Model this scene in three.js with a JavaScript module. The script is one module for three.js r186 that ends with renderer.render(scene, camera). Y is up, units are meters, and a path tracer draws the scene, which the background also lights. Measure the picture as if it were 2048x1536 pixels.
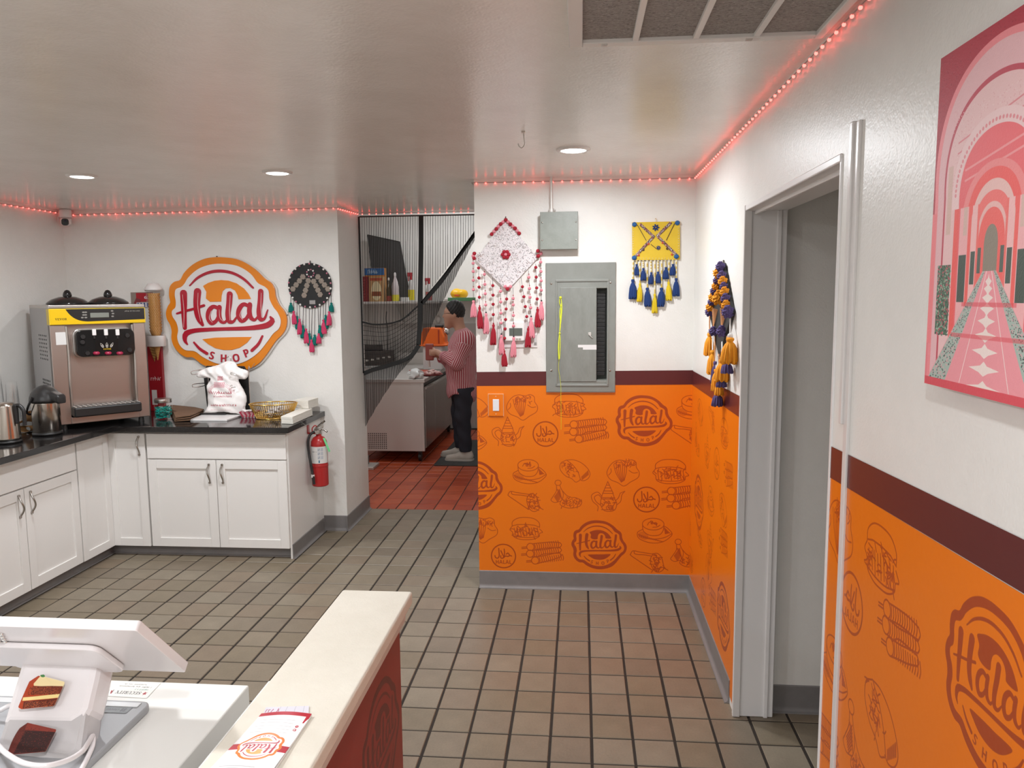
import * as THREE from 'three';
import { RoundedBoxGeometry } from 'three/addons/geometries/RoundedBoxGeometry.js';
import { mergeGeometries, mergeVertices } from 'three/addons/utils/BufferGeometryUtils.js';
import { RectAreaLightUniformsLib } from 'three/addons/lights/RectAreaLightUniformsLib.js';
import { FontLoader } from 'three/addons/loaders/FontLoader.js';
import { TextGeometry } from 'three/addons/geometries/TextGeometry.js';

// ---------------------------------------------------------------- camera, exposure, lights
RectAreaLightUniformsLib.init();
const scene = new THREE.Scene();
scene.background = new THREE.Color(0x000000);
const FPX = 1545, EYE = new THREE.Vector3(0, 1.7685, 0);
const camera = new THREE.PerspectiveCamera((2 * Math.atan(768 / FPX) * 180) / Math.PI, 2048 / 1536, 0.05, 60);
const RX = new THREE.Vector3(0.996037, -0.00895, -0.08849), RY = new THREE.Vector3(-0.001151, 0.993544, -0.113443), RZ = new THREE.Vector3(0.088934, 0.113095, 0.989596);
camera.quaternion.setFromRotationMatrix(new THREE.Matrix4().makeBasis(RX, RY, RZ));
camera.position.copy(EYE);
scene.add(camera);
const renderer = new THREE.WebGLRenderer({ antialias: true });
renderer.toneMapping = THREE.LinearToneMapping;
renderer.toneMappingExposure = 1.0;
renderer.shadowMap.enabled = true;
const LAMP_COLOR = new THREE.Color().setRGB(0.945, 0.975, 1.01);
const LAMP_POWER = 665, LAMP_SIZE = 0.12;
// ceiling fittings: the three in view and the rest of the same rows behind and beside the camera
const LAMPS = [[-0.036, -3.675], [-1.62, -4.11], [-2.703, -4.075], [-0.05, -0.05], [-1.7, -1.2], [-2.75, -1.2], [-0.05, 2.3], [-1.7, 1.3], [-2.75, 1.3]];
const KITCHEN_LAMPS = [[-2.3, -7.3], [-1.5, -9.4]];
const KITCHEN_POWER = 17;

// ---------------------------------------------------------------- helpers
let seed = 20240607;
const rnd = () => { seed = (seed + 0x6d2b79f5) | 0; let t = Math.imul(seed ^ (seed >>> 15), 1 | seed); t = (t + Math.imul(t ^ (t >>> 7), 61 | t)) ^ t; return ((t ^ (t >>> 14)) >>> 0) / 4294967296; };
const V = (x, y, z) => new THREE.Vector3(x, y, z), V2 = (x, y) => new THREE.Vector2(x, y);
// a photo pixel gives a direction; the surface that the thing touches gives the distance
const dirOf = (px, py) => V(0, 0, 0).addScaledVector(RX, (px - 1024) / FPX).addScaledVector(RY, -(py - 768) / FPX).addScaledVector(RZ, -1);
const onZ = (px, py, z) => { const d = dirOf(px, py); return d.multiplyScalar((z - EYE.z) / d.z).add(EYE); };
const onX = (px, py, x) => { const d = dirOf(px, py); return d.multiplyScalar((x - EYE.x) / d.x).add(EYE); };
const onY = (px, py, y) => { const d = dirOf(px, py); return d.multiplyScalar((y - EYE.y) / d.y).add(EYE); };
const onPlane = (px, py, p, n) => { const d = dirOf(px, py); return d.multiplyScalar(p.clone().sub(EYE).dot(n) / d.dot(n)).add(EYE); };
const zoomOf = (ox, oy, s) => (x, y) => [ox + x / s, oy + y / s];

const used = new Map();
function numbered(name) { const n = used.get(name) ?? 0; used.set(name, n + 1); return n ? name + '_' + String(n).padStart(3, '0') : name; }
const col = (c) => (Array.isArray(c) ? new THREE.Color().setRGB(...c) : new THREE.Color(c));
function mat(color, roughness = 0.6, o = {}) { return new THREE.MeshPhysicalMaterial({ color: col(color), roughness, ...o }); }
function mesh(name, geo, m, parent, pos, rot) {
  const o = new THREE.Mesh(geo, m); o.name = name; o.castShadow = o.receiveShadow = true;
  if (pos) o.position.set(...(pos.isVector3 ? pos.toArray() : pos)); if (rot) o.rotation.set(...rot);
  (parent ?? scene).add(o); return o;
}
function tag(o, label, category, group) { o.userData.label = label; o.userData.category = category; if (group) o.userData.group = group; return o; }
function thing(name, label, category, pos = [0, 0, 0], turn = 0, group) {
  const g = new THREE.Group(); g.name = numbered(name); g.position.set(...(pos.isVector3 ? pos.toArray() : pos)); g.rotation.y = turn; scene.add(g); return tag(g, label, category, group);
}
function struct(name, geo, m, pos) { const o = mesh(name, geo, m, scene, pos); o.userData.kind = 'structure'; return o; }
function structGroup(name) { const g = new THREE.Group(); g.name = name; g.userData.kind = 'structure'; scene.add(g); return g; }
// geometry makers
const bx = (x0, x1, y0, y1, z0, z1) => new THREE.BoxGeometry(x1 - x0, y1 - y0, z1 - z0).translate((x0 + x1) / 2, (y0 + y1) / 2, (z0 + z1) / 2);
const rbx = (x0, x1, y0, y1, z0, z1, r = 0.004, s = 2) => new RoundedBoxGeometry(x1 - x0, y1 - y0, z1 - z0, s, Math.min(r, (x1 - x0) / 2.01, (y1 - y0) / 2.01, (z1 - z0) / 2.01)).translate((x0 + x1) / 2, (y0 + y1) / 2, (z0 + z1) / 2);
const cyl = (r0, r1, h, n = 24) => new THREE.CylinderGeometry(r0, r1, h, n);
const lathe = (pts, n = 32) => new THREE.LatheGeometry(pts.map((p) => V2(p[0], p[1])), n);
const sph = (r, a = 12, b = 8) => new THREE.SphereGeometry(r, a, b);
const tube = (pts, r, n = 24, m = 6, closed = false) => new THREE.TubeGeometry(new THREE.CatmullRomCurve3(pts.map((p) => (p.isVector3 ? p : V(...p))), closed, 'centripetal'), n, r, m, closed);
function rod(a, b, r, m = 6, r2 = r) {
  const d = b.clone().sub(a), g = new THREE.CylinderGeometry(r2, r, d.length(), m);
  return g.applyQuaternion(new THREE.Quaternion().setFromUnitVectors(V(0, 1, 0), d.clone().normalize())).translate((a.x + b.x) / 2, (a.y + b.y) / 2, (a.z + b.z) / 2);
}
function merge(list) {
  return mergeGeometries(list.map((g) => { const c = g.index ? g.toNonIndexed() : g.clone(); for (const k of Object.keys(c.attributes)) if (!['position', 'normal', 'uv'].includes(k)) c.deleteAttribute(k); if (!c.attributes.uv) c.setAttribute('uv', new THREE.BufferAttribute(new Float32Array(c.attributes.position.count * 2), 2)); return c; }), false);
}
function extrude(shape, depth, bevel = 0, o = {}) { return new THREE.ExtrudeGeometry(shape, { depth, bevelEnabled: bevel > 0, bevelSize: bevel, bevelThickness: bevel, bevelSegments: 2, curveSegments: 16, ...o }); }
const shapeOf = (pts) => new THREE.Shape(pts.map((p) => (p.isVector2 ? p : V2(p[0], p[1]))));
function smoothShape(pts, n = 120) { const c = new THREE.CatmullRomCurve3(pts.map((p) => V(p[0], p[1], 0)), true, 'centripetal'); return new THREE.Shape(c.getPoints(n).slice(0, -1).map((p) => V2(p.x, p.y))); }
function rrShape(w, h, r) { const s = new THREE.Shape(), x = -w / 2, y = -h / 2; s.moveTo(x + r, y); s.lineTo(x + w - r, y); s.quadraticCurveTo(x + w, y, x + w, y + r); s.lineTo(x + w, y + h - r); s.quadraticCurveTo(x + w, y + h, x + w - r, y + h); s.lineTo(x + r, y + h); s.quadraticCurveTo(x, y + h, x, y + h - r); s.lineTo(x, y + r); s.quadraticCurveTo(x, y, x + r, y); return s; }
// a brush stroke with width along a smooth path, as an outline
function strokeOutline(pts, widths, n = 28) {
  const c = new THREE.CatmullRomCurve3(pts.map((p) => V(p[0], p[1], 0)), false, 'centripetal'), L = [], R = [];
  for (let i = 0; i <= n; i++) {
    const t = i / n, p = c.getPoint(t), d = c.getTangent(t), k = t * (widths.length - 1), a = Math.floor(k), b = Math.min(a + 1, widths.length - 1), w = (widths[a] + (widths[b] - widths[a]) * (k - a)) / 2;
    L.push([p.x - d.y * w, p.y + d.x * w]); R.push([p.x + d.y * w, p.y - d.x * w]);
    if (i === n) for (let q = 1; q < 5; q++) { const an = Math.PI / 2 - (q * Math.PI) / 5, cx = Math.cos(an), sx = Math.sin(an); L.push([p.x + w * (d.x * cx - d.y * sx), p.y + w * (d.y * cx + d.x * sx)]); }
    if (i === 0) { const caps = []; for (let q = 1; q < 5; q++) { const an = Math.PI / 2 + (q * Math.PI) / 5, cx = Math.cos(an), sx = Math.sin(an); caps.push([p.x + w * (d.x * cx - d.y * sx), p.y + w * (d.y * cx + d.x * sx)]); } L.start = caps.reverse(); }
  }
  return [...L.start, ...L, ...R.reverse()];
}
// textures
function canvasTex(w, h, draw, srgb = true) {
  const c = document.createElement('canvas'); c.width = w; c.height = h; const x = c.getContext('2d'); draw(x, w, h);
  const t = new THREE.CanvasTexture(c); if (srgb) t.colorSpace = THREE.SRGBColorSpace; t.wrapS = t.wrapT = THREE.RepeatWrapping; return t;
}
function noiseTex(n, f, srgb = false) {
  const d = new Uint8Array(n * n * 4);
  for (let i = 0; i < n * n; i++) { const v = f(i % n, (i / n) | 0); d[i * 4] = v[0]; d[i * 4 + 1] = v[1]; d[i * 4 + 2] = v[2]; d[i * 4 + 3] = 255; }
  const t = new THREE.DataTexture(d, n, n); t.wrapS = t.wrapT = THREE.RepeatWrapping; t.magFilter = THREE.LinearFilter; if (srgb) t.colorSpace = THREE.SRGBColorSpace; t.needsUpdate = true; return t;
}
function valueNoise(n, cells, s = 1) { // tileable
  let z = s * 7919; const r = () => { z = (z * 1664525 + 1013904223) >>> 0; return z / 4294967296; };
  const g = Array.from({ length: cells * cells }, r), sm = (t) => t * t * (3 - 2 * t);
  return (x, y) => { const fx = (x / n) * cells, fy = (y / n) * cells, ix = Math.floor(fx), iy = Math.floor(fy), tx = sm(fx - ix), ty = sm(fy - iy), q = (a, b) => g[(((b % cells) + cells) % cells) * cells + (((a % cells) + cells) % cells)]; return (q(ix, iy) * (1 - tx) + q(ix + 1, iy) * tx) * (1 - ty) + (q(ix, iy + 1) * (1 - tx) + q(ix + 1, iy + 1) * tx) * ty; };
}
const clone = (t, rx, ry) => { const c = t.clone(); c.repeat.set(rx, ry); c.needsUpdate = true; return c; };
// uv in metres from two axes
function planarUV(g, ax, ay, s = 1) { const p = g.attributes.position, uv = new Float32Array(p.count * 2); for (let i = 0; i < p.count; i++) { const v = [p.getX(i), p.getY(i), p.getZ(i)]; uv[i * 2] = v[ax] * s; uv[i * 2 + 1] = v[ay] * s; } g.setAttribute('uv', new THREE.BufferAttribute(uv, 2)); return g; }
function boxUV(g, s = 1) { const p = g.attributes.position, n = g.attributes.normal, uv = new Float32Array(p.count * 2); for (let i = 0; i < p.count; i++) { const a = [Math.abs(n.getX(i)), Math.abs(n.getY(i)), Math.abs(n.getZ(i))], v = [p.getX(i), p.getY(i), p.getZ(i)], k = a.indexOf(Math.max(...a)); uv[i * 2] = (k === 0 ? v[2] : v[0]) * s; uv[i * 2 + 1] = (k === 1 ? v[2] : v[1]) * s; } g.setAttribute('uv', new THREE.BufferAttribute(uv, 2)); return g; }
// a flat quad from four corners (bottom left, bottom right, top right, top left as seen from its front)
function quad(a, b, c, d) { const g = new THREE.BufferGeometry(); g.setAttribute('position', new THREE.Float32BufferAttribute([a, b, c, d].flatMap((p) => p.toArray()), 3)); g.setAttribute('uv', new THREE.Float32BufferAttribute([0, 0, 1, 0, 1, 1, 0, 1], 2)); g.setIndex([0, 1, 2, 0, 2, 3]); g.computeVertexNormals(); return g; }
// smooth surface of a distance field (surface nets)
function fieldGeo(f, lo, hi, cell) {
  const n = [0, 1, 2].map((k) => Math.ceil((hi[k] - lo[k]) / cell) + 1), at = (i, j, k) => i + n[0] * (j + n[1] * k), val = new Float32Array(n[0] * n[1] * n[2]);
  for (let k = 0; k < n[2]; k++) for (let j = 0; j < n[1]; j++) for (let i = 0; i < n[0]; i++) val[at(i, j, k)] = f(lo[0] + i * cell, lo[1] + j * cell, lo[2] + k * cell);
  const id = new Int32Array(val.length).fill(-1), P = [], I = [];
  for (let k = 0; k < n[2] - 1; k++) for (let j = 0; j < n[1] - 1; j++) for (let i = 0; i < n[0] - 1; i++) {
    let m = 0, sx = 0, sy = 0, sz = 0, cnt = 0; const c = [];
    for (let q = 0; q < 8; q++) { c[q] = val[at(i + (q & 1), j + ((q >> 1) & 1), k + (q >> 2))]; if (c[q] < 0) m |= 1 << q; }
    if (m === 0 || m === 255) continue;
    for (let q = 0; q < 8; q++) for (const b of [1, 2, 4]) if (!(q & b)) { const r = q | b; if (c[q] < 0 !== c[r] < 0) { const t = c[q] / (c[q] - c[r]); sx += (q & 1) + (b === 1 ? t : 0); sy += ((q >> 1) & 1) + (b === 2 ? t : 0); sz += (q >> 2) + (b === 4 ? t : 0); cnt++; } }
    id[at(i, j, k)] = P.length / 3; P.push(lo[0] + (i + sx / cnt) * cell, lo[1] + (j + sy / cnt) * cell, lo[2] + (k + sz / cnt) * cell);
  }
  const q4 = (a, b, c, d, flip) => { if (Math.min(a, b, c, d) < 0) return; flip ? I.push(a, c, b, a, d, c) : I.push(a, b, c, a, c, d); };
  for (let k = 1; k < n[2] - 1; k++) for (let j = 1; j < n[1] - 1; j++) for (let i = 1; i < n[0] - 1; i++) {
    const s = val[at(i, j, k)] < 0;
    if (s !== val[at(i + 1, j, k)] < 0) q4(id[at(i, j - 1, k - 1)], id[at(i, j, k - 1)], id[at(i, j, k)], id[at(i, j - 1, k)], !s);
    if (s !== val[at(i, j + 1, k)] < 0) q4(id[at(i - 1, j, k - 1)], id[at(i, j, k - 1)], id[at(i, j, k)], id[at(i - 1, j, k)], s);
    if (s !== val[at(i, j, k + 1)] < 0) q4(id[at(i - 1, j - 1, k)], id[at(i, j - 1, k)], id[at(i, j, k)], id[at(i - 1, j, k)], !s);
  }
  const g = new THREE.BufferGeometry(); g.setAttribute('position', new THREE.Float32BufferAttribute(P, 3)); g.setAttribute('uv', new THREE.Float32BufferAttribute(new Float32Array((P.length / 3) * 2), 2)); g.setIndex(I); g.computeVertexNormals(); return g;
}
const font = await new FontLoader().loadAsync('fonts/droid/droid_sans_bold.typeface.json');
// ---------------------------------------------------------------- the shop's mark and the printed drawings
// logo outline data, in units where the mark is about 1.98 wide, y up, origin at its middle
const LG = (pts) => pts.map(([x, y]) => [(x - 752) / 600, -(y - 725) / 600]);
const LOGO = {
  outer: LG([[740, 190], [900, 215], [1050, 300], [1150, 395], [1205, 432], [1236, 485], [1245, 560], [1278, 640], [1322, 695], [1345, 770], [1330, 860], [1290, 920], [1240, 965], [1195, 1020], [1120, 1120], [1040, 1200], [930, 1250], [800, 1275], [690, 1270], [590, 1245], [480, 1192], [400, 1133], [335, 1130], [268, 1090], [215, 1020], [198, 950], [205, 880], [193, 820], [163, 760], [160, 700], [183, 642], [207, 608], [200, 540], [215, 455], [258, 415], [315, 398], [362, 330], [450, 255], [560, 205], [650, 190]]),
  white: LG([[740, 250], [900, 275], [1020, 350], [1085, 435], [1150, 470], [1182, 505], [1190, 585], [1225, 660], [1265, 715], [1290, 790], [1270, 860], [1215, 905], [1150, 985], [1060, 1085], [950, 1160], [840, 1198], [740, 1206], [620, 1184], [500, 1125], [430, 1075], [330, 1060], [280, 1010], [262, 940], [275, 870], [262, 800], [225, 735], [225, 690], [260, 655], [268, 600], [262, 540], [275, 485], [330, 462], [365, 430], [400, 380], [500, 300], [620, 258]]),
  sun: LG([[550, 455], [600, 428], [665, 408], [730, 402], [800, 408], [880, 435], [950, 485], [990, 535], [1012, 580], [892, 582], [885, 545], [862, 500], [815, 475], [770, 478], [738, 505], [724, 550], [718, 602], [610, 604], [572, 572], [580, 510]]),
  bowl: LG([[515, 960], [640, 946], [800, 942], [1000, 940], [955, 992], [880, 1040], [800, 1062], [720, 1062], [640, 1045], [570, 1006]]),
};
const STROKES = [ // points, widths, kind
  [[[352, 522], [350, 620], [345, 730], [346, 850]], [66, 58, 48, 36], 'letter'],
  [[[492, 508], [478, 620], [480, 720], [500, 780], [524, 822]], [68, 62, 56, 50, 26], 'letter'],
  [[[275, 713], [350, 692], [450, 668], [548, 638]], [14, 20, 20, 22], 'letter'],
  [[[690, 668], [640, 650], [595, 690], [585, 760], [612, 805], [655, 790], [690, 730]], [30, 34, 42, 44, 40, 30, 22], 'letter'],
  [[[700, 655], [692, 730], [708, 785], [742, 800], [775, 765]], [40, 42, 38, 24, 10], 'letter'],
  [[[808, 535], [798, 620], [780, 730], [790, 790], [825, 795], [868, 745]], [54, 52, 46, 42, 24, 10], 'letter'],
  [[[990, 650], [940, 630], [895, 672], [884, 740], [910, 785], [952, 770], [990, 710]], [30, 34, 42, 44, 40, 30, 22], 'letter'],
  [[[1000, 632], [992, 710], [1008, 762], [1040, 778], [1072, 745]], [40, 42, 38, 24, 10], 'letter'],
  [[[1112, 512], [1104, 600], [1086, 710], [1098, 772], [1132, 770], [1172, 685]], [48, 48, 44, 40, 22, 8], 'letter'],
  [[[362, 1008], [340, 970], [350, 910], [420, 880], [560, 868], [740, 862], [920, 858], [1060, 848], [1170, 825], [1212, 785], [1195, 752]], [10, 34, 52, 40, 34, 30, 34, 44, 52, 46, 16], 'letter'],
  [[[418, 450], [500, 378], [610, 330], [720, 316], [840, 335], [950, 392], [1038, 476]], [10, 20, 24, 26, 24, 22, 16], 'arc'],
  [[[430, 990], [482, 1048], [552, 1095]], [16, 24, 26], 'arc'],
  [[[1108, 932], [1066, 1005], [998, 1068]], [16, 24, 26], 'arc'],
].map(([p, w, k]) => ({ pts: LG(p), w: w.map((v) => v / 600), kind: k }));
const SHINE = [[[[345, 535], [350, 700], [338, 845]]], [[[500, 520], [490, 650], [510, 790]]], [[[620, 690], [598, 760], [625, 800]]], [[[700, 680], [705, 760], [735, 790]]], [[[815, 545], [800, 690], [800, 780]]], [[[915, 690], [902, 740], [925, 775]]], [[[1120, 525], [1110, 650], [1112, 755]]]].map((s) => LG(s[0]));
const SHOP = [['S', 600, 1115, 0.32], ['H', 715, 1143, 0.06], ['O', 838, 1138, -0.14], ['P', 943, 1092, -0.34]].map(([c, x, y, r]) => [c, (x - 752) / 600, -(y - 725) / 600, r]);
const SHOPK = 0.125;
// flat print of the mark: c.outer, c.white, c.sun, c.letter fill styles (null leaves a hole of whatever is below)
function printLogo(x, cx, cy, R, c, sx = 1) {
  x.save(); x.translate(cx, cy); x.scale(R * sx, -R);
  const fill = (pts, f) => { if (!f) return; const q = new THREE.CatmullRomCurve3(pts.map((p) => V(p[0], p[1], 0)), true, 'centripetal').getPoints(140); x.beginPath(); q.forEach((p, i) => (i ? x.lineTo(p.x, p.y) : x.moveTo(p.x, p.y))); x.closePath(); x.fillStyle = f; x.fill(); };
  fill(LOGO.outer, c.outer); fill(LOGO.white, c.white); fill(LOGO.sun, c.sun); fill(LOGO.bowl, c.sun);
  for (const s of STROKES) { const o = strokeOutline(s.pts, s.w); x.beginPath(); o.forEach((p, i) => (i ? x.lineTo(p[0], p[1]) : x.moveTo(p[0], p[1]))); x.closePath(); x.fillStyle = c.letter; x.fill(); }
  x.fillStyle = c.letter; x.font = 'bold 100px sans-serif'; x.textAlign = 'center'; x.textBaseline = 'middle';
  for (const [ch, px, py, r] of SHOP) { x.save(); x.translate(px, py); x.rotate(r * -1); x.scale(SHOPK / 75, -SHOPK / 75); x.fillText(ch, 0, 0); x.restore(); }
  x.restore();
}
// line drawings in a box of about -1..1, y down
const curve = (x, pts, close) => { const c = new THREE.CatmullRomCurve3(pts.map((p) => V(p[0], p[1], 0)), !!close, 'centripetal').getPoints(pts.length * 8); x.beginPath(); c.forEach((p, i) => (i ? x.lineTo(p.x, p.y) : x.moveTo(p.x, p.y))); if (close) x.closePath(); x.stroke(); };
const line = (x, ...p) => { x.beginPath(); p.forEach((q, i) => (i ? x.lineTo(q[0], q[1]) : x.moveTo(q[0], q[1]))); x.stroke(); };
function squiggles(x, n, f, k = 0.09) { for (let i = 0; i < n; i++) { const p = f(rnd(), rnd()); if (!p) continue; const a = rnd() * 6.28, b = a + 1.4 * (rnd() - 0.5); curve(x, [[p[0], p[1]], [p[0] + k * Math.cos(a), p[1] + k * Math.sin(a)], [p[0] + k * (Math.cos(a) + Math.cos(b)), p[1] + k * (Math.sin(a) + Math.sin(b))]]); } }
// print too small to read: a row of letter-like marks
function marks(x, x0, y0, w, h, color) { x.save(); x.strokeStyle = color; x.lineWidth = Math.max(1, h * 0.16); for (let q = x0; q < x0 + w; q += h * 0.55) { if (rnd() < 0.12) continue; const k = h * 0.35; x.beginPath(); x.moveTo(q, y0); x.lineTo(q + k * (rnd() - 0.2), y0 - h * (0.6 + 0.4 * rnd())); x.lineTo(q + k, y0 - h * rnd()); x.stroke(); } x.restore(); }
const ICON = {
  burger(x) {
    curve(x, [[-0.82, -0.18], [-0.8, -0.42], [-0.5, -0.64], [0, -0.7], [0.5, -0.62], [0.78, -0.38], [0.8, -0.12]]); line(x, [-0.82, -0.18], [-0.5, -0.26], [0, -0.28], [0.5, -0.24], [0.8, -0.12]);
    curve(x, [[-0.82, -0.15], [-0.95, 0.05], [-0.8, 0.2], [-0.75, 0.45], [-0.4, 0.62], [0, 0.65], [0.45, 0.6], [0.78, 0.42], [0.8, 0.25], [0.97, 0.18], [0.8, -0.02]]);
    squiggles(x, 46, (a, b) => [-0.78 + a * 1.5, -0.2 + b * 0.68], 0.1); for (let i = 0; i < 9; i++) line(x, [-0.7 + i * 0.17, -0.1 + 0.1 * rnd()], [-0.62 + i * 0.17, 0.35 + 0.12 * rnd()]);
    curve(x, [[-0.75, 0.42], [-0.3, 0.5], [0.3, 0.5], [0.78, 0.4]]);
  },
  pita(x) {
    curve(x, [[-0.95, 0.1], [-0.85, -0.25], [-0.55, -0.6], [-0.2, -0.72], [0.2, -0.66], [0.5, -0.74], [0.75, -0.6], [0.78, -0.3], [0.95, 0], [0.9, 0.3], [0.45, 0.6], [0.05, 0.85], [-0.3, 0.65], [-0.75, 0.45]], true);
    for (let i = 0; i < 7; i++) curve(x, [[-0.55 + i * 0.13, -0.45], [-0.42 + i * 0.1, 0.05], [-0.1 + i * 0.03, 0.62 - i * 0.02]]);
    squiggles(x, 26, (a, b) => [-0.4 + a * 1.1, -0.62 + b * 0.35], 0.1); curve(x, [[0.35, -0.1], [0.6, 0.05], [0.85, 0.02]]); curve(x, [[-0.85, 0.2], [-0.7, 0], [-0.72, -0.2]]);
  },
  teapot(x) {
    curve(x, [[-0.3, -0.28], [-0.4, 0.05], [-0.42, 0.4], [-0.25, 0.72], [0.1, 0.8], [0.4, 0.68], [0.5, 0.35], [0.38, 0.02], [0.28, -0.28]]); line(x, [-0.32, -0.28], [0.3, -0.28]); line(x, [-0.26, -0.42], [0.24, -0.42]);
    line(x, [-0.3, -0.28], [-0.02, -0.98], [0.3, -0.28]); line(x, [-0.18, -0.6], [0.14, -0.6]); line(x, [-0.1, -0.76], [0.07, -0.76]);
    curve(x, [[-0.35, -0.1], [-0.6, -0.34], [-0.95, -0.15], [-0.88, 0.2], [-0.58, 0.5], [-0.6, 0.78]]); curve(x, [[-0.38, 0], [-0.55, -0.18], [-0.78, -0.05], [-0.7, 0.2], [-0.45, 0.42]]);
    curve(x, [[0.5, 0.4], [0.72, 0.2], [0.8, -0.2], [0.95, -0.4]]); curve(x, [[0.42, 0.15], [0.58, 0], [0.7, -0.3]]); line(x, [0.7, -0.3], [0.97, -0.42]);
    squiggles(x, 30, (a, b) => [-0.34 + a * 0.74, 0.05 + b * 0.6], 0.09); for (const y of [-0.02, 0.06, 0.7]) line(x, [-0.38, y], [0.4, y]);
  },
  badge(x) {
    const lw = x.lineWidth; x.lineWidth = 0.09; x.beginPath(); x.arc(0, 0, 0.93, 0, 7); x.stroke(); x.lineWidth = 0.085;
    // ha, lam-alif, lam, read from right to left
    curve(x, [[0.22, -0.16], [0.34, -0.24], [0.5, -0.06], [0.63, -0.02]]); curve(x, [[0.5, -0.06], [0.34, 0.02], [0.16, 0.0], [0.02, 0.12]]);
    curve(x, [[0.06, -0.55], [0.08, -0.3], [0.06, 0.0], [0.0, 0.12], [-0.12, 0.18], [-0.22, 0.1], [-0.2, -0.02]]); curve(x, [[-0.2, -0.42], [-0.1, -0.2], [0.02, 0.05]]);
    curve(x, [[-0.36, -0.6], [-0.34, -0.3], [-0.34, 0.02], [-0.46, 0.18], [-0.62, 0.12], [-0.66, -0.02]]);
    x.lineWidth = lw; x.font = 'bold 100px sans-serif'; x.textAlign = 'center'; x.textBaseline = 'middle'; x.save(); x.translate(0, 0.47); x.scale(0.0041, 0.0041); x.fillText('HALAL', 0, 0); x.restore();
  },
  kebab(x) {
    for (let r = 0; r < 3; r++) {
      const y = -0.42 + r * 0.36, x0 = -0.62 + (r === 1 ? -0.02 : r * 0.12); x.beginPath(); x.arc(x0, y, 0.19, 0, 7); x.stroke(); line(x, [x0 - 0.45, y + 0.03], [x0 - 0.19, y]); line(x, [x0 - 0.45, y + 0.1], [x0 - 0.17, y + 0.07]);
      curve(x, [[x0 + 0.1, y - 0.17], [0, y - 0.24 - 0.05 * r], [0.5, y - 0.28 - 0.06 * r], [0.9, y - 0.26 - 0.08 * r]]); curve(x, [[x0 + 0.1, y + 0.17], [0, y + 0.14 - 0.03 * r], [0.5, y + 0.04 - 0.05 * r], [0.92, y - 0.02 - 0.1 * r]]);
      for (let i = 0; i < 12; i++) { const q = x0 + 0.2 + i * 0.11, yy = y - 0.04 * i * 0.4; curve(x, [[q, yy - 0.18], [q + 0.05, yy], [q + 0.02, yy + 0.13]]); }
      curve(x, [[0.9, y - 0.26 - 0.08 * r], [0.98, y - 0.15 - 0.08 * r], [0.92, y - 0.02 - 0.1 * r]]);
    }
  },
  hummus(x) {
    x.beginPath(); x.ellipse(-0.08, -0.4, 0.6, 0.34, 0, 0, 7); x.stroke(); curve(x, [[-0.68, -0.38], [-0.62, 0], [-0.35, 0.22], [-0.05, 0.27], [0.3, 0.2], [0.48, -0.05], [0.52, -0.36]]);
    curve(x, [[-0.68, -0.08], [-0.95, 0.1], [-0.9, 0.4], [-0.5, 0.62], [0, 0.7], [0.5, 0.6], [0.85, 0.35], [0.98, 0.15], [0.7, -0.2], [0.5, -0.3]]); curve(x, [[-0.9, 0.2], [-0.45, 0.42], [0.1, 0.46], [0.6, 0.35], [0.95, 0.14]]);
    curve(x, [[-0.4, -0.34], [-0.3, -0.5], [-0.1, -0.52]]); curve(x, [[0.3, -0.35], [0.15, -0.25], [-0.1, -0.22]]); x.fillRect(-0.2, -0.5, 0.3, 0.07); squiggles(x, 12, (a, b) => [-0.25 + a * 0.4, -0.52 + b * 0.14], 0.05);
    for (let i = 0; i < 14; i++) line(x, [-0.9 + i * 0.1, 0.2 + 0.03 * i], [-0.82 + i * 0.1, 0.36 + 0.02 * i]); for (let i = 0; i < 7; i++) line(x, [0.55 + i * 0.05, -0.2 + i * 0.05], [0.6 + i * 0.04, 0.15 - i * 0.01]);
    x.globalAlpha = 0.35; x.beginPath(); x.ellipse(-0.62, 0.28, 0.3, 0.22, 0.5, 0, 7); x.fill(); x.globalAlpha = 1;
  },
  sandwich(x) {
    curve(x, [[-0.55, -0.7], [-0.1, -0.72], [0.45, -0.5], [0.85, -0.1], [0.95, 0.22], [0.8, 0.5], [0.5, 0.62], [0.3, 0.55]]); curve(x, [[-0.5, -0.68], [-0.1, -0.35], [0.2, 0.1], [0.35, 0.55]]);
    curve(x, [[-0.55, -0.7], [-0.9, -0.5], [-0.95, -0.15], [-0.78, 0.15], [-0.55, 0.35], [-0.2, 0.5], [0.05, 0.72], [0.3, 0.6]]); squiggles(x, 34, (a, b) => { const px = -0.85 + a * 1.1, py = -0.6 + b * 1.1; return py > px * 0.9 - 0.05 && py < px + 0.7 ? [px, py] : [-0.6 + a * 0.4, -0.5 + b * 0.6]; }, 0.1);
    for (let i = 0; i < 9; i++) line(x, [0.45 + i * 0.05, 0.56 - i * 0.04], [0.42 + i * 0.05, 0.36 - i * 0.05]);
  },
  wrap(x) {
    curve(x, [[-0.98, -0.3], [-0.85, -0.5], [-0.5, -0.45], [0, -0.38], [0.3, -0.34]]); line(x, [-0.98, -0.3], [-0.9, -0.22], [0.15, 0.5]); curve(x, [[-0.78, -0.48], [-0.75, -0.36], [-0.2, -0.3], [0.1, -0.25]]);
    curve(x, [[0.22, -0.35], [0.08, -0.1], [0.12, 0.25], [0.3, 0.55], [0.5, 0.62], [0.75, 0.45], [0.72, 0.1], [0.6, -0.25], [0.4, -0.4]], true); squiggles(x, 36, (a, b) => [0.16 + a * 0.5, -0.3 + b * 0.8], 0.09); line(x, [0.7, 0.35], [0.98, 0.5]); line(x, [0.72, 0.25], [0.85, 0.42]);
  },
  chicken(x) {
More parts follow.
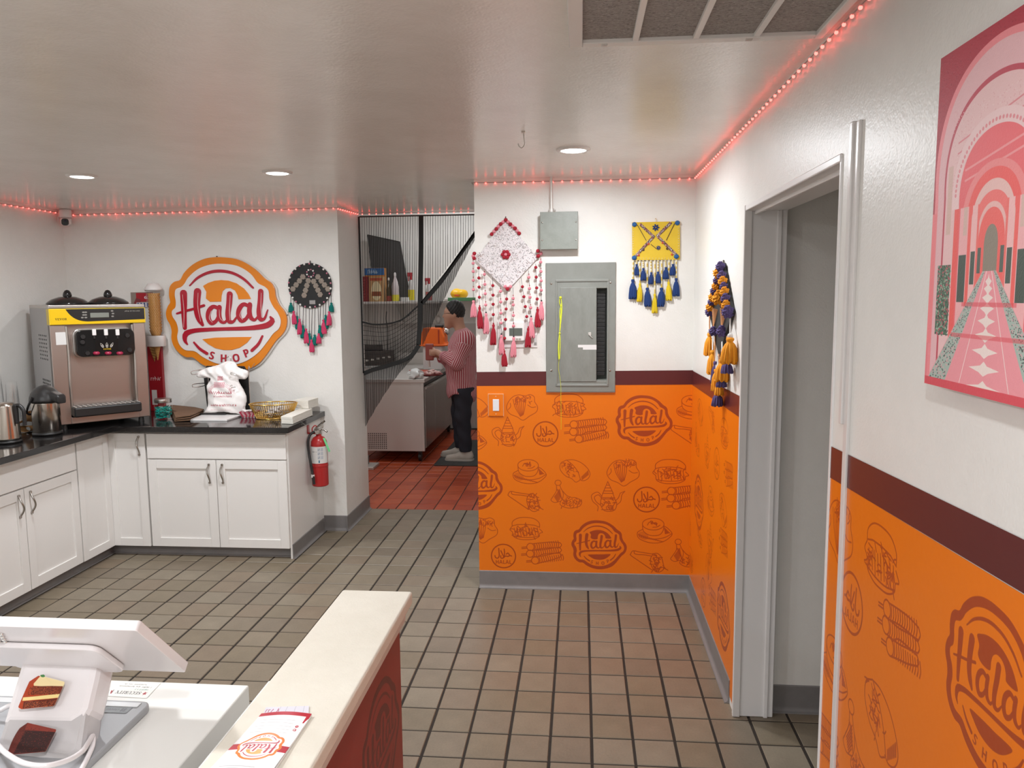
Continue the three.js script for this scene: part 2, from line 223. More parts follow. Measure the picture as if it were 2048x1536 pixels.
    x.beginPath(); x.ellipse(-0.52, -0.8, 0.19, 0.17, 0, 0, 7); x.stroke(); curve(x, [[-0.62, -0.64], [-0.62, -0.3], [-0.85, 0.1], [-0.96, 0.3], [-0.75, 0.45], [-0.5, 0.4], [-0.3, 0.3], [-0.2, -0.1], [-0.36, -0.5], [-0.42, -0.66]]);
    curve(x, [[-0.25, -0.3], [0, -0.02], [0.25, 0.1], [0.6, 0.14], [0.93, 0.35], [0.85, 0.62], [0.4, 0.78], [-0.1, 0.75], [-0.4, 0.55], [-0.35, 0.35]]); squiggles(x, 40, (a, b) => [-0.3 + a * 1.1, 0.2 + b * 0.45], 0.09);
    for (let i = 0; i < 7; i++) { line(x, [-0.62 + i * 0.04, -0.4 + i * 0.08], [-0.4 + i * 0.02, -0.3 + i * 0.09]); line(x, [-0.4, -0.4 + i * 0.1], [-0.75 + i * 0.03, 0.1 + i * 0.05]); }
  },
};
function printIcon(x, kind, cx, cy, half, color, lw = 0.035, flip = 1) { x.save(); x.translate(cx, cy); x.scale(half * flip, half); x.strokeStyle = x.fillStyle = color; x.lineWidth = lw; x.lineCap = x.lineJoin = 'round'; ICON[kind](x); x.restore(); }
// ---------------------------------------------------------------- materials
const N1 = valueNoise(256, 8, 1), N2 = valueNoise(256, 32, 2), N3 = valueNoise(256, 96, 3);
const paintBump = noiseTex(256, (x, y) => { const v = 255 * (0.45 * N2(x, y) + 0.55 * N3(x, y)); return [v, v, v]; });
const mottled = (a, b, s = 1) => noiseTex(256, (x, y) => { const t = 0.55 * N1(x * s, y * s) + 0.3 * N2(x, y) + 0.15 * rnd(); return [0, 1, 2].map((k) => a[k] + (b[k] - a[k]) * t); }, true);
const M = {};
M.wall = mat(0xffffff, 0.42, { map: mottled([229, 226, 220], [236, 233, 228]), bumpMap: clone(paintBump, 3, 3), bumpScale: 0.0006 });
M.wallGloss = mat(0xffffff, 0.38, { map: mottled([228, 226, 221], [236, 234, 229]), bumpMap: clone(paintBump, 3, 3), bumpScale: 0.00045 });
M.ceiling = mat(0xffffff, 0.24, { map: mottled([228, 224, 218], [238, 235, 230]), bumpMap: clone(paintBump, 2, 2), bumpScale: 0.0005, specularIntensity: 1.2 });
M.frame = mat([0.8, 0.78, 0.77], 0.34);
M.trimWhite = mat([0.72, 0.69, 0.67], 0.28);
M.cove = mat(0xffffff, 0.5, { map: mottled([118, 114, 113], [134, 130, 128]) });
M.grout = mat(0xffffff, 0.9, { map: mottled([34, 27, 21], [52, 43, 35]) });
M.groutRed = mat(0xffffff, 0.9, { map: mottled([40, 26, 20], [58, 38, 30]) });
const tileGrain = noiseTex(256, (x, y) => { const v = 236 + 16 * N1(x, y) + 8 * (rnd() - 0.5) - 10 * N3(x, y); return [v, v, v - 2]; }, true);
M.tile = [[134, 121, 104], [139, 126, 108], [129, 116, 100], [137, 121, 103], [141, 129, 112], [132, 119, 100]].map((c) => mat(`rgb(${c})`, 0.42, { map: tileGrain, bumpMap: paintBump, bumpScale: 0.0004 }));
M.tileRed = [[194, 84, 46], [184, 76, 41], [200, 90, 52], [178, 72, 40]].map((c) => mat(`rgb(${c})`, 0.36, { map: tileGrain, bumpMap: paintBump, bumpScale: 0.0004 }));
M.white = mat([0.78, 0.76, 0.73], 0.38);
M.cabinet = mat([0.8, 0.775, 0.745], 0.36);
M.steel = mat([0.56, 0.53, 0.5], 0.3, { metalness: 1 });
M.steelDull = mat([0.66, 0.635, 0.6], 0.46, { metalness: 0.6, bumpMap: clone(paintBump, 1, 8), bumpScale: 0.0002 });
M.chrome = mat([0.72, 0.7, 0.68], 0.12, { metalness: 1 });
M.nickel = mat([0.4, 0.37, 0.34], 0.26, { metalness: 1 });
M.black = mat([0.018, 0.017, 0.017], 0.35);
M.blackMatte = mat([0.02, 0.02, 0.02], 0.8);
M.blackGloss = mat([0.012, 0.011, 0.011], 0.12);
M.rubber = mat([0.06, 0.06, 0.06], 0.85);
M.plasticWhite = mat([0.8, 0.77, 0.75], 0.3);
M.red = mat([0.42, 0.02, 0.02], 0.3);
M.gold = mat([0.75, 0.47, 0.13], 0.22, { metalness: 1 });
M.glass = mat(0xffffff, 0.03, { transmission: 1, thickness: 0, ior: 1.45 });

// ---------------------------------------------------------------- the room
const XR = 0.645, XO = -0.617, XJ = -1.775, XE = -1.98, XL = -3.9, ZO = -4.525, ZS = -5.61, ZK = -6.22, ZJ = -3.16, ZN = -2.03, CE = 2.44, ZF = 3.4, ZB = -10.2, KH = 3.0, DH = 2.103;
struct('wall_left', boxUV(bx(XL - 0.15, XL, 0, CE, ZS, ZF)), M.wall);
struct('wall_front', boxUV(bx(XL - 0.15, XR + 0.15, 0, CE, ZF, ZF + 0.15)), M.wall);
struct('wall_back', boxUV(bx(XL - 0.15, XJ, 0, CE, ZK, ZS)), M.wall);
const wallService = structGroup('wall_service'); mesh('plaster', boxUV(bx(XO, XR + 0.15, 0, CE, ZB, ZO - 0.11)), M.wall, wallService);
const HA = onZ(1060 + 224 / 3.573, 400 + 632 / 3.573, ZO), HB = onZ(1060 + 552 / 3.573, 400 + 1288 / 3.573, ZO); // wall opening behind the breaker panel
{ const s = shapeOf([[XO, 0], [XR + 0.15, 0], [XR + 0.15, CE], [XO, CE]]); s.holes.push(new THREE.Path([V2(HA.x, HB.y), V2(HA.x, HA.y), V2(HB.x, HA.y), V2(HB.x, HB.y)])); mesh('plaster', boxUV(extrude(s, 0.11).translate(0, 0, ZO - 0.11)), M.wall, wallService); }
const wallRight = structGroup('wall_right');
mesh('plaster', boxUV(merge([bx(XR, XR + 0.15, 0, CE, ZO, ZJ), bx(XR, XR + 0.15, DH, CE, ZJ, ZN)])), M.wallGloss, wallRight);
const wallRightNear = structGroup('wall_right_front'); mesh('plaster', boxUV(bx(XR, XR + 0.15, 0, CE, ZN, ZF)), M.wallGloss, wallRightNear);
struct('ceiling', boxUV(bx(XL - 0.15, XR + 0.15, CE, CE + 0.12, ZK, ZF)), M.ceiling);
// side passage behind the doorway
const passage = M.wall;
struct('wall_passage_back', boxUV(bx(XR + 0.15, 2.5, 0, CE, ZJ - 0.2, ZJ - 0.045)), passage);
struct('wall_passage_end', boxUV(bx(2.35, 2.5, 0, CE, ZJ - 0.045, -1.2)), passage);
struct('wall_passage_front', boxUV(bx(XR + 0.15, 2.5, 0, CE, -1.2, -1.05)), passage);
struct('ceiling_passage', boxUV(bx(XR + 0.15, 2.5, CE, CE + 0.12, ZJ - 0.2, -1.05)), M.wall);
// kitchen shell
struct('wall_kitchen_left', boxUV(bx(-4.05, -3.9, 0, KH + 0.12, ZB, ZK)), M.wall);
struct('wall_kitchen_back', boxUV(bx(-4.05, XO, 0, KH + 0.12, ZB - 0.15, ZB)), M.wall);
struct('wall_kitchen_right', boxUV(bx(XO, XO + 0.15, CE, KH + 0.12, ZB, ZK)), M.wall);
struct('wall_kitchen_header', boxUV(bx(-4.05, XO + 0.15, CE, KH, ZK, ZK + 0.12)).translate(0, 0.12, 0), M.wall);
struct('ceiling_kitchen', boxUV(bx(-4.05, XO + 0.15, KH + 0.12, KH + 0.2, ZB - 0.15, ZK + 0.12)), M.wall);
// door frame of the side opening: painted steel jamb, stop and head
const frame = structGroup('door_1');
mesh('jamb', rbx(XR - 0.006, XR + 0.158, 0, DH, ZJ - 0.012, ZJ + 0.012, 0.004), M.frame, frame);
mesh('jamb_stop', rbx(XR + 0.118, XR + 0.135, 0, DH - 0.012, ZJ + 0.008, ZJ + 0.02, 0.003), M.frame, frame);
mesh('jamb_return', rbx(XR - 0.009, XR + 0.022, 0, DH + 0.01, ZJ + 0.006, ZJ + 0.02, 0.004), M.trimWhite, frame);
mesh('head', rbx(XR - 0.006, XR + 0.158, DH - 0.012, DH + 0.01, ZJ, ZN, 0.004), M.frame, frame);
mesh('head_stop', rbx(XR + 0.03, XR + 0.045, DH - 0.026, DH - 0.01, ZJ, ZN, 0.003), M.frame, frame);
mesh('near_jamb', rbx(XR - 0.004, XR + 0.158, 0, DH, ZN - 0.01, ZN + 0.006, 0.004), M.frame, frame);
// corner guard strip on the near side of the opening
const guard = structGroup('trim_1');
mesh('strip', rbx(XR - 0.008, XR + 0.001, 0, 2.165, -1.925, -1.898, 0.003), M.trimWhite, guard);
mesh('strip', rbx(XR - 0.014, XR + 0.001, 1.45, 2.168, -1.945, -1.925, 0.003), M.trimWhite, guard);
// ---- cove baseboards
function cove(name, a, b, n, h, m, parent) { // a -> b on the floor, n points into the room
  const d = b.clone().sub(a), L = d.length(), s = new THREE.Shape(); s.moveTo(-0.001, 0); s.lineTo(0.022, 0); s.lineTo(0.021, 0.004); s.quadraticCurveTo(0.007, 0.006, 0.006, 0.024); s.lineTo(0.005, h - 0.004); s.lineTo(0.002, h); s.lineTo(-0.001, h);
  const g = extrude(s, L); const B = new THREE.Matrix4().makeBasis(n, V(0, 1, 0), n.clone().cross(V(0, 1, 0))); const flip = n.clone().cross(V(0, 1, 0)).dot(d) < 0; g.applyMatrix4(B).translate(...(flip ? b : a).toArray()); boxUV(g);
  const o = mesh(name, g, m, parent ?? scene); o.userData.kind = 'structure'; return o;
}
cove('baseboard_service', V(XO, 0, ZO), V(XR, 0, ZO), V(0, 0, 1), 0.107, M.cove);
cove('baseboard_right', V(XR, 0, ZO), V(XR, 0, ZJ - 0.09), V(-1, 0, 0), 0.107, M.cove);
cove('baseboard_passage', V(XR + 0.15, 0, ZJ - 0.045), V(2.35, 0, ZJ - 0.045), V(0, 0, 1), 0.118, M.cove);
cove('baseboard_back', V(XE, 0, ZS), V(XJ, 0, ZS), V(0, 0, 1), 0.115, M.cove);
cove('baseboard_opening', V(XJ, 0, ZK), V(XJ, 0, ZS + 0.022), V(1, 0, 0), 0.115, M.cove);
// ---- vinyl wall graphics (thin film, flat print)
const OR = '#ea780a', ICO = '#b34a12', LOGOC = '#a8441a';
function film(name, parent, pts, toUV, m, n) { const g = quad(...pts); if (toUV) { const uv = g.attributes.uv; pts.forEach((p, i) => uv.setXY(i, ...toUV(p))); } mesh(name, g, m, parent); return g; }
const vinylMat = (map) => mat(0xffffff, 0.28, { map, bumpMap: clone(paintBump, 2, 2), bumpScale: 0.0002 });
const BAND = mat([0.105, 0.017, 0.018], 0.3);
{ // service wall, z = ZO
  const x0 = XO, x1 = XR, y0 = 0.1, y1 = 1.26, K = 1100, e = 0.0012;
  const map = canvasTex(Math.round((x1 - x0) * K), Math.round((y1 - y0) * K), (c, w, h) => {
    c.fillStyle = OR; c.fillRect(0, 0, w, h);
    const at = (px, py) => { const p = onZ(px, py, ZO); return [(p.x - x0) * K, (y1 - p.y) * K]; }, u = (4.525 / FPX) * K / 2;
    for (const [k, px, py, wd] of [['sandwich', 948, 815, 64], ['pita', 1044, 813, 66], ['burger', 1138, 812, 70], ['teapot', 1016, 866, 68], ['badge', 1091, 868, 54], ['kebab', 1173, 866, 82], ['hummus', 942, 880, 66], ['hummus', 1059, 944, 70], ['sandwich', 1150, 942, 64], ['pita', 1246, 944, 68], ['burger', 1341, 944, 74], ['wrap', 1377, 869, 72], ['hummus', 1386, 815, 66], ['wrap', 1051, 1001, 74], ['chicken', 1133, 991, 66], ['teapot', 1216, 996, 70], ['badge', 1293, 999, 55], ['kebab', 1368, 999, 82], ['pita', 964, 1059, 68], ['burger', 1052, 1058, 70], ['hummus', 1309, 1062, 72], ['badge', 1007, 1112, 54], ['kebab', 1085, 1110, 80], ['wrap', 1298, 1121, 78], ['chicken', 1373, 1109, 66]]) printIcon(c, k, ...at(px, py), wd * u, k === 'badge' ? '#a9430f' : ICO, 0.042);
    for (const [px, py, wd] of [[1288, 841, 114], [951, 970, 114], [1198, 1089, 114]]) printLogo(c, ...at(px, py), wd * u, { outer: LOGOC, white: OR, sun: LOGOC, letter: LOGOC });
  });
  const uv = (p) => [(p.x - x0) / (x1 - x0), (p.y - y0) / (y1 - y0)];
  film('vinyl_wrap', wallService, [V(x0, 0.105, ZO + e), V(x1, 0.105, ZO + e), V(x1, 1.252, ZO + e), V(x0, 1.241, ZO + e)], uv, vinylMat(map));
  const bandY = (x) => 1.24 + 0.01 * ((x - x0) / (x1 - x0)); for (const [a, b] of [[x0, HA.x - 0.03], [HB.x + 0.03, x1]]) film('band', wallService, [V(a, bandY(a), ZO + 2 * e), V(b, bandY(b), ZO + 2 * e), V(b, bandY(b) + 0.083, ZO + 2 * e), V(a, bandY(a) + 0.083, ZO + 2 * e)], null, BAND);
}
{ // right wall up to the doorway
  const z0 = ZO, z1 = ZJ - 0.02, y0 = 0.1, y1 = 1.3, K = 1000, x = XR - 0.0012;
  const map = canvasTex(Math.round((z1 - z0) * K), Math.round((y1 - y0) * K), (c, w, h) => {
    c.fillStyle = OR; c.fillRect(0, 0, w, h);
    const at = (px, py) => { const p = onX(px, py, XR); return [(p.z - z0) * K, (y1 - p.y) * K]; };
    for (const [k, px, py] of [['hummus', 1379, 818], ['sandwich', 1401, 826], ['wrap', 1424, 838], ['burger', 1449, 868], ['chicken', 1395, 882], ['teapot', 1415, 905], ['badge', 1434, 927], ['kebab', 1457, 955], ['hummus', 1422, 1003], ['sandwich', 1447, 1022], ['wrap', 1378, 1045], ['chicken', 1400, 1062], ['teapot', 1421, 1082], ['kebab', 1447, 1090], ['pita', 1418, 1138], ['badge', 1407, 1185], ['kebab', 1425, 1205], ['burger', 1382, 1120]]) printIcon(c, k, ...at(px, py), (k === 'badge' ? 0.08 : 0.1) * K, ICO, 0.042);
    for (const [px, py] of [[1398, 1004], [1447, 1232]]) printLogo(c, ...at(px, py), 0.165 * K, { outer: LOGOC, white: OR, sun: LOGOC, letter: LOGOC });
  });
  const uv = (p) => [(p.z - z0) / (z1 - z0), (p.y - y0) / (y1 - y0)];
  film('vinyl_wrap', wallRight, [V(x, 0.105, z0), V(x, 0.03, z1), V(x, 1.27, z1), V(x, 1.248, z0)], uv, vinylMat(map));
  film('band', wallRight, [V(x - 0.0012, 1.247, z0), V(x - 0.0012, 1.27, z1), V(x - 0.0012, 1.356, z1), V(x - 0.0012, 1.33, z0)], null, BAND);
}
{ // right wall on the near side
  const z0 = ZN, z1 = -0.35, y0 = 0.02, y1 = 1.36, K = 1180, x = XR - 0.0012;
  const map = canvasTex(Math.round((z1 - z0) * K), Math.round((y1 - y0) * K), (c, w, h) => {
    c.fillStyle = OR; c.fillRect(0, 0, w, h);
    const at = (px, py) => { const p = onX(px, py, XR); return [(p.z - z0) * K, (y1 - p.y) * K]; };
    for (const [k, px, py, f] of [['pita', 1680, 1062, 1], ['burger', 1763, 1118, 1], ['badge', 1704, 1206, -1], ['kebab', 1797, 1282, 1], ['hummus', 1670, 1335, 1], ['sandwich', 1762, 1446, 1], ['chicken', 1716, 1502, 1], ['kebab', 1652, 1485, 1]]) printIcon(c, k, ...at(px, py), (k === 'badge' ? 0.077 : 0.1) * K, ICO, 0.042, f);
    printLogo(c, ...at(1985, 1385), 0.158 * K, { outer: LOGOC, white: OR, sun: LOGOC, letter: LOGOC });
    for (const [k, z, y] of [['burger', -0.62, 0.42], ['pita', -0.6, 1.05], ['teapot', -0.9, 0.35], ['wrap', -1.2, 0.3], ['badge', -0.5, 0.75], ['hummus', -1.6, 0.25]]) printIcon(c, k, (z - z0) * K, (y1 - y) * K, 0.1 * K, ICO, 0.035);
  });
  const uv = (p) => [(p.z - z0) / (z1 - z0), (p.y - y0) / (y1 - y0)];
  film('vinyl_wrap', wallRightNear, [V(x, 0.03, z0), V(x, 0.03, z1), V(x, 1.36, z1), V(x, 1.294, z0)], uv, vinylMat(map));
  film('band', wallRightNear, [V(x - 0.0012, 1.294, z0), V(x - 0.0012, 1.365, z1), V(x - 0.0012, 1.44, z1), V(x - 0.0012, 1.376, z0)], null, BAND);
}
// ---- floor: recessed joints and quarry tiles
const floor = structGroup('floor');
mesh('grout_bed', boxUV(merge([bx(XL, 2.4, -0.06, -0.0035, ZK, ZF), bx(-2.1, XO, -0.06, -0.0035, ZK, ZK + 0.01)])), M.grout, floor);
const kfloor = structGroup('floor_kitchen'); mesh('grout_bed', boxUV(bx(-4.0, XO, -0.06, -0.003, ZB, ZK)), M.groutRed, kfloor);
function tileGeo(w, d) { // bevelled slab: top at y = 0
  const b = 0.0025, h = 0.008, x = w / 2, z = d / 2, P = [[-x + b, 0, -z + b], [x - b, 0, -z + b], [x - b, 0, z - b], [-x + b, 0, z - b], [-x, -b, -z], [x, -b, -z], [x, -b, z], [-x, -b, z], [-x, -h, -z], [x, -h, -z], [x, -h, z], [-x, -h, z]], I = [0, 2, 1, 0, 3, 2];
  for (let r = 0; r < 2; r++) for (let k = 0; k < 4; k++) { const a = r * 4 + k, c = r * 4 + ((k + 1) % 4); I.push(a, c, c + 4, a, c + 4, a + 4); }
  let g = new THREE.BufferGeometry(); g.setAttribute('position', new THREE.Float32BufferAttribute(P.flat(), 3)); g.setIndex(I); g = g.toNonIndexed(); g.computeVertexNormals(); return planarUV(g, 0, 2, 2.2);
}
function layTiles(parent, cells, w, d, mats, limit) {
  const variants = [0, 1, 2, 3].map((k) => { const g = tileGeo(w, d), uv = g.attributes.uv; for (let i = 0; i < uv.count; i++) uv.setXY(i, uv.getX(i) + 0.37 * k, uv.getY(i) + 0.61 * k); return g; });
  const q = new THREE.Vector3(), seen = [];
  for (const c of cells) {
    q.set(c[0], 0, c[1]).sub(EYE); const dz = -q.dot(RZ), px = 1024 + (FPX * q.dot(RX)) / dz, py = 768 - (FPX * q.dot(RY)) / dz;
    seen.push({ c, v: dz > 0.3 && px > -30 && px < 2078 && py < 1580 && (c[2] ?? true), dist: q.length() });
  }
  seen.sort((a, b) => b.v - a.v || a.dist - b.dist);
  const rest = mats.map(() => []);
  seen.forEach((s, i) => {
    const k = Math.floor(rnd() * mats.length), g = variants[Math.floor(rnd() * 4)], y = -rnd() * 0.0006, jx = (rnd() - 0.5) * 0.0016, jz = (rnd() - 0.5) * 0.0016;
    if (s.v && i < limit) mesh('tile', g, mats[k], parent, [s.c[0] + jx, y, s.c[1] + jz]); else rest[k].push(g.clone().translate(s.c[0] + jx, y, s.c[1] + jz));
  });
  rest.forEach((l, k) => { if (l.length) mesh('far_tiles', merge(l), mats[k], parent).userData.kind = 'stuff'; });
}
{
  const PX = 0.165, PZ = 0.17477, OX = -0.6155, OZ = -4.344, cells = [];
  for (let r = -11; r < 44; r++) for (let c = -20; c < 18; c++) {
    const x = OX + (c + 0.5) * PX, z = OZ + (r + 0.5) * PZ;
    if (z < ZK + PZ * 0.45 || z > ZF || x > 2.3 || x < XL + 0.05) continue;
    if (x > XR + 0.03 && (z < ZJ - 0.12 || z > -1.3)) continue;
    if (z < ZO - 0.1 && x > XO + 0.09) continue; if (z < ZS && x < XJ - 0.09) continue;
    const hid = (x < -3.3 && z < -2.6) || (x < XE && z < -5.0) || (x > -0.62 && x < -0.38 && z > -1.82) || (x > XR && z > ZN) || (z < ZO && x > -0.78 && z > -5.2 && x > XO - 0.05);
    cells.push([x, z, !hid]);
  }
  layTiles(floor, cells, PX - 0.0108, PZ - 0.0085, M.tile, 290);
  const edge = []; for (let c = -8; c < 1; c++) { const x = OX + (c + 0.5) * PX; if (x > XJ - 0.06 && x < XO) edge.push([x, (ZK + OZ - 10 * PZ) / 2]); } layTiles(floor, edge, PX - 0.009, OZ - 10 * PZ - ZK - 0.006, M.tile, 20);
  const kc = [];
  for (let r = 0; r < 24; r++) for (let c = 0; c < 20; c++) { const x = -3.85 + (c + 0.5) * 0.162 + 0.03, z = ZK - (r + 0.5) * 0.162; if (x < XO - 0.07 && z > ZB + 0.08) kc.push([x, z, x > -2.4]); }
  layTiles(kfloor, kc, 0.154, 0.155, M.tileRed, 170);
}
// ---- ceiling fittings
const lensMat = mat([0.9, 0.9, 0.88], 0.5, { emissive: new THREE.Color().setRGB(1, 0.97, 0.92), emissiveIntensity: 6 });
LAMPS.forEach(([x, z], i) => {
  const names = ['round flush ceiling light above the grey breaker panel wall', 'round flush ceiling light above the corner of the white cabinets and the floor', 'round flush ceiling light above the soft serve machine corner'];
  const t = thing('ceiling_light', names[i] ?? 'round flush ceiling light in the rows over the service counter', 'ceiling light', [x, CE, z], 0, 'round flush ceiling lights');
  mesh('trim_ring', lathe([[0.055, -0.002], [0.06, -0.01], [0.07, -0.011], [0.078, -0.006], [0.079, 0]], 40), M.plasticWhite, t);
  mesh('light_lens', lathe([[0, -0.0115], [0.03, -0.0112], [0.052, -0.0098], [0.06, -0.007], [0.06, -0.002]], 40), lensMat, t);
  const l = new THREE.RectAreaLight(LAMP_COLOR, LAMP_POWER, LAMP_SIZE * 0.84, LAMP_SIZE * 0.84); l.name = 'ceiling_lamp'; l.position.set(0, -0.013, 0); l.rotation.x = -Math.PI / 2; t.add(l);
});
KITCHEN_LAMPS.forEach(([x, z]) => {
  const t = thing('kitchen_light', 'long fluorescent ceiling light over the kitchen work tables', 'ceiling light', [x, KH + 0.12, z], 0, 'kitchen ceiling lights');
  mesh('housing', rbx(-0.6, 0.6, -0.07, 0, -0.15, 0.15, 0.01), M.plasticWhite, t);
  mesh('light_lens', rbx(-0.57, 0.57, -0.085, -0.07, -0.13, 0.13, 0.005), mat([0.9, 0.9, 0.9], 0.5, { emissive: col(0xffffff), emissiveIntensity: 2 }), t);
  const l = new THREE.RectAreaLight(LAMP_COLOR, KITCHEN_POWER, 1.1, 0.24); l.name = 'kitchen_lamp'; l.position.set(0, -0.09, 0); l.rotation.x = -Math.PI / 2; t.add(l);
});
{ // red fairy-light strip round the ceiling edge
  const t = thing('led_light_strip', 'string of small red lights along the edge where walls meet ceiling', 'string lights');
  const y = CE - 0.022, e = 0.012, path = [V(XL + e, y, -1.5), V(XL + e, y, ZS + 0.06), V(XL + 0.07, y - 0.012, ZS + e), V(XJ + 0.004, y, ZS + e), V(XJ + e, y + 0.012, ZK + 0.09), V(XO - e, y + 0.012, ZK + 0.09), V(XO - e, y, ZO + e), V(XR - e, y, ZO + e), V(XR - e, y, 1.2)];
  const cord = new THREE.CurvePath(); path.slice(1).forEach((p, i) => cord.add(new THREE.LineCurve3(path[i], p)));
  mesh('cord', merge(path.slice(1).map((p, i) => rod(path[i], p, 0.002, 4))), mat([0.35, 0.3, 0.28], 0.6), t);
  const lm = mat([0.5, 0.05, 0.05], 0.4, { emissive: new THREE.Color().setRGB(1, 0.085, 0.07), emissiveIntensity: 6.5 }), bulb = new THREE.IcosahedronGeometry(0.005, 1);
  path.slice(1).forEach((p, i) => {
    if (i === 5) return; const a = path[i], L = p.distanceTo(a), step = 0.056, n = Math.round(L / step);
    for (let k = 0; k < n; k++) {
      const q = a.clone().lerp(p, (k + 0.5) / n); if ((i === 0 && q.z > -4.2) || (i === 7 && q.z > -1.75)) continue;
      mesh('led_bulb', bulb, lm, t, [q.x, q.y - 0.004, q.z]);
      if (k % 12 === 6) { const l = new THREE.PointLight(new THREE.Color().setRGB(1, 0.06, 0.05), 0.003); l.name = 'led_glow'; l.shadow.radius = 0.25; l.castShadow = true; l.position.set(q.x, q.y - 0.004, q.z); t.add(l); }
    }
  });
}
// ---------------------------------------------------------------- base cabinets and worktop
const ZD = -4.95, XD = -3.235, CT = 0.92, TOP0 = 0.882;
function shakerDoor(parent, name, w, h, rail = 0.06) { // front faces +z, origin at its lower left corner, back at z = 0
  const g = new THREE.Group(); g.name = name; parent.add(g); const t = 0.02;
  mesh('stile', rbx(0, rail, 0, h, 0, t, 0.0015, 1), M.cabinet, g); mesh('stile', rbx(w - rail, w, 0, h, 0, t, 0.0015, 1), M.cabinet, g);
  mesh('rail', rbx(rail, w - rail, 0, rail, 0, t, 0.0015, 1), M.cabinet, g); mesh('rail', rbx(rail, w - rail, h - rail, h, 0, t, 0.0015, 1), M.cabinet, g);
  mesh('panel', bx(rail - 0.004, w - rail + 0.004, rail - 0.004, h - rail + 0.004, 0, t - 0.009), M.cabinet, g);
  return g;
}
const handleGeo = (() => { const pts = []; for (let i = 0; i <= 14; i++) { const t = i / 14, s = (t - 0.5) * 0.125; pts.push(V(0.006 * Math.sin(t * 6.28), s, 0.006 + 0.022 * Math.sin(Math.PI * Math.min(1, Math.max(0, t * 1.15 - 0.075))))); } const bar = tube(pts, 0.0055, 28, 8); return merge([bar.scale(1, 1, 1), cyl(0.008, 0.008, 0.008, 10).rotateX(Math.PI / 2).translate(0, -0.062, 0.004), cyl(0.008, 0.008, 0.008, 10).rotateX(Math.PI / 2).translate(0, 0.062, 0.004)]); })();
function handle(door, x, y) { const o = mesh('handle', handleGeo, M.nickel, door, [x, y, 0.02]); o.userData.label = 'curved brushed nickel handle'; }
{ // back run, beneath the sign: drawer front and two doors
  const t = thing('base_cabinet', 'white double door base cabinet with a wide drawer front, beside the fire extinguisher', 'cabinet', [0, 0, 0]);
  mesh('carcass', boxUV(bx(-2.95, XE + 0.012, 0.075, TOP0, ZS + 0.005, ZD)), M.cabinet, t);
  mesh('end_panel', rbx(XE + 0.012, XE + 0.024, 0.0, TOP0, ZS + 0.002, ZD + 0.004, 0.002), M.cabinet, t);
  mesh('toe_kick', bx(-2.95, XE + 0.01, 0, 0.075, ZD - 0.07, ZD - 0.055), M.cove, t);
  const dr = new THREE.Group(); dr.name = 'drawer_front'; dr.position.set(-2.942, 0.692, ZD); t.add(dr); mesh('front', rbx(0, 0.975, 0, 0.172, 0, 0.02, 0.0025, 1), M.cabinet, dr);
  const d1 = shakerDoor(t, 'door', 0.482, 0.607); d1.position.set(-2.942, 0.077, ZD); handle(d1, 0.435, 0.515);
  const d2 = shakerDoor(t, 'door', 0.487, 0.607); d2.position.set(-2.456, 0.077, ZD); handle(d2, 0.042, 0.515);
}
{ // blind corner with two narrow doors that meet at the inner corner
  const t = thing('corner_cabinet', 'white corner base cabinet with two tall narrow doors meeting at a right angle', 'cabinet', [0, 0, 0]);
  const zc = onX(150, 950, XD).z;
  mesh('carcass', merge([bx(-3.895, -2.955, 0.075, TOP0, ZS + 0.005, ZD), bx(-3.895, XD, 0.075, TOP0, ZD, zc)]), M.cabinet, t);
  mesh('toe_kick', merge([bx(XD - 0.06, -2.955, 0, 0.075, ZD - 0.07, ZD - 0.055), bx(XD - 0.06, XD - 0.045, 0, 0.075, ZD - 0.06, zc)]), M.cove, t);
  const d1 = shakerDoor(t, 'door', 0.272, 0.79, 0.055); d1.position.set(-3.227, 0.075, ZD); handle(d1, 0.232, 0.705);
  const w = zc - (ZD + 0.022) - 0.004; const d2 = shakerDoor(t, 'door', w, 0.79, 0.055); d2.position.set(XD, 0.075, zc - 0.004); d2.rotation.y = Math.PI / 2;
}
{
  const zr = onX(150, 950, XD).z + 0.004, zm = onX(50, 1080, XD).z, w = zm - zr;
  for (const [k, z0, label] of [[0, zr, 'white double door base cabinet under the steel kettle and airpot'], [1, zr + 2 * w + 0.012, 'white base cabinet continuing along the left wall']]) {
    const t = thing('base_cabinet', label, 'cabinet', [0, 0, 0]);
    mesh('carcass', bx(-3.895, XD, 0.075, TOP0, z0, z0 + 2 * w + 0.006), M.cabinet, t);
    mesh('toe_kick', bx(XD - 0.06, XD - 0.045, 0, 0.075, z0, z0 + 2 * w + 0.006), M.cove, t);
    const dr = new THREE.Group(); dr.name = 'drawer_front'; dr.position.set(XD, 0.692, z0 + 2 * w); dr.rotation.y = Math.PI / 2; t.add(dr); mesh('front', rbx(0, 2 * w - 0.004, 0, 0.172, 0, 0.02, 0.0025, 1), M.cabinet, dr);
    const d1 = shakerDoor(t, 'door', w - 0.004, 0.607); d1.position.set(XD, 0.077, z0 + w); d1.rotation.y = Math.PI / 2; handle(d1, 0.045, 0.515);
    const d2 = shakerDoor(t, 'door', w - 0.004, 0.607); d2.position.set(XD, 0.077, z0 + 2 * w); d2.rotation.y = Math.PI / 2; handle(d2, w - 0.05, 0.515);
  }
}
cove('baseboard_cabinet', V(XE + 0.024, 0, ZD + 0.002), V(XE + 0.024, 0, ZS + 0.022), V(1, 0, 0), 0.1, M.cove);
cove('baseboard_toe', V(-3.28, 0, ZD - 0.055), V(XE + 0.024, 0, ZD - 0.055), V(0, 0, 1), 0.075, M.cove);
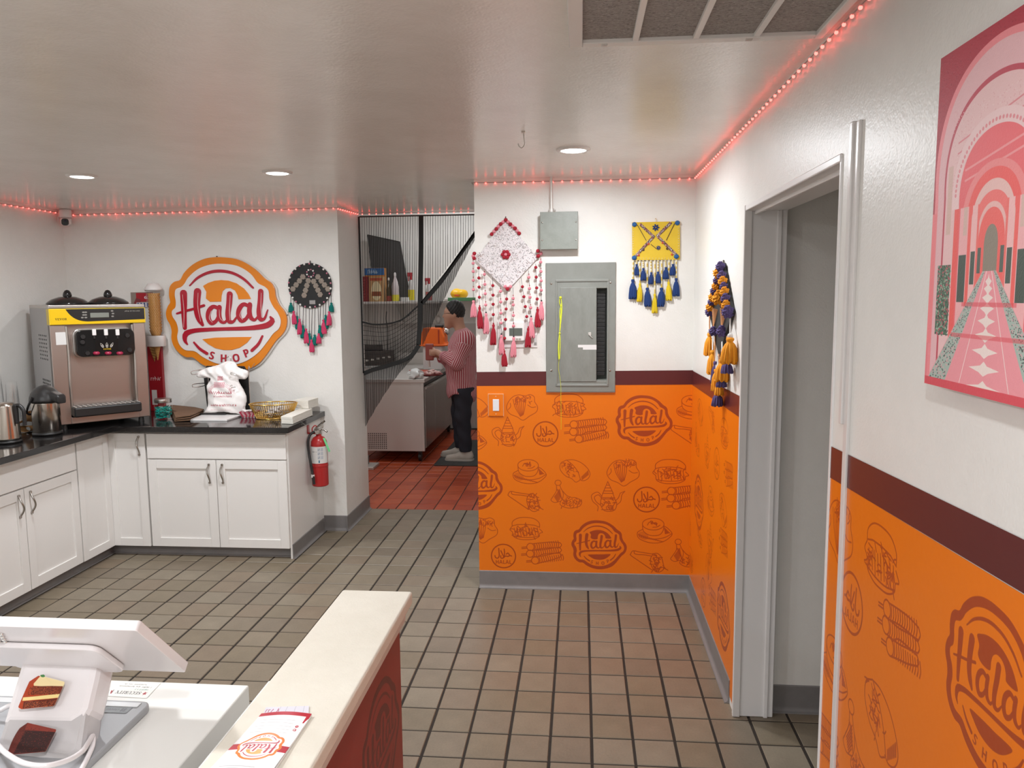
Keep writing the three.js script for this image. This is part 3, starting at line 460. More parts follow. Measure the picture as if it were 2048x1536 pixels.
cove('baseboard_toe_side', V(XD - 0.045, 0, ZD - 0.05), V(XD - 0.045, 0, -2.6), V(1, 0, 0), 0.075, M.cove);
const granite = canvasTex(512, 512, (c, w, h) => { c.fillStyle = '#1d1b1b'; c.fillRect(0, 0, w, h); for (let i = 0; i < 9000; i++) { const v = 20 + rnd() * 60; c.fillStyle = `rgba(${v + 8},${v + 4},${v},${0.35 + 0.5 * rnd()})`; const r = 0.6 + rnd() * 1.8; c.fillRect(rnd() * w, rnd() * h, r, r); } for (let i = 0; i < 500; i++) { c.fillStyle = `rgba(150,140,132,${0.25 + 0.4 * rnd()})`; c.fillRect(rnd() * w, rnd() * h, 1.2, 1.2); } });
M.granite = mat(0xffffff, 0.1, { map: clone(granite, 1, 1) });
{
  const s = new THREE.Shape(); s.moveTo(XL + 0.002, -(ZS + 0.002)); s.lineTo(-1.925, -(ZS + 0.002)); s.lineTo(-1.925, 4.875); s.lineTo(-3.14, 4.875); s.lineTo(-3.14, 2.4); s.lineTo(XL + 0.002, 2.4);
  const g = extrude(s, 0.032, 0.003).rotateX(-Math.PI / 2).translate(0, TOP0 + 0.003, 0); boxUV(g, 2.2);
  tag(mesh('countertop', g, M.granite), 'L-shaped dark speckled granite worktop on the white base cabinets', 'countertop');
}
// ---------------------------------------------------------------- on the worktop
{ // soft serve machine, turned out of the corner
  const fl = V(-3.403, CT, -4.692), fr = V(-3.011, CT, -5.118), ux = fr.clone().sub(fl).setY(0), W = ux.length(); ux.normalize(); const n = V(-ux.z, 0, ux.x); // n points to the room
  const t = thing('soft_serve_machine', 'stainless steel soft serve ice cream machine with yellow and black control panel', 'ice cream machine', [(fl.x + fr.x) / 2, CT, (fl.z + fr.z) / 2], Math.atan2(n.x, n.z));
  const zm = zoomOf(0, 560, 4.518), loc = (x, y) => { const [a, b] = zm(x, y), p = onPlane(a, b, V(fl.x, 0, fl.z), n), d = p.clone().sub(fl); return [d.dot(ux) - W / 2, p.y - CT]; };
  const H = (loc(483, 225)[1] + loc(1350, 215)[1]) / 2, D = 0.56, y0 = 0.035, hx = W / 2, pB = (loc(498, 412)[1] + loc(1358, 380)[1]) / 2, pT = (loc(490, 262)[1] + loc(1352, 247)[1]) / 2;
  const grey = mat([0.42, 0.41, 0.41], 0.5), brushed = mat([0.5, 0.43, 0.39], 0.34, { metalness: 1, bumpMap: clone(paintBump, 0.5, 14), bumpScale: 0.00012 });
  const yIn0 = 0.1;
  mesh('side_panel', boxUV(bx(-hx, -hx + 0.02, y0, H - 0.008, -D, -0.004)), grey, t); mesh('side_panel', boxUV(bx(hx - 0.02, hx, y0, H - 0.008, -D, -0.004)), grey, t);
  mesh('back_panel', bx(-hx + 0.02, hx - 0.02, y0, H - 0.008, -D, -D + 0.02), grey, t);
  mesh('front_pillar', rbx(-hx, -hx + 0.09, y0, pB, -0.05, 0, 0.004), brushed, t); mesh('front_pillar', rbx(hx - 0.075, hx, y0, pB, -0.05, 0, 0.004), brushed, t);
  const inner = rrShape(W - 0.17, pB - yIn0 + 0.02, 0.03);
  mesh('front_plate', extrude(inner, 0.006, 0.004).translate(0.006, (pB + yIn0) / 2, -0.056), brushed, t);
  mesh('edge_bead', tube([[-hx + 0.096, yIn0, 0], [-hx + 0.094, 0.3, 0.004], [-hx + 0.098, 0.5, 0.002], [-hx + 0.094, pB - 0.01, 0]], 0.008, 20, 8), M.steel, t); mesh('edge_bead', tube([[hx - 0.08, yIn0, 0], [hx - 0.084, 0.25, 0.006], [hx - 0.078, 0.45, 0.003], [hx - 0.084, pB - 0.01, 0]], 0.008, 20, 8), M.steel, t);
  mesh('bottom_strip', rbx(-hx + 0.085, hx - 0.07, y0, yIn0 - 0.02, -0.03, 0.004, 0.004), brushed, t);
  const a = loc(655, 1160), b = loc(1310, 1235);
  const tray = mesh('drip_tray', rbx(-hx + 0.09, hx - 0.075, yIn0 - 0.015, yIn0 + 0.05, -0.04, 0.085, 0.012), M.black, t); mesh('grate', merge(Array.from({ length: 14 }, (_, i) => bx(-hx + 0.1 + i * 0.03, -hx + 0.106 + i * 0.03, yIn0 + 0.05, yIn0 + 0.053, -0.03, 0.075))), M.steelDull, tray);
  mesh('body_core', bx(-hx + 0.02, hx - 0.02, y0, H - 0.02, -D + 0.02, -0.06), M.black, t);
  // control panel: a sloped print of yellow with a dark sweep and a grey display
  const panelMap = canvasTex(1024, 180, (c, w, h) => {
    c.fillStyle = '#e3b80c'; c.fillRect(0, 0, w, h); c.fillStyle = '#22201f'; c.beginPath(); c.moveTo(165, 0); c.bezierCurveTo(210, 90, 270, 150, 400, 152); c.lineTo(w, 140); c.lineTo(w, 0); c.closePath(); c.fill();
    c.fillStyle = '#111'; c.font = 'bold 34px serif'; c.fillText('VEVOR', 52, 130); c.fillStyle = '#8e8a84'; for (const [x, y] of [[350, 40], [350, 72], [335, 104], [372, 72], [372, 104], [375, 40], [660, 30], [668, 62], [662, 96]]) { c.beginPath(); c.ellipse(x, y, 15, 9, 0, 0, 7); c.fill(); }
    marks(c, 800, 42, 170, 14, '#b9b5af');
  });
  const head = mesh('control_panel', rbx(-hx - 0.002, hx + 0.004, pB, pT, -0.06, 0.014, 0.004), mat([0.75, 0.56, 0.05], 0.35), t);
  mesh('panel_print', new THREE.PlaneGeometry(W - 0.004, pT - pB - 0.006).translate(0, (pB + pT) / 2, 0.0152), mat(0xffffff, 0.3, { map: panelMap }), head);
  mesh('display', rbx(-0.052, 0.062, pB + 0.042, pT - 0.03, 0.012, 0.019, 0.003), mat([0.2, 0.21, 0.18], 0.35), head);
  mesh('top_cover', rbx(-hx - 0.002, hx + 0.002, pT, H, -D, 0.016, 0.006), M.steel, t);
  // dispensing head
  const c0 = loc(700, 690), c1 = loc(1195, 445), cx = (c0[0] + c1[0]) / 2, cy = (c0[1] + c1[1]) / 2, cw = c1[0] - c0[0], ch = c1[1] - c0[1];
  mesh('head_rim', extrude(rrShape(cw + 0.02, ch + 0.016, 0.045), 0.02, 0.004).translate(cx, cy, -0.05), M.steel, t);
  const blk = mesh('dispenser_block', extrude(rrShape(cw, ch, 0.04), 0.05, 0.006).translate(cx, cy, -0.035), M.blackGloss, t);
  const logoMap = canvasTex(512, 256, (c, w, h) => { c.fillStyle = '#0c0b0b'; c.fillRect(0, 0, w, h); c.strokeStyle = '#c9c2b8'; c.lineWidth = 7; for (const [x, r] of [[150, -0.5], [256, 0], [362, 0.5]]) { c.save(); c.translate(x, 130); c.rotate(r); c.beginPath(); c.moveTo(0, 55); c.quadraticCurveTo(-48, 5, 0, -70); c.quadraticCurveTo(48, 5, 0, 55); c.stroke(); for (let k = 0; k < 3; k++) { c.beginPath(); c.moveTo(-24, -20 + k * 24); c.lineTo(24, -4 + k * 20); c.moveTo(24, -20 + k * 24); c.lineTo(-24, -4 + k * 20); c.stroke(); } c.restore(); } c.fillStyle = '#c9a21a'; c.font = 'bold 52px serif'; c.textAlign = 'center'; c.fillText('VEVOR', w / 2, 235); });
  const [lx, ly] = loc(958, 590); mesh('brand_plate', new THREE.PlaneGeometry(0.14, 0.07).translate(lx, ly, 0.0222), mat(0xffffff, 0.25, { map: logoMap }), blk);
  for (const zx of [840, 946, 1050]) {
    const [x, y] = loc(zx, 470), hd = mesh('draw_handle', rbx(x - 0.012, x + 0.012, y - 0.022, y + 0.02, 0.022, 0.034, 0.004), M.plasticWhite, t); mesh('lever', rbx(x - 0.006, x + 0.006, y - 0.045, y - 0.02, 0.018, 0.03, 0.003), M.black, hd);
    const sp = loc(zx + 22, 660); mesh('spout', lathe([[0.012, -0.012], [0.02, -0.006], [0.022, 0.004], [0.012, 0.012]], 16).translate(sp[0], sp[1], 0.026), mat([0.35, 0.02, 0.06], 0.35), blk);
  }
  for (const [zx, zy] of [[738, 512], [735, 560], [1140, 500], [1160, 630], [780, 660]]) { const [x, y] = loc(zx, zy); mesh('lock_knob', cyl(0.014, 0.016, 0.016, 12).rotateX(Math.PI / 2).translate(x, y, 0.026), M.black, blk); }
  { const p0 = loc(508, 588), p1 = loc(596, 470); mesh('sticker', new THREE.PlaneGeometry(p1[0] - p0[0], p1[1] - p0[1]).translate((p0[0] + p1[0]) / 2, (p0[1] + p1[1]) / 2, 0.0012), mat([0.66, 0.64, 0.62], 0.5), t); }
  for (const zx of [-0.13, 0.12]) { // hopper lids
    const lid = mesh('hopper_lid', lathe([[0, 0.052], [0.05, 0.048], [0.1, 0.03], [0.125, 0.01], [0.13, 0], [0.12, -0.004]], 36).translate(zx, H + 0.004, -0.2), M.blackGloss, t); mesh('lid_knob', lathe([[0, 0.045], [0.014, 0.04], [0.024, 0.024], [0.028, 0.006], [0.022, -0.006]], 20).translate(zx, H + 0.054, -0.2), M.blackGloss, lid);
  }
  const holes = []; for (let r = 0; r < 7; r++) for (let c = 0; c < 5; c++) holes.push(cyl(0.006, 0.006, 0.002, 8).rotateZ(Math.PI / 2).translate(-hx - 0.0008, 0.62 + r * 0.026 - 0.16, -0.12 - c * 0.05)); for (let r = 0; r < 10; r++) for (let c = 0; c < 6; c++) holes.push(cyl(0.007, 0.007, 0.002, 8).rotateZ(Math.PI / 2).translate(-hx - 0.0008, 0.12 + r * 0.022, -0.1 - c * 0.04));
  mesh('vent_holes', merge(holes), M.blackMatte, t).userData.kind = 'stuff';
  for (const [x, z] of [[-hx + 0.05, -0.04], [hx - 0.05, -0.04], [-hx + 0.05, -D + 0.05], [hx - 0.05, -D + 0.05]]) mesh('foot', cyl(0.016, 0.02, 0.035, 16).translate(x, 0.0175, z), M.black, t);
}
{ // airpot
  const p = V(-3.378, CT, -4.565); const t = thing('airpot', 'brushed steel pump airpot with a black lid and spout, beside the soft serve machine', 'airpot', [p.x, CT, p.z], -0.2);
  const hh = onZ(98, 803, p.z).y - CT, R = 0.08;
  mesh('base_ring', lathe([[0, 0.001], [R + 0.004, 0.001], [R + 0.006, 0.012], [R + 0.003, 0.022], [0, 0.022]], 36), M.black, t); mesh('body', lathe([[0, 0.02], [R, 0.02], [R, hh - 0.008], [R - 0.006, hh], [0, hh]], 40), mat([0.5, 0.45, 0.4], 0.22, { metalness: 1 }), t);
  const lid = mesh('lid', fieldGeo((x, y, z) => { const cap = Math.hypot(x / 0.09, (y - 0.0) / 0.105, z / 0.09) - 1, c = Math.max(cap * 0.085, -y), bxx = x - 0.075, k = Math.hypot(Math.max(0, Math.abs(bxx) - 0.05), Math.max(0, Math.abs(y - 0.038 + bxx * 0.35) - 0.014), Math.max(0, Math.abs(z) - 0.018)) - 0.016, h = Math.max(0, 0.02 - Math.abs(c - k)) / 0.02; return Math.min(c, k) - h * h * 0.005; }, [-0.11, -0.012, -0.11], [0.16, 0.125, 0.11], 0.006).translate(0, hh, 0), M.black, t);
  mesh('carry_handle', tube([[0, hh + 0.035, R + 0.012], [-0.03, hh - 0.02, R + 0.018], [-0.09, hh - 0.07, R * 0.7], [-0.115, hh - 0.085, 0], [-0.09, hh - 0.07, -R * 0.7], [-0.03, hh - 0.02, -R - 0.018], [0, hh + 0.035, -R - 0.012]], 0.007, 40, 8), M.black, t);
  mesh('hinge', rbx(-0.1, -0.085, hh + 0.0, hh + 0.05, -0.02, 0.02, 0.004), M.black, t);
}
{ // kettle
  const p = onY(14, 887, CT); p.x -= 0.02; p.z -= 0.03; const t = thing('kettle', 'brushed steel electric kettle with a black handle at the left end of the counter', 'kettle', [p.x, CT, p.z], 0.1);
  const hh = onZ(14, 808, p.z).y - CT, k = mat([0.52, 0.47, 0.42], 0.2, { metalness: 1 });
  mesh('power_base', lathe([[0, 0], [0.078, 0], [0.08, 0.012], [0.07, 0.02], [0, 0.02]], 36), M.black, t); mesh('body', lathe([[0, 0.02], [0.072, 0.02], [0.076, 0.03], [0.06, hh - 0.012], [0.057, hh - 0.004], [0.05, hh]], 40), k, t);
  mesh('lid', lathe([[0.05, hh], [0.046, hh + 0.006], [0.03, hh + 0.01], [0, hh + 0.012]], 32), k, t); mesh('handle', tube([[0.052, hh - 0.012, 0], [0.085, hh - 0.01, 0], [0.108, hh - 0.035, 0], [0.112, hh - 0.08, 0], [0.112, hh - 0.13, 0]], 0.0115, 30, 10), M.black, t); mesh('handle_mount', rbx(0.05, 0.076, hh - 0.12, hh - 0.005, -0.014, 0.014, 0.006), M.black, t);
}
{ // clear cup stacks behind the kettle
  for (const [px, top, label] of [[25, 762, 'upside-down stack of clear plastic cups behind the kettle handle'], [-6, 745, 'tall stack of clear plastic cups at the very edge beside the kettle']]) {
    const z = -4.72, q = onZ(px, 800, z), h = onZ(px, top, z).y - CT, t = thing('cup_stack', label, 'cups', [q.x, CT, z], 0, 'clear cup stacks');
    for (let k = 0; k < 7; k++) mesh('cup', lathe([[0.046, 0], [0.047, 0.004], [0.044, 0.006], [0.032, h - 0.075], [0.031, h - 0.073], [0, h - 0.073]], 28).translate(0, 0.001 + k * 0.0115, 0), M.glass, t);
  }
  const kraft = mat(0xffffff, 0.8, { map: mottled([176, 136, 92], [196, 158, 112]) });
  const q = onZ(56, 832, -4.68), t = thing('sleeve_pile', 'small pile of brown kraft cup sleeves between the kettle and the airpot', 'cup sleeves', [q.x, CT, -4.68], 0.4);
  const sl = (r, h, ry, x, y, z, tilt) => { const g = new THREE.CylinderGeometry(r, r * 0.82, h, 24, 1, true); g.scale(1, 1, 0.45).rotateX(tilt).rotateY(ry).translate(x, y, z); return g; };
  mesh('sleeve', sl(0.05, 0.06, 0.3, -0.01, 0.05, 0, 1.3), new THREE.MeshPhysicalMaterial({ ...{ color: 0xffffff, map: kraft.map, roughness: 0.8, side: THREE.DoubleSide } }), t); mesh('sleeve', sl(0.05, 0.06, 0.8, 0.02, 0.1, -0.01, 0.9), kraft, t); mesh('sleeve', sl(0.048, 0.06, -0.5, 0.0, 0.022, 0.03, 1.5), kraft, t);
}
{ // cone dispenser tube on the wall and the carton and banner behind it
  const z = ZS + 0.075, x = onZ(310, 630, z).x, yT = onZ(309, 566, z).y, yC = onZ(309, 580, z).y, yB = onZ(311, 672, z).y, yE = onZ(311, 693, z).y, R = 0.054;
  const t = thing('cone_dispenser', 'clear wall tube dispenser filled with nested waffle cones, white cap and base', 'cone dispenser', [x, yE, z]);
  mesh('tube', new THREE.CylinderGeometry(R, R, yC - yB, 32, 1, true).translate(0, (yC + yB) / 2 - yE, 0), M.glass, t); mesh('cap', lathe([[0, yT - yE], [R * 0.7, yT - yE - 0.004], [R + 0.006, yC - yE + 0.012], [R + 0.006, yC - yE - 0.008], [0, yC - yE - 0.008]], 32), M.plasticWhite, t); mesh('cap_tab', rbx(-R - 0.02, -R, yC - yE + 0.006, yC - yE + 0.018, -0.012, 0.012, 0.003), M.plasticWhite, t);
  mesh('base_cup', lathe([[0.03, 0], [R + 0.012, 0.003], [R + 0.012, yB - yE], [R, yB - yE + 0.004]], 32), M.plasticWhite, t); mesh('wall_bracket', rbx(-0.02, 0.02, 0.02, 0.09, -0.075, -R, 0.004), M.plasticWhite, t);
  const waffle = canvasTex(128, 128, (c, w, h) => { c.fillStyle = '#d6a25c'; c.fillRect(0, 0, w, h); c.strokeStyle = '#a8733a'; c.lineWidth = 7; for (let i = -128; i < 256; i += 32) { c.beginPath(); c.moveTo(i, 0); c.lineTo(i + 128, 128); c.moveTo(i + 128, 0); c.lineTo(i, 128); c.stroke(); } }); waffle.repeat.set(5, 1);
  const cm = mat(0xffffff, 0.8, { map: waffle }), n = 13; for (let k = 0; k < n; k++) { const y = yB - yE + 0.02 + (k * (yC - yB - 0.07)) / (n - 1); mesh('waffle_cone', lathe([[0.043, y + 0.026], [0.045, y + 0.024], [0.026, y - 0.03]], 20), cm, t); }
  mesh('waffle_cone', lathe([[0.026, 0.004], [0.014, -0.05], [0.003, -0.1], [0, -0.105]], 20), cm, t);
  const cz = ZS + 0.012, m1 = zoomOf(0, 560, 4.518), A = onZ(...m1(1185, 110), cz), B = onZ(...m1(1330, 215), cz);
  const posterMap = canvasTex(256, 256, (c, w, h) => { c.fillStyle = '#8d7f76'; c.fillRect(0, 0, w, h); c.fillStyle = '#b01226'; c.fillRect(60, 10, 196, 150); c.fillStyle = '#7c2a31'; c.beginPath(); c.moveTo(10, 240); c.lineTo(60, 90); c.lineTo(110, 120); c.lineTo(110, 256); c.fill(); c.fillStyle = '#e6dfe4'; c.font = 'bold 66px sans-serif'; c.fillText('65', 150, 110); c.fillStyle = '#d9d6dd'; c.fillRect(60, 170, 196, 80); c.fillStyle = '#3a4f86'; for (let i = 0; i < 5; i++) c.fillRect(70 + i * 36, 175, 16, 70); });
  const po = thing('price_poster', 'small red and grey price poster on the wall behind the cone tube', 'poster', [(A.x + B.x) / 2 + 0.02, 0, ZS + 0.002]); const ph = A.y - B.y + 0.03; mesh('sheet', rbx(-0.09, 0.09, A.y - ph, A.y, 0, 0.004, 0.001), mat([0.6, 0.55, 0.52], 0.5), po); mesh('print', new THREE.PlaneGeometry(0.178, ph - 0.004).translate(0, A.y - ph / 2, 0.0045), mat(0xffffff, 0.4, { map: posterMap }), po);
  const bT = onZ(...m1(1410, 600), cz), bB = onZ(...m1(1425, 1050), cz);
  const banMap = canvasTex(128, 640, (c, w, h) => { c.fillStyle = '#a80f1f'; c.fillRect(0, 0, w, h); c.fillStyle = '#d9a860'; c.beginPath(); c.moveTo(20, 0); c.lineTo(64, 150); c.lineTo(100, 0); c.fill(); c.strokeStyle = '#7b3a18'; c.lineWidth = 4; for (let i = 0; i < 5; i++) { c.beginPath(); c.moveTo(26, i * 26); c.lineTo(92, i * 26 + 18); c.stroke(); } marks(c, 18, 335, 96, 38, '#e0c9c6'); c.fillStyle = '#e5ded9'; c.fillRect(18, 430, 50, 150); });
  const ba = thing('cone_carton', 'tall narrow red waffle cone carton leaning on the wall under the cone tube', 'carton', [(bT.x + bB.x) / 2, CT, ZS + 0.004]); mesh('box', rbx(-0.055, 0.055, 0.0, bT.y - CT, 0, 0.03, 0.003), mat([0.36, 0.02, 0.03], 0.45), ba); mesh('print', new THREE.PlaneGeometry(0.106, bT.y - CT - 0.006).translate(0, (bT.y - CT) / 2, 0.0306), mat(0xffffff, 0.45, { map: banMap }), ba);
}
{ // glass jar of teal spoons
  const p = onY(325, 841, CT); p.z -= 0.06; p.x -= 0.022; const t = thing('spoon_jar', 'glass jar with a steel lid full of teal plastic spoons', 'jar', [p.x, CT, p.z]), hh = onZ(325, 803, p.z).y - CT, R = 0.06;
  mesh('glass', lathe([[0, 0.002], [R - 0.004, 0.002], [R, 0.008], [R, hh - 0.02], [R - 0.008, hh - 0.004]], 36), M.glass, t); mesh('lid', lathe([[0, hh + 0.022], [R - 0.006, hh + 0.022], [R - 0.002, hh + 0.018], [R - 0.002, hh - 0.006], [R - 0.008, hh - 0.006]], 36), M.steel, t);
  const tm = mat([0.0, 0.3, 0.25], 0.35); for (let k = 0; k < 120; k++) { const a = rnd() * 6.28, r = Math.sqrt(rnd()) * (R - 0.012), y = 0.012 + rnd() * (hh * 0.6), b = rnd() * 6.28, l = 0.024, e = 0.7 * (rnd() - 0.3); const c = V(r * Math.cos(a), y, r * Math.sin(a)), d = V(Math.cos(b) * Math.cos(e), Math.sin(e), Math.sin(b) * Math.cos(e)).multiplyScalar(l), q0 = c.clone().sub(d), q1 = c.clone().add(d); for (const q of [q0, q1]) { const rr = Math.hypot(q.x, q.z); if (rr > R - 0.006) { q.x *= (R - 0.006) / rr; q.z *= (R - 0.006) / rr; } q.y = Math.max(0.008, q.y); } mesh('spoon', rod(q0, q1, 0.0032, 5), tm, t); }
  mesh('spoon_packet', rbx(-0.025, 0.005, hh * 0.5, hh * 0.75, 0.01, 0.022, 0.003), mat([0.5, 0.7, 0.6], 0.5), t);
}
{ // kraft paper bags lying flat
  const zm = zoomOf(280, 680, 4.452), q = [[300, 603], [440, 570], [600, 575], [560, 640], [440, 700], [310, 705]].map(([x, y]) => onY(...zm(x, y), CT + 0.02));
  q[1].z = Math.max(q[1].z, ZS + 0.03); q[2].z = Math.max(q[2].z, ZS + 0.03); q[0].z = Math.max(q[0].z, ZS + 0.05);
  const t = thing('paper_bag_stack', 'flat stack of brown kraft paper bags next to the jar of teal spoons', 'paper bags'); const km = mat(0xffffff, 0.85, { map: mottled([104, 76, 55], [126, 94, 70]), side: THREE.DoubleSide });
  for (let k = 0; k < 3; k++) { const g = extrude(shapeOf(q.map((p) => [p.x + 0.006 * k, -p.z - 0.004 * k])), 0.006, 0.002).rotateX(-Math.PI / 2).translate(0, CT + 0.003 + k * 0.011, 0); const p = g.attributes.position; for (let i = 0; i < p.count; i++) p.setY(i, p.getY(i) + 0.02 * (k + 1) * 0.4 * Math.sin((p.getX(i) + 2.9) * 5) ** 2); g.computeVertexNormals(); mesh('paper_bag', boxUV(g), km, t); }
}
{ // white board under the bag rack
  const zm = zoomOf(360, 700, 6.827), q = [[140, 945], [640, 948], [850, 880], [330, 870]].map(([x, y]) => onY(...zm(x, y), CT + 0.012)), t = shapeOf(q.map((p) => [p.x, -p.z]));
  tag(mesh('cutting_board', extrude(t, 0.008, 0.002).rotateX(-Math.PI / 2).translate(0, CT + 0.002, 0), M.plasticWhite), 'thin white plastic cutting board lying under the carrier bag stand', 'cutting board');
}
{ // carrier bag stand with bags
  const zm = zoomOf(360, 700, 6.827), z0 = -5.42, L = (x, y, z = z0) => onZ(...zm(x, y), z), base = onY(450, 831, CT);
  const t = thing('bag_stand', 'chrome wire carrier bag stand with black back plate and four pairs of arms', 'bag stand', [0, 0, 0]);
  const bl = L(300, 240), br = L(940, 250), w = 0.004, y1 = bl.y, zb = z0 - 0.03;
  mesh('back_plate', extrude(shapeOf([[L(370, 215, zb).x, L(370, 215, zb).y], [L(880, 220, zb).x, L(880, 220, zb).y], [L(930, 300, zb).x, L(930, 300, zb).y], [L(968, 780, zb).x, CT + 0.014], [L(380, 780, zb).x, CT + 0.014], [L(320, 300, zb).x, L(320, 300, zb).y]]), 0.006).translate(0, 0, zb), M.black, t);
  for (const x of [390, 945]) mesh('post', rod(V(L(x, 300, zb).x, CT + 0.014, zb + 0.012), V(L(x, 230, zb).x, L(x, 230, zb).y, zb + 0.012), w, 8), M.chrome, t);
  mesh('top_hook', tube([L(640, 160), L(638, 110), L(670, 90), L(695, 105), L(692, 160), L(690, 230)], 0.003, 24, 6), M.chrome, t);
  for (const [ax, ay, bxx, by, zb2] of [[150, 305, 350, 262, -0.01], [165, 480, 370, 450, -0.01], [690, 312, 830, 290, 0.135], [690, 485, 830, 455, 0.135]]) { // arms run towards the room
    const a = L(ax, ay, z0 + 0.14), b = V(L(bxx, by).x, L(bxx, by).y, z0 + zb2), c = b.clone().add(V(0.02, -0.012, 0)), d = a.clone().add(V(0.006, -0.014, 0)); mesh('arm', tube([b, a, d, c], 0.0032, 30, 6), M.chrome, t);
  }
  mesh('side_wire', tube([L(940, 215, zb), L(965, 260, zb), L(1000, 210, zb), L(1020, 180, zb)], 0.002, 20, 5), M.chrome, t);
  mesh('base_rail', rbx(L(350, 800).x, L(700, 800).x, CT + 0.014, CT + 0.024, z0 + 0.08, z0 + 0.1, 0.003), M.black, t);
  // the bag in front: a puckered sack
  const bagPrint = canvasTex(512, 640, (c, W, H) => { c.fillStyle = '#f4efec'; c.fillRect(0, 0, W, H); c.fillStyle = c.strokeStyle = '#b23a4c'; c.lineWidth = 3; c.textAlign = 'center'; for (let i = 0; i < 5; i++) { c.beginPath(); c.ellipse(236 + i * 11, 205, 4, 26, 0, 0, 7); c.stroke(); } c.globalAlpha = 0.25; c.fillRect(190, 250, 110, 70); c.globalAlpha = 1; for (let i = 0; i < 26; i++) { c.beginPath(); const a = (i / 25) * Math.PI; c.moveTo(256 - 90 * Math.cos(a), 360 - 60 * Math.sin(a)); c.lineTo(256 - 140 * Math.cos(a), 380 - 120 * Math.sin(a)); c.stroke(); } marks(c, 140, 398, 230, 36, '#a83a4a'); marks(c, 190, 436, 170, 22, '#b45a66'); marks(c, 150, 545, 260, 28, '#a8303f'); c.globalAlpha = 0.35; marks(c, 150, 600, 200, 16, '#c07a80'); });
  const out = [[560, 190], [640, 150], [740, 165], [800, 240], [930, 290], [900, 400], [800, 400], [850, 520], [905, 650], [890, 790], [880, 860], [600, 850], [330, 860], [380, 780], [380, 600], [375, 470], [420, 390], [300, 380], [230, 360], [240, 310], [340, 250], [470, 215]];
  const bb = thing('carrier_bag', 'white plastic carrier bag with faded red print hanging on the wire stand', 'plastic bag');
  const sp = out.map(([x, y]) => { const p = L(x, y, z0 + 0.07); return [p.x, Math.max(CT + 0.018, p.y)]; }), sh = smoothShape(sp, 140); let g = extrude(sh, 0.05, 0.012, { steps: 4 });
  // fine grid so that the sack can bulge and crease
  const X0 = Math.min(...sp.map((p) => p[0])), X1 = Math.max(...sp.map((p) => p[0])), Y0 = Math.min(...sp.map((p) => p[1])), Y1 = Math.max(...sp.map((p) => p[1])), poly = sh.getPoints();
  const inside = (x, y) => { let d = 1e9, s = false; for (let i = 0, j = poly.length - 1; i < poly.length; j = i++) { const a = poly[i], b = poly[j]; if (a.y > y !== b.y > y && x < ((b.x - a.x) * (y - a.y)) / (b.y - a.y) + a.x) s = !s; const ex = b.x - a.x, ey = b.y - a.y, u = Math.max(0, Math.min(1, ((x - a.x) * ex + (y - a.y) * ey) / (ex * ex + ey * ey + 1e-12))); d = Math.min(d, Math.hypot(x - a.x - u * ex, y - a.y - u * ey)); } return s ? -d : d; };
  g = fieldGeo((x, y, z) => { const d = inside(x, y), fold = 0.007 * Math.sin((x - X0) * 95 + 5 * Math.sin(y * 26)) * Math.max(0, (y - Y0) / (Y1 - Y0) - 0.25) + 0.006 * Math.sin((x * 0.7 + y) * 60) * Math.sin(y * 21); const th = 0.05 * Math.sqrt(Math.max(0, Math.min(1, -d / 0.07))) * (1.15 - 0.6 * ((y - Y0) / (Y1 - Y0))); return d > -0.002 ? Math.max(d + 0.002, Math.abs(z) - 0.004) : Math.abs(z - fold) - th - 0.003; }, [X0 - 0.02, Y0 - 0.02, -0.09], [X1 + 0.02, Y1 + 0.02, 0.09], 0.0062);
  planarUV(g, 0, 1); { const uv = g.attributes.uv; for (let i = 0; i < uv.count; i++) uv.setXY(i, (uv.getX(i) - X0) / (X1 - X0), (uv.getY(i) - Y0) / (Y1 - Y0)); }
  mesh('sack', g.translate(0, 0, z0 + 0.07), mat(0xffffff, 0.32, { map: bagPrint }), bb);
}
{ // red gingham paper tray with lids
  const p = onY(497, 836, CT); p.z -= 0.05; p.x -= 0.012; const t = thing('food_tray', 'small red and white gingham paper food tray between the bag and the gold basket', 'food tray', [p.x, CT, p.z], 0.1);
  const gm = canvasTex(128, 128, (c, w, h) => { c.fillStyle = '#f1e7e4'; c.fillRect(0, 0, w, h); c.fillStyle = 'rgba(180,12,40,.62)'; for (let i = 0; i < 128; i += 32) { c.fillRect(i, 0, 16, 128); c.fillRect(0, i, 128, 16); } });
  const q = [[0.045, 0.03], [0.062, 0.045]], lo = (y, [a, b]) => [V(-a, y, -b), V(a, y, -b), V(a, y, b), V(-a, y, b)], A = lo(0.001, q[0]), B = lo(0.042, q[1]);
  const mm = mat(0xffffff, 0.6, { map: gm, side: THREE.DoubleSide }); for (let k = 0; k < 4; k++) mesh('side', quad(A[(k + 1) % 4], A[k], B[k], B[(k + 1) % 4]), mm, t); mesh('bottom', quad(A[3], A[2], A[1], A[0]), mm, t);
  for (let k = 0; k < 8; k++) mesh('packet', rbx(-0.018, 0.018, -0.006, 0.006, -0.012, 0.012, 0.005).rotateZ(rnd() - 0.5).rotateY(rnd() * 3).translate(-0.028 + 0.019 * (k % 4), 0.04 + 0.008 * (k > 3), -0.014 + 0.028 * (k > 3)), M.plasticWhite, t);
}
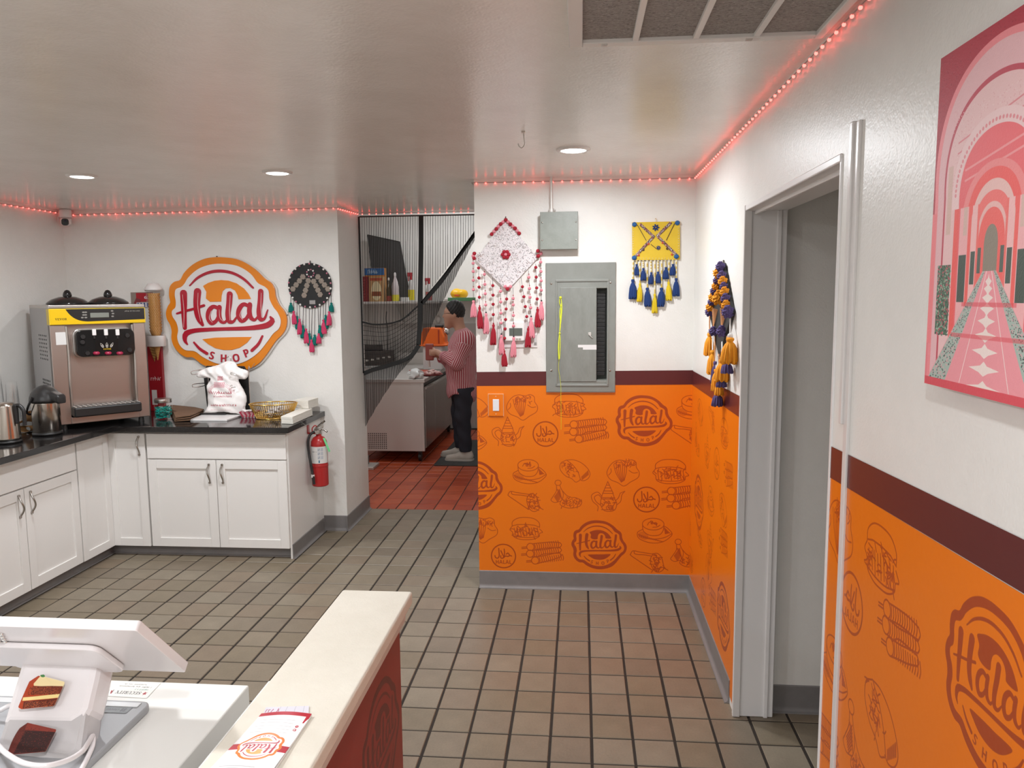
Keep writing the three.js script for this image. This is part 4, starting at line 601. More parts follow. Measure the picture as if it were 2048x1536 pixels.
{ // gold wire basket
  const zm = zoomOf(360, 700, 6.827), p = onY(...zm(1130, 965), CT); const a = onY(...zm(985, 770), CT + 0.1), b = onY(...zm(1600, 660), CT + 0.1); const cx = (a.x + b.x) / 2 + 0.025, cz = -5.27, t = thing('wire_basket', 'oval gold wire basket next to the white napkin stacks', 'basket', [cx, CT, cz], 0.28);
  const RX2 = 0.165, RZ2 = 0.1, hh = 0.105, el = (k, y, n = 48) => Array.from({ length: n }, (_, i) => { const u = (i / n) * 6.2832; return V(RX2 * k * Math.cos(u), y, RZ2 * k * Math.sin(u)); });
  mesh('rim', tube(el(1, hh), 0.0045, 90, 8, true), M.gold, t); mesh('foot_ring', tube(el(0.72, 0.004), 0.0032, 80, 6, true), M.gold, t); mesh('middle_ring', tube(el(0.84, 0.045), 0.0018, 80, 5, true), M.gold, t);
  const bars = [], lat = []; for (let i = 0; i < 60; i++) { const u = (i / 60) * 6.2832, u2 = u + 0.2, u3 = u - 0.2, P = (k, y, v) => V(RX2 * k * Math.cos(v), y, RZ2 * k * Math.sin(v)); bars.push(rod(P(0.84, 0.045, u), P(1, hh, u), 0.0022, 5)); lat.push(rod(P(0.72, 0.004, u), P(0.84, 0.045, u2), 0.002, 5)); if (i % 2) lat.push(rod(P(0.72, 0.004, u), P(0.84, 0.045, u3), 0.0014, 5)); }
  mesh('upright_wires', merge(bars), M.gold, t); mesh('lattice_wires', merge(lat), M.gold, t); mesh('floor_wires', merge(Array.from({ length: 11 }, (_, i) => { const z = (i / 10 - 0.5) * 2 * 0.066, w = 0.119 * Math.sqrt(Math.max(0.02, 1 - (z / 0.072) ** 2)); return rod(V(-w, 0.004, z), V(w, 0.004, z), 0.0014, 5); })), M.gold, t);
  for (let k = 0; k < 9; k++) mesh('wrapped_cutlery', rbx(-0.05, 0.05, -0.006, 0.006, -0.014, 0.014, 0.005).rotateZ(0.2 * (rnd() - 0.5)).rotateY(rnd() * 3.1).translate(0.05 * (rnd() - 0.5), 0.02 + 0.006 * k, 0.03 * (rnd() - 0.5)), mat([0.62, 0.58, 0.54], 0.4), t);
}
{ // napkins
  const zm = zoomOf(360, 700, 6.827), nm = mat(0xffffff, 0.85, { map: mottled([222, 217, 206], [235, 231, 222]) });
  const put = (pts, y, h, label) => { const q = pts.map(([x, yy]) => onY(...zm(x, yy), y)); const t = thing('napkin_stack', label, 'napkins', [0, 0, 0], 0, 'white napkin stacks'); const n = Math.round(h / 0.006); for (let k = 0; k < n; k++) { const j = 0.002 * (rnd() - 0.5); mesh('napkin', boxUV(extrude(shapeOf(q.map((p) => [Math.min(p.x, -1.94) + j, -p.z + j])), h / n - 0.0022, 0.0008).rotateX(-Math.PI / 2).translate(0, y - h + 0.001 + (k * h) / n, 0)), nm, t); } };
  const yA = CT + 0.052; put([[1380, 905], [1620, 912], [1905, 800], [1700, 770]].map((p) => p), yA, 0.05, 'lower stack of folded white paper napkins at the counter end');
  const yB = yA + 0.062; put([[1545, 680], [1750, 690], [1890, 650], [1720, 640]], yB, 0.06, 'upper stack of folded white paper napkins set on the lower napkins');
}
{ // security camera in the corner
  const p = onZ(131, 432, ZS + 0.07), t = thing('security_camera', 'small white dome security camera under the ceiling corner', 'camera', [p.x, CE, ZS + 0.07]), b = onZ(131, 450, ZS + 0.07).y - CE;
  mesh('mount', lathe([[0, 0], [0.038, 0], [0.042, -0.012], [0.042, b * 0.5], [0.036, b * 0.55], [0, b * 0.55]], 28), M.plasticWhite, t); mesh('head', lathe([[0, b * 0.55], [0.037, b * 0.56], [0.039, b * 0.7], [0.036, b * 0.92], [0.02, b * 1.03], [0, b * 1.05]], 28), M.plasticWhite, t);
  const f = mesh('lens_window', extrude(rrShape(0.042, 0.045, 0.018), 0.006, 0.003).rotateY(0.5).translate(0.016, b * 0.84, 0.032), M.blackGloss, t); mesh('lens', sph(0.009, 14, 10).translate(0.02, b * 0.78, 0.037), mat([0.03, 0.03, 0.06], 0.05), f);
  mesh('antenna', rod(V(-0.05, -0.02, 0), V(-0.06, -0.09, 0.005), 0.004, 8), M.plasticWhite, t);
}
{ // big shop sign
  const zs = ZS + 0.012, a = onZ(335, 620, zs), b = onZ(576, 660, zs), k = (b.x - a.x) / 1.975; const c = onZ(300 + 752 / 4.876, 480 + 725 / 4.876, zs), S = (pts) => pts.map(([x, y]) => [x * k, y * k]);
  const t = thing('wall_sign', 'large round orange and white logo sign with red script letters above the counter', 'sign', [c.x, c.y, ZS + 0.012]);
  mesh('acrylic_backing', extrude(smoothShape(S(LOGO.outer.map(([x, y]) => [x * 1.025 + 0.008, y * 1.025 - 0.006])), 160), 0.004, 0), mat([0.72, 0.7, 0.66], 0.12), t);
  mesh('orange_board', extrude(smoothShape(S(LOGO.outer), 200), 0.012, 0.002).translate(0, 0, 0.008), mat([0.78, 0.235, 0.012], 0.22), t);
  mesh('white_board', extrude(smoothShape(S(LOGO.white), 200), 0.004, 0.001).translate(0, 0, 0.024), mat([0.78, 0.75, 0.74], 0.22), t);
  const om = mat([0.8, 0.24, 0.012], 0.22); mesh('orange_sun', extrude(shapeOf(S(LOGO.sun)), 0.003, 0.001).translate(0, 0, 0.03), om, t); mesh('orange_bowl', extrude(shapeOf(S(LOGO.bowl)), 0.003, 0.001).translate(0, 0, 0.03), om, t);
  const rm = mat([0.43, 0.012, 0.03], 0.22), names = ['letter_h_stem', 'letter_h_stem', 'letter_h_bar', 'letter_a_bowl', 'letter_a_stem', 'letter_l', 'letter_a_bowl', 'letter_a_stem', 'letter_l', 'swash', 'arc', 'arc', 'arc'];
  STROKES.forEach((s, i) => mesh(names[i], extrude(shapeOf(S(strokeOutline(s.pts, s.w))), 0.005, 0.001).translate(0, 0, 0.03 + (i % 3) * 0.0006), rm, t));
  const sm = mat([0.78, 0.5, 0.5], 0.3); SHINE.forEach((p) => mesh('inline', extrude(shapeOf(S(strokeOutline(p, [0.006, 0.01, 0.006], 16))), 0.001).translate(0, 0, 0.0382), sm, t));
  for (const [ch, x, y, r] of SHOP) { const g = new TextGeometry(ch, { font, size: SHOPK * k, depth: 0.004, curveSegments: 6 }); g.computeBoundingBox(); const bb = g.boundingBox; g.translate(-(bb.min.x + bb.max.x) / 2, -(bb.min.y + bb.max.y) / 2, 0).rotateZ(-r * -1 * -1).translate(x * k, y * k, 0.03); mesh('letter_' + ch.toLowerCase(), g, rm, t); }
  for (const [x, y] of [[685, 178], [1350, 735]]) mesh('screw', cyl(0.004, 0.004, 0.01, 8).rotateX(Math.PI / 2).translate(((x - 752) / 600) * k, (-(y - 725) / 600) * k, 0.008), M.black, t);
}
{ // fire extinguisher on its bracket
  const z = -5.33, zm = zoomOf(600, 830, 9.04), P = (x, y) => onZ(...zm(x, y), z), c = P(362, 1000), R = (P(505, 1000).x - P(218, 1000).x) / 2, yb = P(362, 1270).y, yt = P(350, 360).y, yl0 = P(362, 850).y, yl1 = P(362, 550).y;
  const t = thing('fire_extinguisher', 'red fire extinguisher with black hose hanging on the white cabinet end panel', 'extinguisher', [c.x, yb, z], 0), H = yt - yb, sh = P(350, 540).y - yb;
  mesh('cylinder', lathe([[0, 0], [R * 0.92, 0.001], [R, 0.008], [R, sh], [R * 0.94, sh + (H - sh) * 0.4], [R * 0.7, sh + (H - sh) * 0.75], [R * 0.32, H * 0.985], [R * 0.3, H + 0.012], [0, H + 0.012]], 40), M.red, t);
  const lab = canvasTex(512, 256, (x, w, h) => { x.fillStyle = '#d9d6d2'; x.fillRect(0, 0, w, h); marks(x, 145, 90, 110, 24, '#55575c'); x.strokeStyle = '#8a8c90'; for (let i = 0; i < 9; i++) { x.beginPath(); x.moveTo(140, 110 + i * 15); x.lineTo(250 + 20 * rnd(), 110 + i * 15); x.stroke(); } x.fillStyle = '#b9bcc2'; for (let i = 0; i < 3; i++) for (let k = 0; k < 2; k++) x.fillRect(275 + k * 60, 20 + i * 60, 52, 50); x.strokeStyle = '#33363b'; x.lineWidth = 3; for (let i = 0; i < 3; i++) { x.beginPath(); x.moveTo(285, 60 + i * 60); x.lineTo(320, 30 + i * 60); x.stroke(); } x.fillStyle = '#3f6f8c'; x.fillRect(290, 205, 26, 40); });
  const lg = new THREE.CylinderGeometry(R + 0.0008, R + 0.0008, yl1 - yl0, 32, 1, true, -1.55, 3.1); const uv = lg.attributes.uv; mesh('label', lg.translate(0, (yl0 + yl1) / 2 - yb, 0), mat(0xffffff, 0.4, { map: lab }), t);
  mesh('strap', lathe([[R, 0], [R + 0.002, 0.002], [R + 0.002, 0.016], [R, 0.018]], 36).translate(0, P(362, 925).y - yb, 0), M.red, t);
  const vy = H + 0.012; mesh('valve', merge([cyl(0.018, 0.02, 0.03, 16).translate(0, vy + 0.012, 0), rbx(-0.03, 0.025, vy + 0.02, vy + 0.034, -0.01, 0.01, 0.004)]), M.nickel, t);
  mesh('lever', tube([[-0.02, vy + 0.035, 0], [0.01, vy + 0.06, 0], [0.05, vy + 0.09, 0.006]], 0.007, 14, 8), M.nickel, t); mesh('carry_handle', tube([[0.0, vy + 0.02, 0], [0.03, vy + 0.03, 0], [0.065, vy + 0.012, 0.006]], 0.007, 14, 8), M.nickel, t);
  mesh('pull_ring', new THREE.TorusGeometry(0.013, 0.002, 8, 20).translate(0.03, vy + 0.055, 0.018), M.chrome, t); mesh('gauge', cyl(0.014, 0.014, 0.014, 18).rotateX(Math.PI / 2).translate(0, vy + 0.012, 0.026), M.chrome, t);
  const hy = (y) => P(0, y).y - yb, hx2 = (x) => P(x, 700).x - c.x; mesh('hose', tube([[hx2(300), vy + 0.016, 0.018], [hx2(235), hy(330), 0.03], [hx2(200), hy(430), 0.045], [hx2(210), hy(650), 0.055], [hx2(250), hy(850), 0.068], [hx2(280), hy(1020), 0.075]], 0.0095, 40, 10), M.black, t); mesh('nozzle', rod(V(hx2(283), hy(1030), 0.076), V(hx2(305), hy(1200), 0.08), 0.0115, 12, 0.009), M.black, t); mesh('hose_clip', cyl(0.0125, 0.0125, 0.02, 14).translate(hx2(284), hy(1055), 0.0755), M.plasticWhite, t);
  const tg = [P(440, 400), P(480, 400), P(580, 640), P(545, 650)].map((p) => [p.x - c.x, p.y - yb]); const s = mesh('service_tag', extrude(shapeOf(tg), 0.0012).translate(0, 0, 0.035), mat([0.18, 0.62, 0.27], 0.5), t); s.userData.label = 'bright green service tag';
  mesh('bracket', merge([rbx(XE + 0.0245 - c.x, XE + 0.03 - c.x, hy(330), hy(180), -0.02, 0.02, 0.002), tube([[XE + 0.03 - c.x, hy(330), 0], [hx2(230), hy(320), 0], [hx2(250), hy(230), 0.01], [hx2(300), hy(185), 0.005], [hx2(325), hy(215), 0]], 0.004, 20, 8), bx(XE + 0.026 - c.x, -0.01, vy - 0.006, vy + 0.006, -0.006, 0.006)]), M.red, t);
}
// ---------------------------------------------------------------- wall hangings
const yarn = noiseTex(64, (x, y) => { const v = 205 + 50 * Math.abs(Math.sin((x / 64) * Math.PI * 12)) * (0.7 + 0.3 * rnd()); return [v, v, v]; }, true);
const yarnMat = (c) => mat(c, 0.9, { map: yarn, sheen: 0.3, sheenColor: col(c) });
const YC = { red: [0.42, 0.012, 0.03], pink: [0.86, 0.3, 0.36], hot: [0.72, 0.06, 0.16], teal: [0.0, 0.2, 0.17], blue: [0.015, 0.05, 0.2], sky: [0.03, 0.14, 0.4], yellow: [0.86, 0.62, 0.02], orange: [0.9, 0.34, 0.015], purple: [0.1, 0.07, 0.2], white: [0.8, 0.77, 0.74], dark: [0.05, 0.03, 0.035] };
const YM = Object.fromEntries(Object.entries(YC).map(([k, c]) => [k, yarnMat(c)]));
function tasselGeo(len, w, s = 0) { // top at y = 0
  const r = w / 2, prof = [[0.001, 0], [r * 0.42, -len * 0.015], [r * 0.5, -len * 0.08], [r * 0.4, -len * 0.15], [r * 0.34, -len * 0.18], [r * 0.58, -len * 0.26], [r * 0.8, -len * 0.45], [r * 0.9, -len * 0.75], [r * 0.95, -len * 0.97], [r * 0.8, -len], [r * 0.2, -len * 0.97]], g = lathe(prof, 44), p = g.attributes.position;
  for (let i = 0; i < p.count; i++) { const x = p.getX(i), y = p.getY(i), z = p.getZ(i), a = Math.atan2(z, x), d = -y / len, k = d > 0.2 ? 1 + 0.2 * Math.sin(a * 11 + s) * Math.min(1, (d - 0.2) * 3) + 0.06 * Math.sin(a * 5 + 3 * s) * d : 1; p.setXYZ(i, x * k + 0.06 * w * Math.sin(s) * d * d * 2, y - (d > 0.9 ? len * 0.06 * Math.sin(a * 7 + 2 * s) : 0), z * k * 0.8); }
  g.computeVertexNormals(); const uv = g.attributes.uv; for (let i = 0; i < uv.count; i++) uv.setXY(i, uv.getX(i) * 2.4, uv.getY(i)); return g;
}
const pomGeo = (() => { const g = new THREE.IcosahedronGeometry(1, 3), p = g.attributes.position; for (let i = 0; i < p.count; i++) { const x = p.getX(i), y = p.getY(i), z = p.getZ(i), k = 0.93 + 0.07 * Math.sin(x * 17 + y * 5) * Math.sin(y * 19 - z * 7) + 0.05 * Math.sin(z * 23); p.setXYZ(i, x * k, y * k, z * k); } g.computeVertexNormals(); return g; })();
const shagGeo = (() => { const g = new THREE.IcosahedronGeometry(1, 3), p = g.attributes.position, h = (a) => { const s = Math.sin(a) * 43758.5453; return s - Math.floor(s); }; for (let i = 0; i < p.count; i++) { const x = p.getX(i), y = p.getY(i), z = p.getZ(i), k = 0.72 + 0.5 * h(Math.round(x * 40) * 12.9 + Math.round(y * 40) * 78.2 + Math.round(z * 40) * 37.7); p.setXYZ(i, x * k, y * k, z * k); } g.computeVertexNormals(); return g; })();
function pom(parent, name, p, r, m) { const o = mesh(name, pomGeo, m, parent, p); o.scale.setScalar(r); return o; }
{ // pink and red hanging with diamond board
  const zb = ZO + 0.014, zm = zoomOf(920, 400, 4.266), L = (x, y, z = zb) => onZ(...zm(x, y), z), c = L(398, 490), t = thing('wall_hanging', 'white glittering diamond wall hanging with pink and red tassels', 'wall hanging', [c.x, c.y, ZO]);
  const loc = (x, y, dz = 0.02) => { const p = L(x, y, ZO + dz); return V(p.x - c.x, p.y - c.y, dz); };
  const glit = canvasTex(512, 512, (x, w, h) => { x.fillStyle = '#dcd5d6'; x.fillRect(0, 0, w, h); for (let i = 0; i < 1500; i++) { x.fillStyle = ['#5d5558', '#8d8588', '#f6f3f3', '#b9b0b4', '#efeaec', '#4b4447'][Math.floor(rnd() * 6)]; x.save(); x.translate(rnd() * w, rnd() * h); x.rotate(rnd() * 6.28); x.beginPath(); x.ellipse(0, 0, 3 + rnd() * 3, 2, 0, 0, 7); x.fill(); x.restore(); } });
  const cs = [[390, 168], [662, 495], [402, 775], [132, 510]].map(([x, y]) => { const p = loc(x, y, 0.02); return [p.x, p.y]; }); const bg = extrude(shapeOf(cs), 0.012, 0.001).translate(0, 0, 0.006); planarUV(bg, 0, 1, 3.2); mesh('board', bg, mat(0xffffff, 0.35, { map: glit }), t);
  const sg = new THREE.OctahedronGeometry(0.0042), sm = mat([0.85, 0.83, 0.84], 0.08, { metalness: 0.6 }), list = []; for (let i = 0; i < 240; i++) { const u = rnd(), v = rnd(), a = (u - v) * 0.19, b = (1 - u - v) * 0.19; list.push(sg.clone().rotateZ(rnd() * 3).scale(1, 1, 0.5).translate(a, b + 0.0, 0.0205)); } mesh('rhinestones', merge(list), sm, t).userData.kind = 'stuff';
  mesh('hook', rod(loc(390, 140, 0.008), loc(390, 170, 0.012), 0.0025, 6), M.black, t);
  for (const [x, y] of [[390, 170], [347, 205], [430, 207], [310, 247], [470, 242], [270, 292], [505, 285], [122, 457], [120, 497], [665, 435], [667, 478], [405, 760]]) pom(t, 'pompom', loc(x, y, 0.026), 0.0118, YM.red);
  for (const [x, y] of [[368, 188], [410, 188], [328, 226], [450, 224], [290, 270], [488, 264], [112, 478], [690, 455], [385, 740], [430, 740]]) pom(t, 'pompom', loc(x, y, 0.024), 0.0108, YM.pink);
  const fl = new THREE.Group(); fl.name = 'flower'; fl.position.copy(loc(390, 466, 0.026)); t.add(fl); for (let k = 0; k < 6; k++) pom(fl, 'petal', [0.017 * Math.cos(k * 1.047), 0.017 * Math.sin(k * 1.047), 0], 0.0125, YM.red); pom(fl, 'flower_centre', [0, 0, 0.008], 0.0095, YM.pink);
  [['pink', 112, 515, [540, 610, 685, 765], 115, 855, 995], ['red', 158, 572, [580, 665, 743, 830], 167, 910, 1090], ['pink', 207, 615, [635, 720, 800, 895], 222, 965, 1135], ['red', 279, 660, [730, 812, 890, 978], 285, 1060, 1230], ['pink', 345, 735, [780, 870, 965, 1050], 352, 1150, 1315], ['red', 402, 765, [845, 930, 1020, 1100, 1180], 375, 1280, 1415], ['pink', 452, 745, [840, 895, 985, 1075], 458, 1170, 1335], ['red', 520, 655, [740, 825, 910, 995], 583, 1090, 1250], ['pink', 584, 600, [660, 755, 830, 920], 607, 1000, 1170], ['red', 645, 545, [575, 658, 750, 845], 662, 925, 1080], ['pink', 688, 490, [530, 610, 690, 770], 695, 865, 1020]].forEach(([c2, x0, y0, beads, x1, y1, y2], i) => {
    const z = 0.03, X = (y) => x0 + ((x1 - x0) * Math.max(0, y - y0)) / (y1 - y0); mesh('string', rod(loc(x0, y0, z), loc(x1, y1, z), 0.0011, 4), YM.dark, t);
    for (const y of beads) { pom(t, 'pompom', loc(X(y), y, z), 0.0098, YM[c2]); if (c2 === 'pink') mesh('bead', sph(0.0035, 8, 6), YM.red, t, loc(X(y), y - 26, z)); }
    mesh('bead', sph(0.005, 8, 6), c2 === 'pink' ? YM.dark : YM.red, t, loc(x1, y1 - 6, z)); const a = loc(x1, y1, z), b = loc(x1, y2, z); mesh('tassel', tasselGeo(a.y - b.y, 0.034, i * 1.7), YM[c2], t, a);
  });
}
{ // yellow square hanging
  const zm = zoomOf(1240, 420, 6.4), c = onZ(...zm(460, 400), ZO), t = thing('wall_hanging', 'yellow square wall hanging with blue and yellow tassels', 'wall hanging', [c.x, c.y, ZO]);
  const loc = (x, y, dz = 0.016) => { const p = onZ(...zm(x, y), ZO + dz); return V(p.x - c.x, p.y - c.y, dz); };
  mesh('board', extrude(shapeOf([[158, 160], [765, 146], [765, 632], [160, 640]].map(([x, y]) => { const p = loc(x, y); return [p.x, p.y]; })), 0.01, 0.001).translate(0, 0, 0.004), mat(0xffffff, 0.75, { map: mottled([214, 178, 42], [226, 192, 56]) }), t);
  mesh('hook', tube([loc(462, 150, 0.01), loc(468, 125, 0.012), loc(455, 105, 0.012), loc(448, 118, 0.012)], 0.0012, 12, 5), M.gold, t);
  const strip = canvasTex(256, 32, (x, w, h) => { x.fillStyle = '#5f4038'; x.fillRect(0, 0, w, h); for (let i = 0; i < 130; i++) { x.fillStyle = ['#e8e2dc', '#b98f86', '#8a3036', '#ffffff', '#3a2a28', '#c9b9a8'][Math.floor(rnd() * 6)]; x.beginPath(); x.arc(rnd() * w, rnd() * h, 2 + rnd() * 2, 0, 7); x.fill(); } }); const stm = mat(0xffffff, 0.4, { map: strip });
  const band = (ax, ay, bx2, by2) => { const a = loc(ax, ay, 0.017), b = loc(bx2, by2, 0.017), d = b.clone().sub(a), L = d.length(); mesh('beaded_strip', new RoundedBoxGeometry(L, 0.0155, 0.005, 2, 0.002).rotateZ(Math.atan2(d.y, d.x)).translate((a.x + b.x) / 2, (a.y + b.y) / 2, 0.0175), stm, t); for (let k = 0; k < 8; k++) mesh('sequin', sph(0.0032, 8, 6).scale(1, 1, 0.6), k % 3 ? M.chrome : mat([0.5, 0.12, 0.1], 0.2), t, a.clone().lerp(b, (k + 0.5) / 8).setZ(0.021)); };
  band(255, 180, 440, 350); band(655, 158, 470, 340); band(430, 340, 185, 605); band(480, 335, 735, 590);
  for (const [a, b] of [[[222, 190], [335, 390]], [[700, 170], [592, 388]], [[395, 438], [460, 492]]]) mesh('cord', rod(loc(...a, 0.018), loc(...b, 0.018), 0.0016, 5), YM.dark, t);
  for (const [x, y, r] of [[458, 225, 0.02], [492, 484, 0.013]]) { const f = new THREE.Group(); f.name = 'flower'; f.position.copy(loc(x, y, 0.02)); t.add(f); for (let k = 0; k < 7; k++) mesh('petal', sph(r * 0.55, 8, 6).scale(1, 0.4, 0.35).rotateZ(k * 0.9).translate(r * 0.5 * Math.cos(k * 0.9), r * 0.5 * Math.sin(k * 0.9), 0), YM.blue, f); mesh('flower_centre', sph(r * 0.22, 8, 6).translate(0, 0, 0.005), M.gold, f); }
  for (const [x, y] of [[365, 435], [240, 580], [545, 420], [665, 570]]) mesh('stone', sph(0.0055, 10, 8).scale(1, 1.1, 0.6), mat([0.6, 0.06, 0.03], 0.15), t, loc(x, y, 0.019)); for (const [x, y] of [[298, 508], [606, 495]]) mesh('stone', new THREE.TorusGeometry(0.005, 0.0022, 6, 14), YM.dark, t, loc(x, y, 0.019));
  for (const [x, y] of [[185, 185], [735, 165], [182, 612], [722, 595]]) pom(t, 'pompom', loc(x, y, 0.018), 0.0145, YM.sky);
  const pearl = mat([0.75, 0.68, 0.5], 0.2), pg = sph(0.0024, 6, 5); for (let k = 0; k < 11; k++) { mesh('pearl', pg, pearl, t, loc(748, 235 + k * 32, 0.016)); mesh('pearl', pg, pearl, t, loc(168, 250 + k * 30, 0.016)); mesh('pearl', pg, pearl, t, loc(260 + k * 40, 618, 0.016)); }
  const beadTex = canvasTex(16, 64, (x, w, h) => { for (let i = 0; i < 8; i++) { x.fillStyle = i % 2 ? '#e8e0c4' : '#d2b13a'; x.fillRect(0, i * 8, w, 8); } }), sbm = mat(0xffffff, 0.5, { map: beadTex });
  [[170, 640, 885, 1130, 'blue', 165, 0.042], [212, 640, 692, 832, 'blue', 212, 0.026], [255, 640, 935, 1165, 'yellow', 255, 0.03], [295, 640, 742, 897, 'blue', 300, 0.03], [347, 640, 992, 1227, 'blue', 350, 0.04], [395, 640, 795, 945, 'blue', 400, 0.026], [447, 640, 1070, 1310, 'yellow', 445, 0.03], [487, 640, 787, 932, 'blue', 487, 0.028], [535, 640, 992, 1227, 'blue', 532, 0.042], [580, 640, 730, 878, 'blue', 588, 0.032], [628, 635, 917, 1150, 'yellow', 622, 0.034], [672, 635, 690, 832, 'blue', 680, 0.032], [720, 635, 870, 1095, 'blue', 720, 0.036]].forEach(([x, y0, y1, y2, c2, xt, w], i) => {
    mesh('beaded_string', rod(loc(x, y0, 0.014), loc(xt, y1, 0.014), 0.0034, 8), sbm, t); const a = loc(xt, y1, 0.016), b = loc(xt, y2, 0.016); mesh('tassel', tasselGeo(a.y - b.y, w, i * 2.1), YM[c2], t, a);
  });
}
{ // black round hanging
  const zm = zoomOf(560, 500, 6.985), c = onZ(...zm(428, 497), ZS), t = thing('wall_hanging', 'round black beaded wall hanging with teal and pink tassels', 'wall hanging', [c.x, c.y, ZS]);
  const loc = (x, y, dz = 0.02) => { const p = onZ(...zm(x, y), ZS + dz); return V(p.x - c.x, p.y - c.y, dz); }, R = loc(720, 497).x;
  mesh('disc', cyl(R, R, 0.014, 64).rotateX(Math.PI / 2).translate(0, 0, 0.011), M.blackMatte, t); mesh('hook', rod(loc(420, 205, 0.01), loc(420, 150, 0.01), 0.004, 6), M.black, t);
  const pw = mat([0.85, 0.83, 0.8], 0.2), pp = mat([0.6, 0.2, 0.28], 0.3); for (let k = 0; k < 26; k++) { const a = (k / 26) * 6.2832 + 0.1; mesh('bead', sph(k % 2 ? 0.008 : 0.0068, 10, 8), k % 2 ? pw : pp, t, [R * 0.965 * Math.cos(a), R * 0.965 * Math.sin(a), 0.021]); }
  for (let k = 0; k < 9; k++) { const a = (k / 9) * 6.2832, p = loc(425, 325); mesh('bead', sph(k % 2 ? 0.0072 : 0.006, 10, 8), k % 2 ? pw : pp, t, [p.x + 0.027 * Math.cos(a), p.y + 0.027 * Math.sin(a), 0.021]); }
  const lace = mat(0xffffff, 0.75, { map: mottled([120, 108, 98], [168, 156, 144]) }), fg = merge([0, 1, 2, 3, 4, 5].map((k) => sph(0.0105, 8, 6).scale(1, 1, 0.35).translate(0.0115 * Math.cos(k * 1.047), 0.0115 * Math.sin(k * 1.047), 0)).concat([sph(0.009, 8, 6).scale(1, 1, 0.6)]));
  for (const [a, b, n] of [[[318, 375], [180, 545], 4], [[395, 430], [337, 632], 4], [[470, 440], [560, 622], 4], [[530, 375], [668, 545], 4]]) for (let k = 0; k < n; k++) mesh('lace_flower', fg, lace, t, loc(a[0] + ((b[0] - a[0]) * k) / (n - 1), a[1] + ((b[1] - a[1]) * k) / (n - 1), 0.021));
  mesh('lace_cord', tube([loc(318, 360, 0.02), loc(390, 425, 0.02), loc(440, 428, 0.02), loc(480, 425, 0.02), loc(532, 358, 0.02)], 0.003, 24, 5), lace, t); { const a = loc(412, 758), b = loc(492, 702); mesh('label_patch', rbx(a.x, b.x, a.y, b.y, 0.018, 0.0205, 0.001), mat([0.32, 0.3, 0.29], 0.6), t); }
  [[155, 600, 735, 865, 'teal', 150], [195, 655, 850, 1030, 'hot', 190], [237, 700, 920, 1100, 'teal', 237], [272, 730, 960, 1170, 'hot', 272], [325, 770, 1050, 1225, 'teal', 320], [363, 785, 1095, 1295, 'hot', 362], [408, 795, 1160, 1330, 'teal', 410], [450, 797, 1250, 1420, 'hot', 438], [488, 795, 1180, 1328, 'teal', 483], [530, 788, 1165, 1300, 'hot', 540], [567, 772, 1050, 1215, 'teal', 556], [605, 750, 970, 1165, 'hot', 605], [640, 720, 905, 1090, 'teal', 636], [675, 680, 855, 1045, 'hot', 685], [712, 600, 735, 862, 'teal', 716]].forEach(([x, y0, y1, y2, c2, xt], i) => {
    mesh('string', rod(loc(x, y0, 0.012), loc(xt, y1, 0.016), 0.0022, 5), YM.dark, t); const a = loc(xt, y1, 0.018 + 0.012 * (i % 2)), b = loc(xt, y2, 0.018); mesh('tassel', tasselGeo(a.y - b.y, 0.036, i * 1.3), YM[c2], t, a);
  });
}
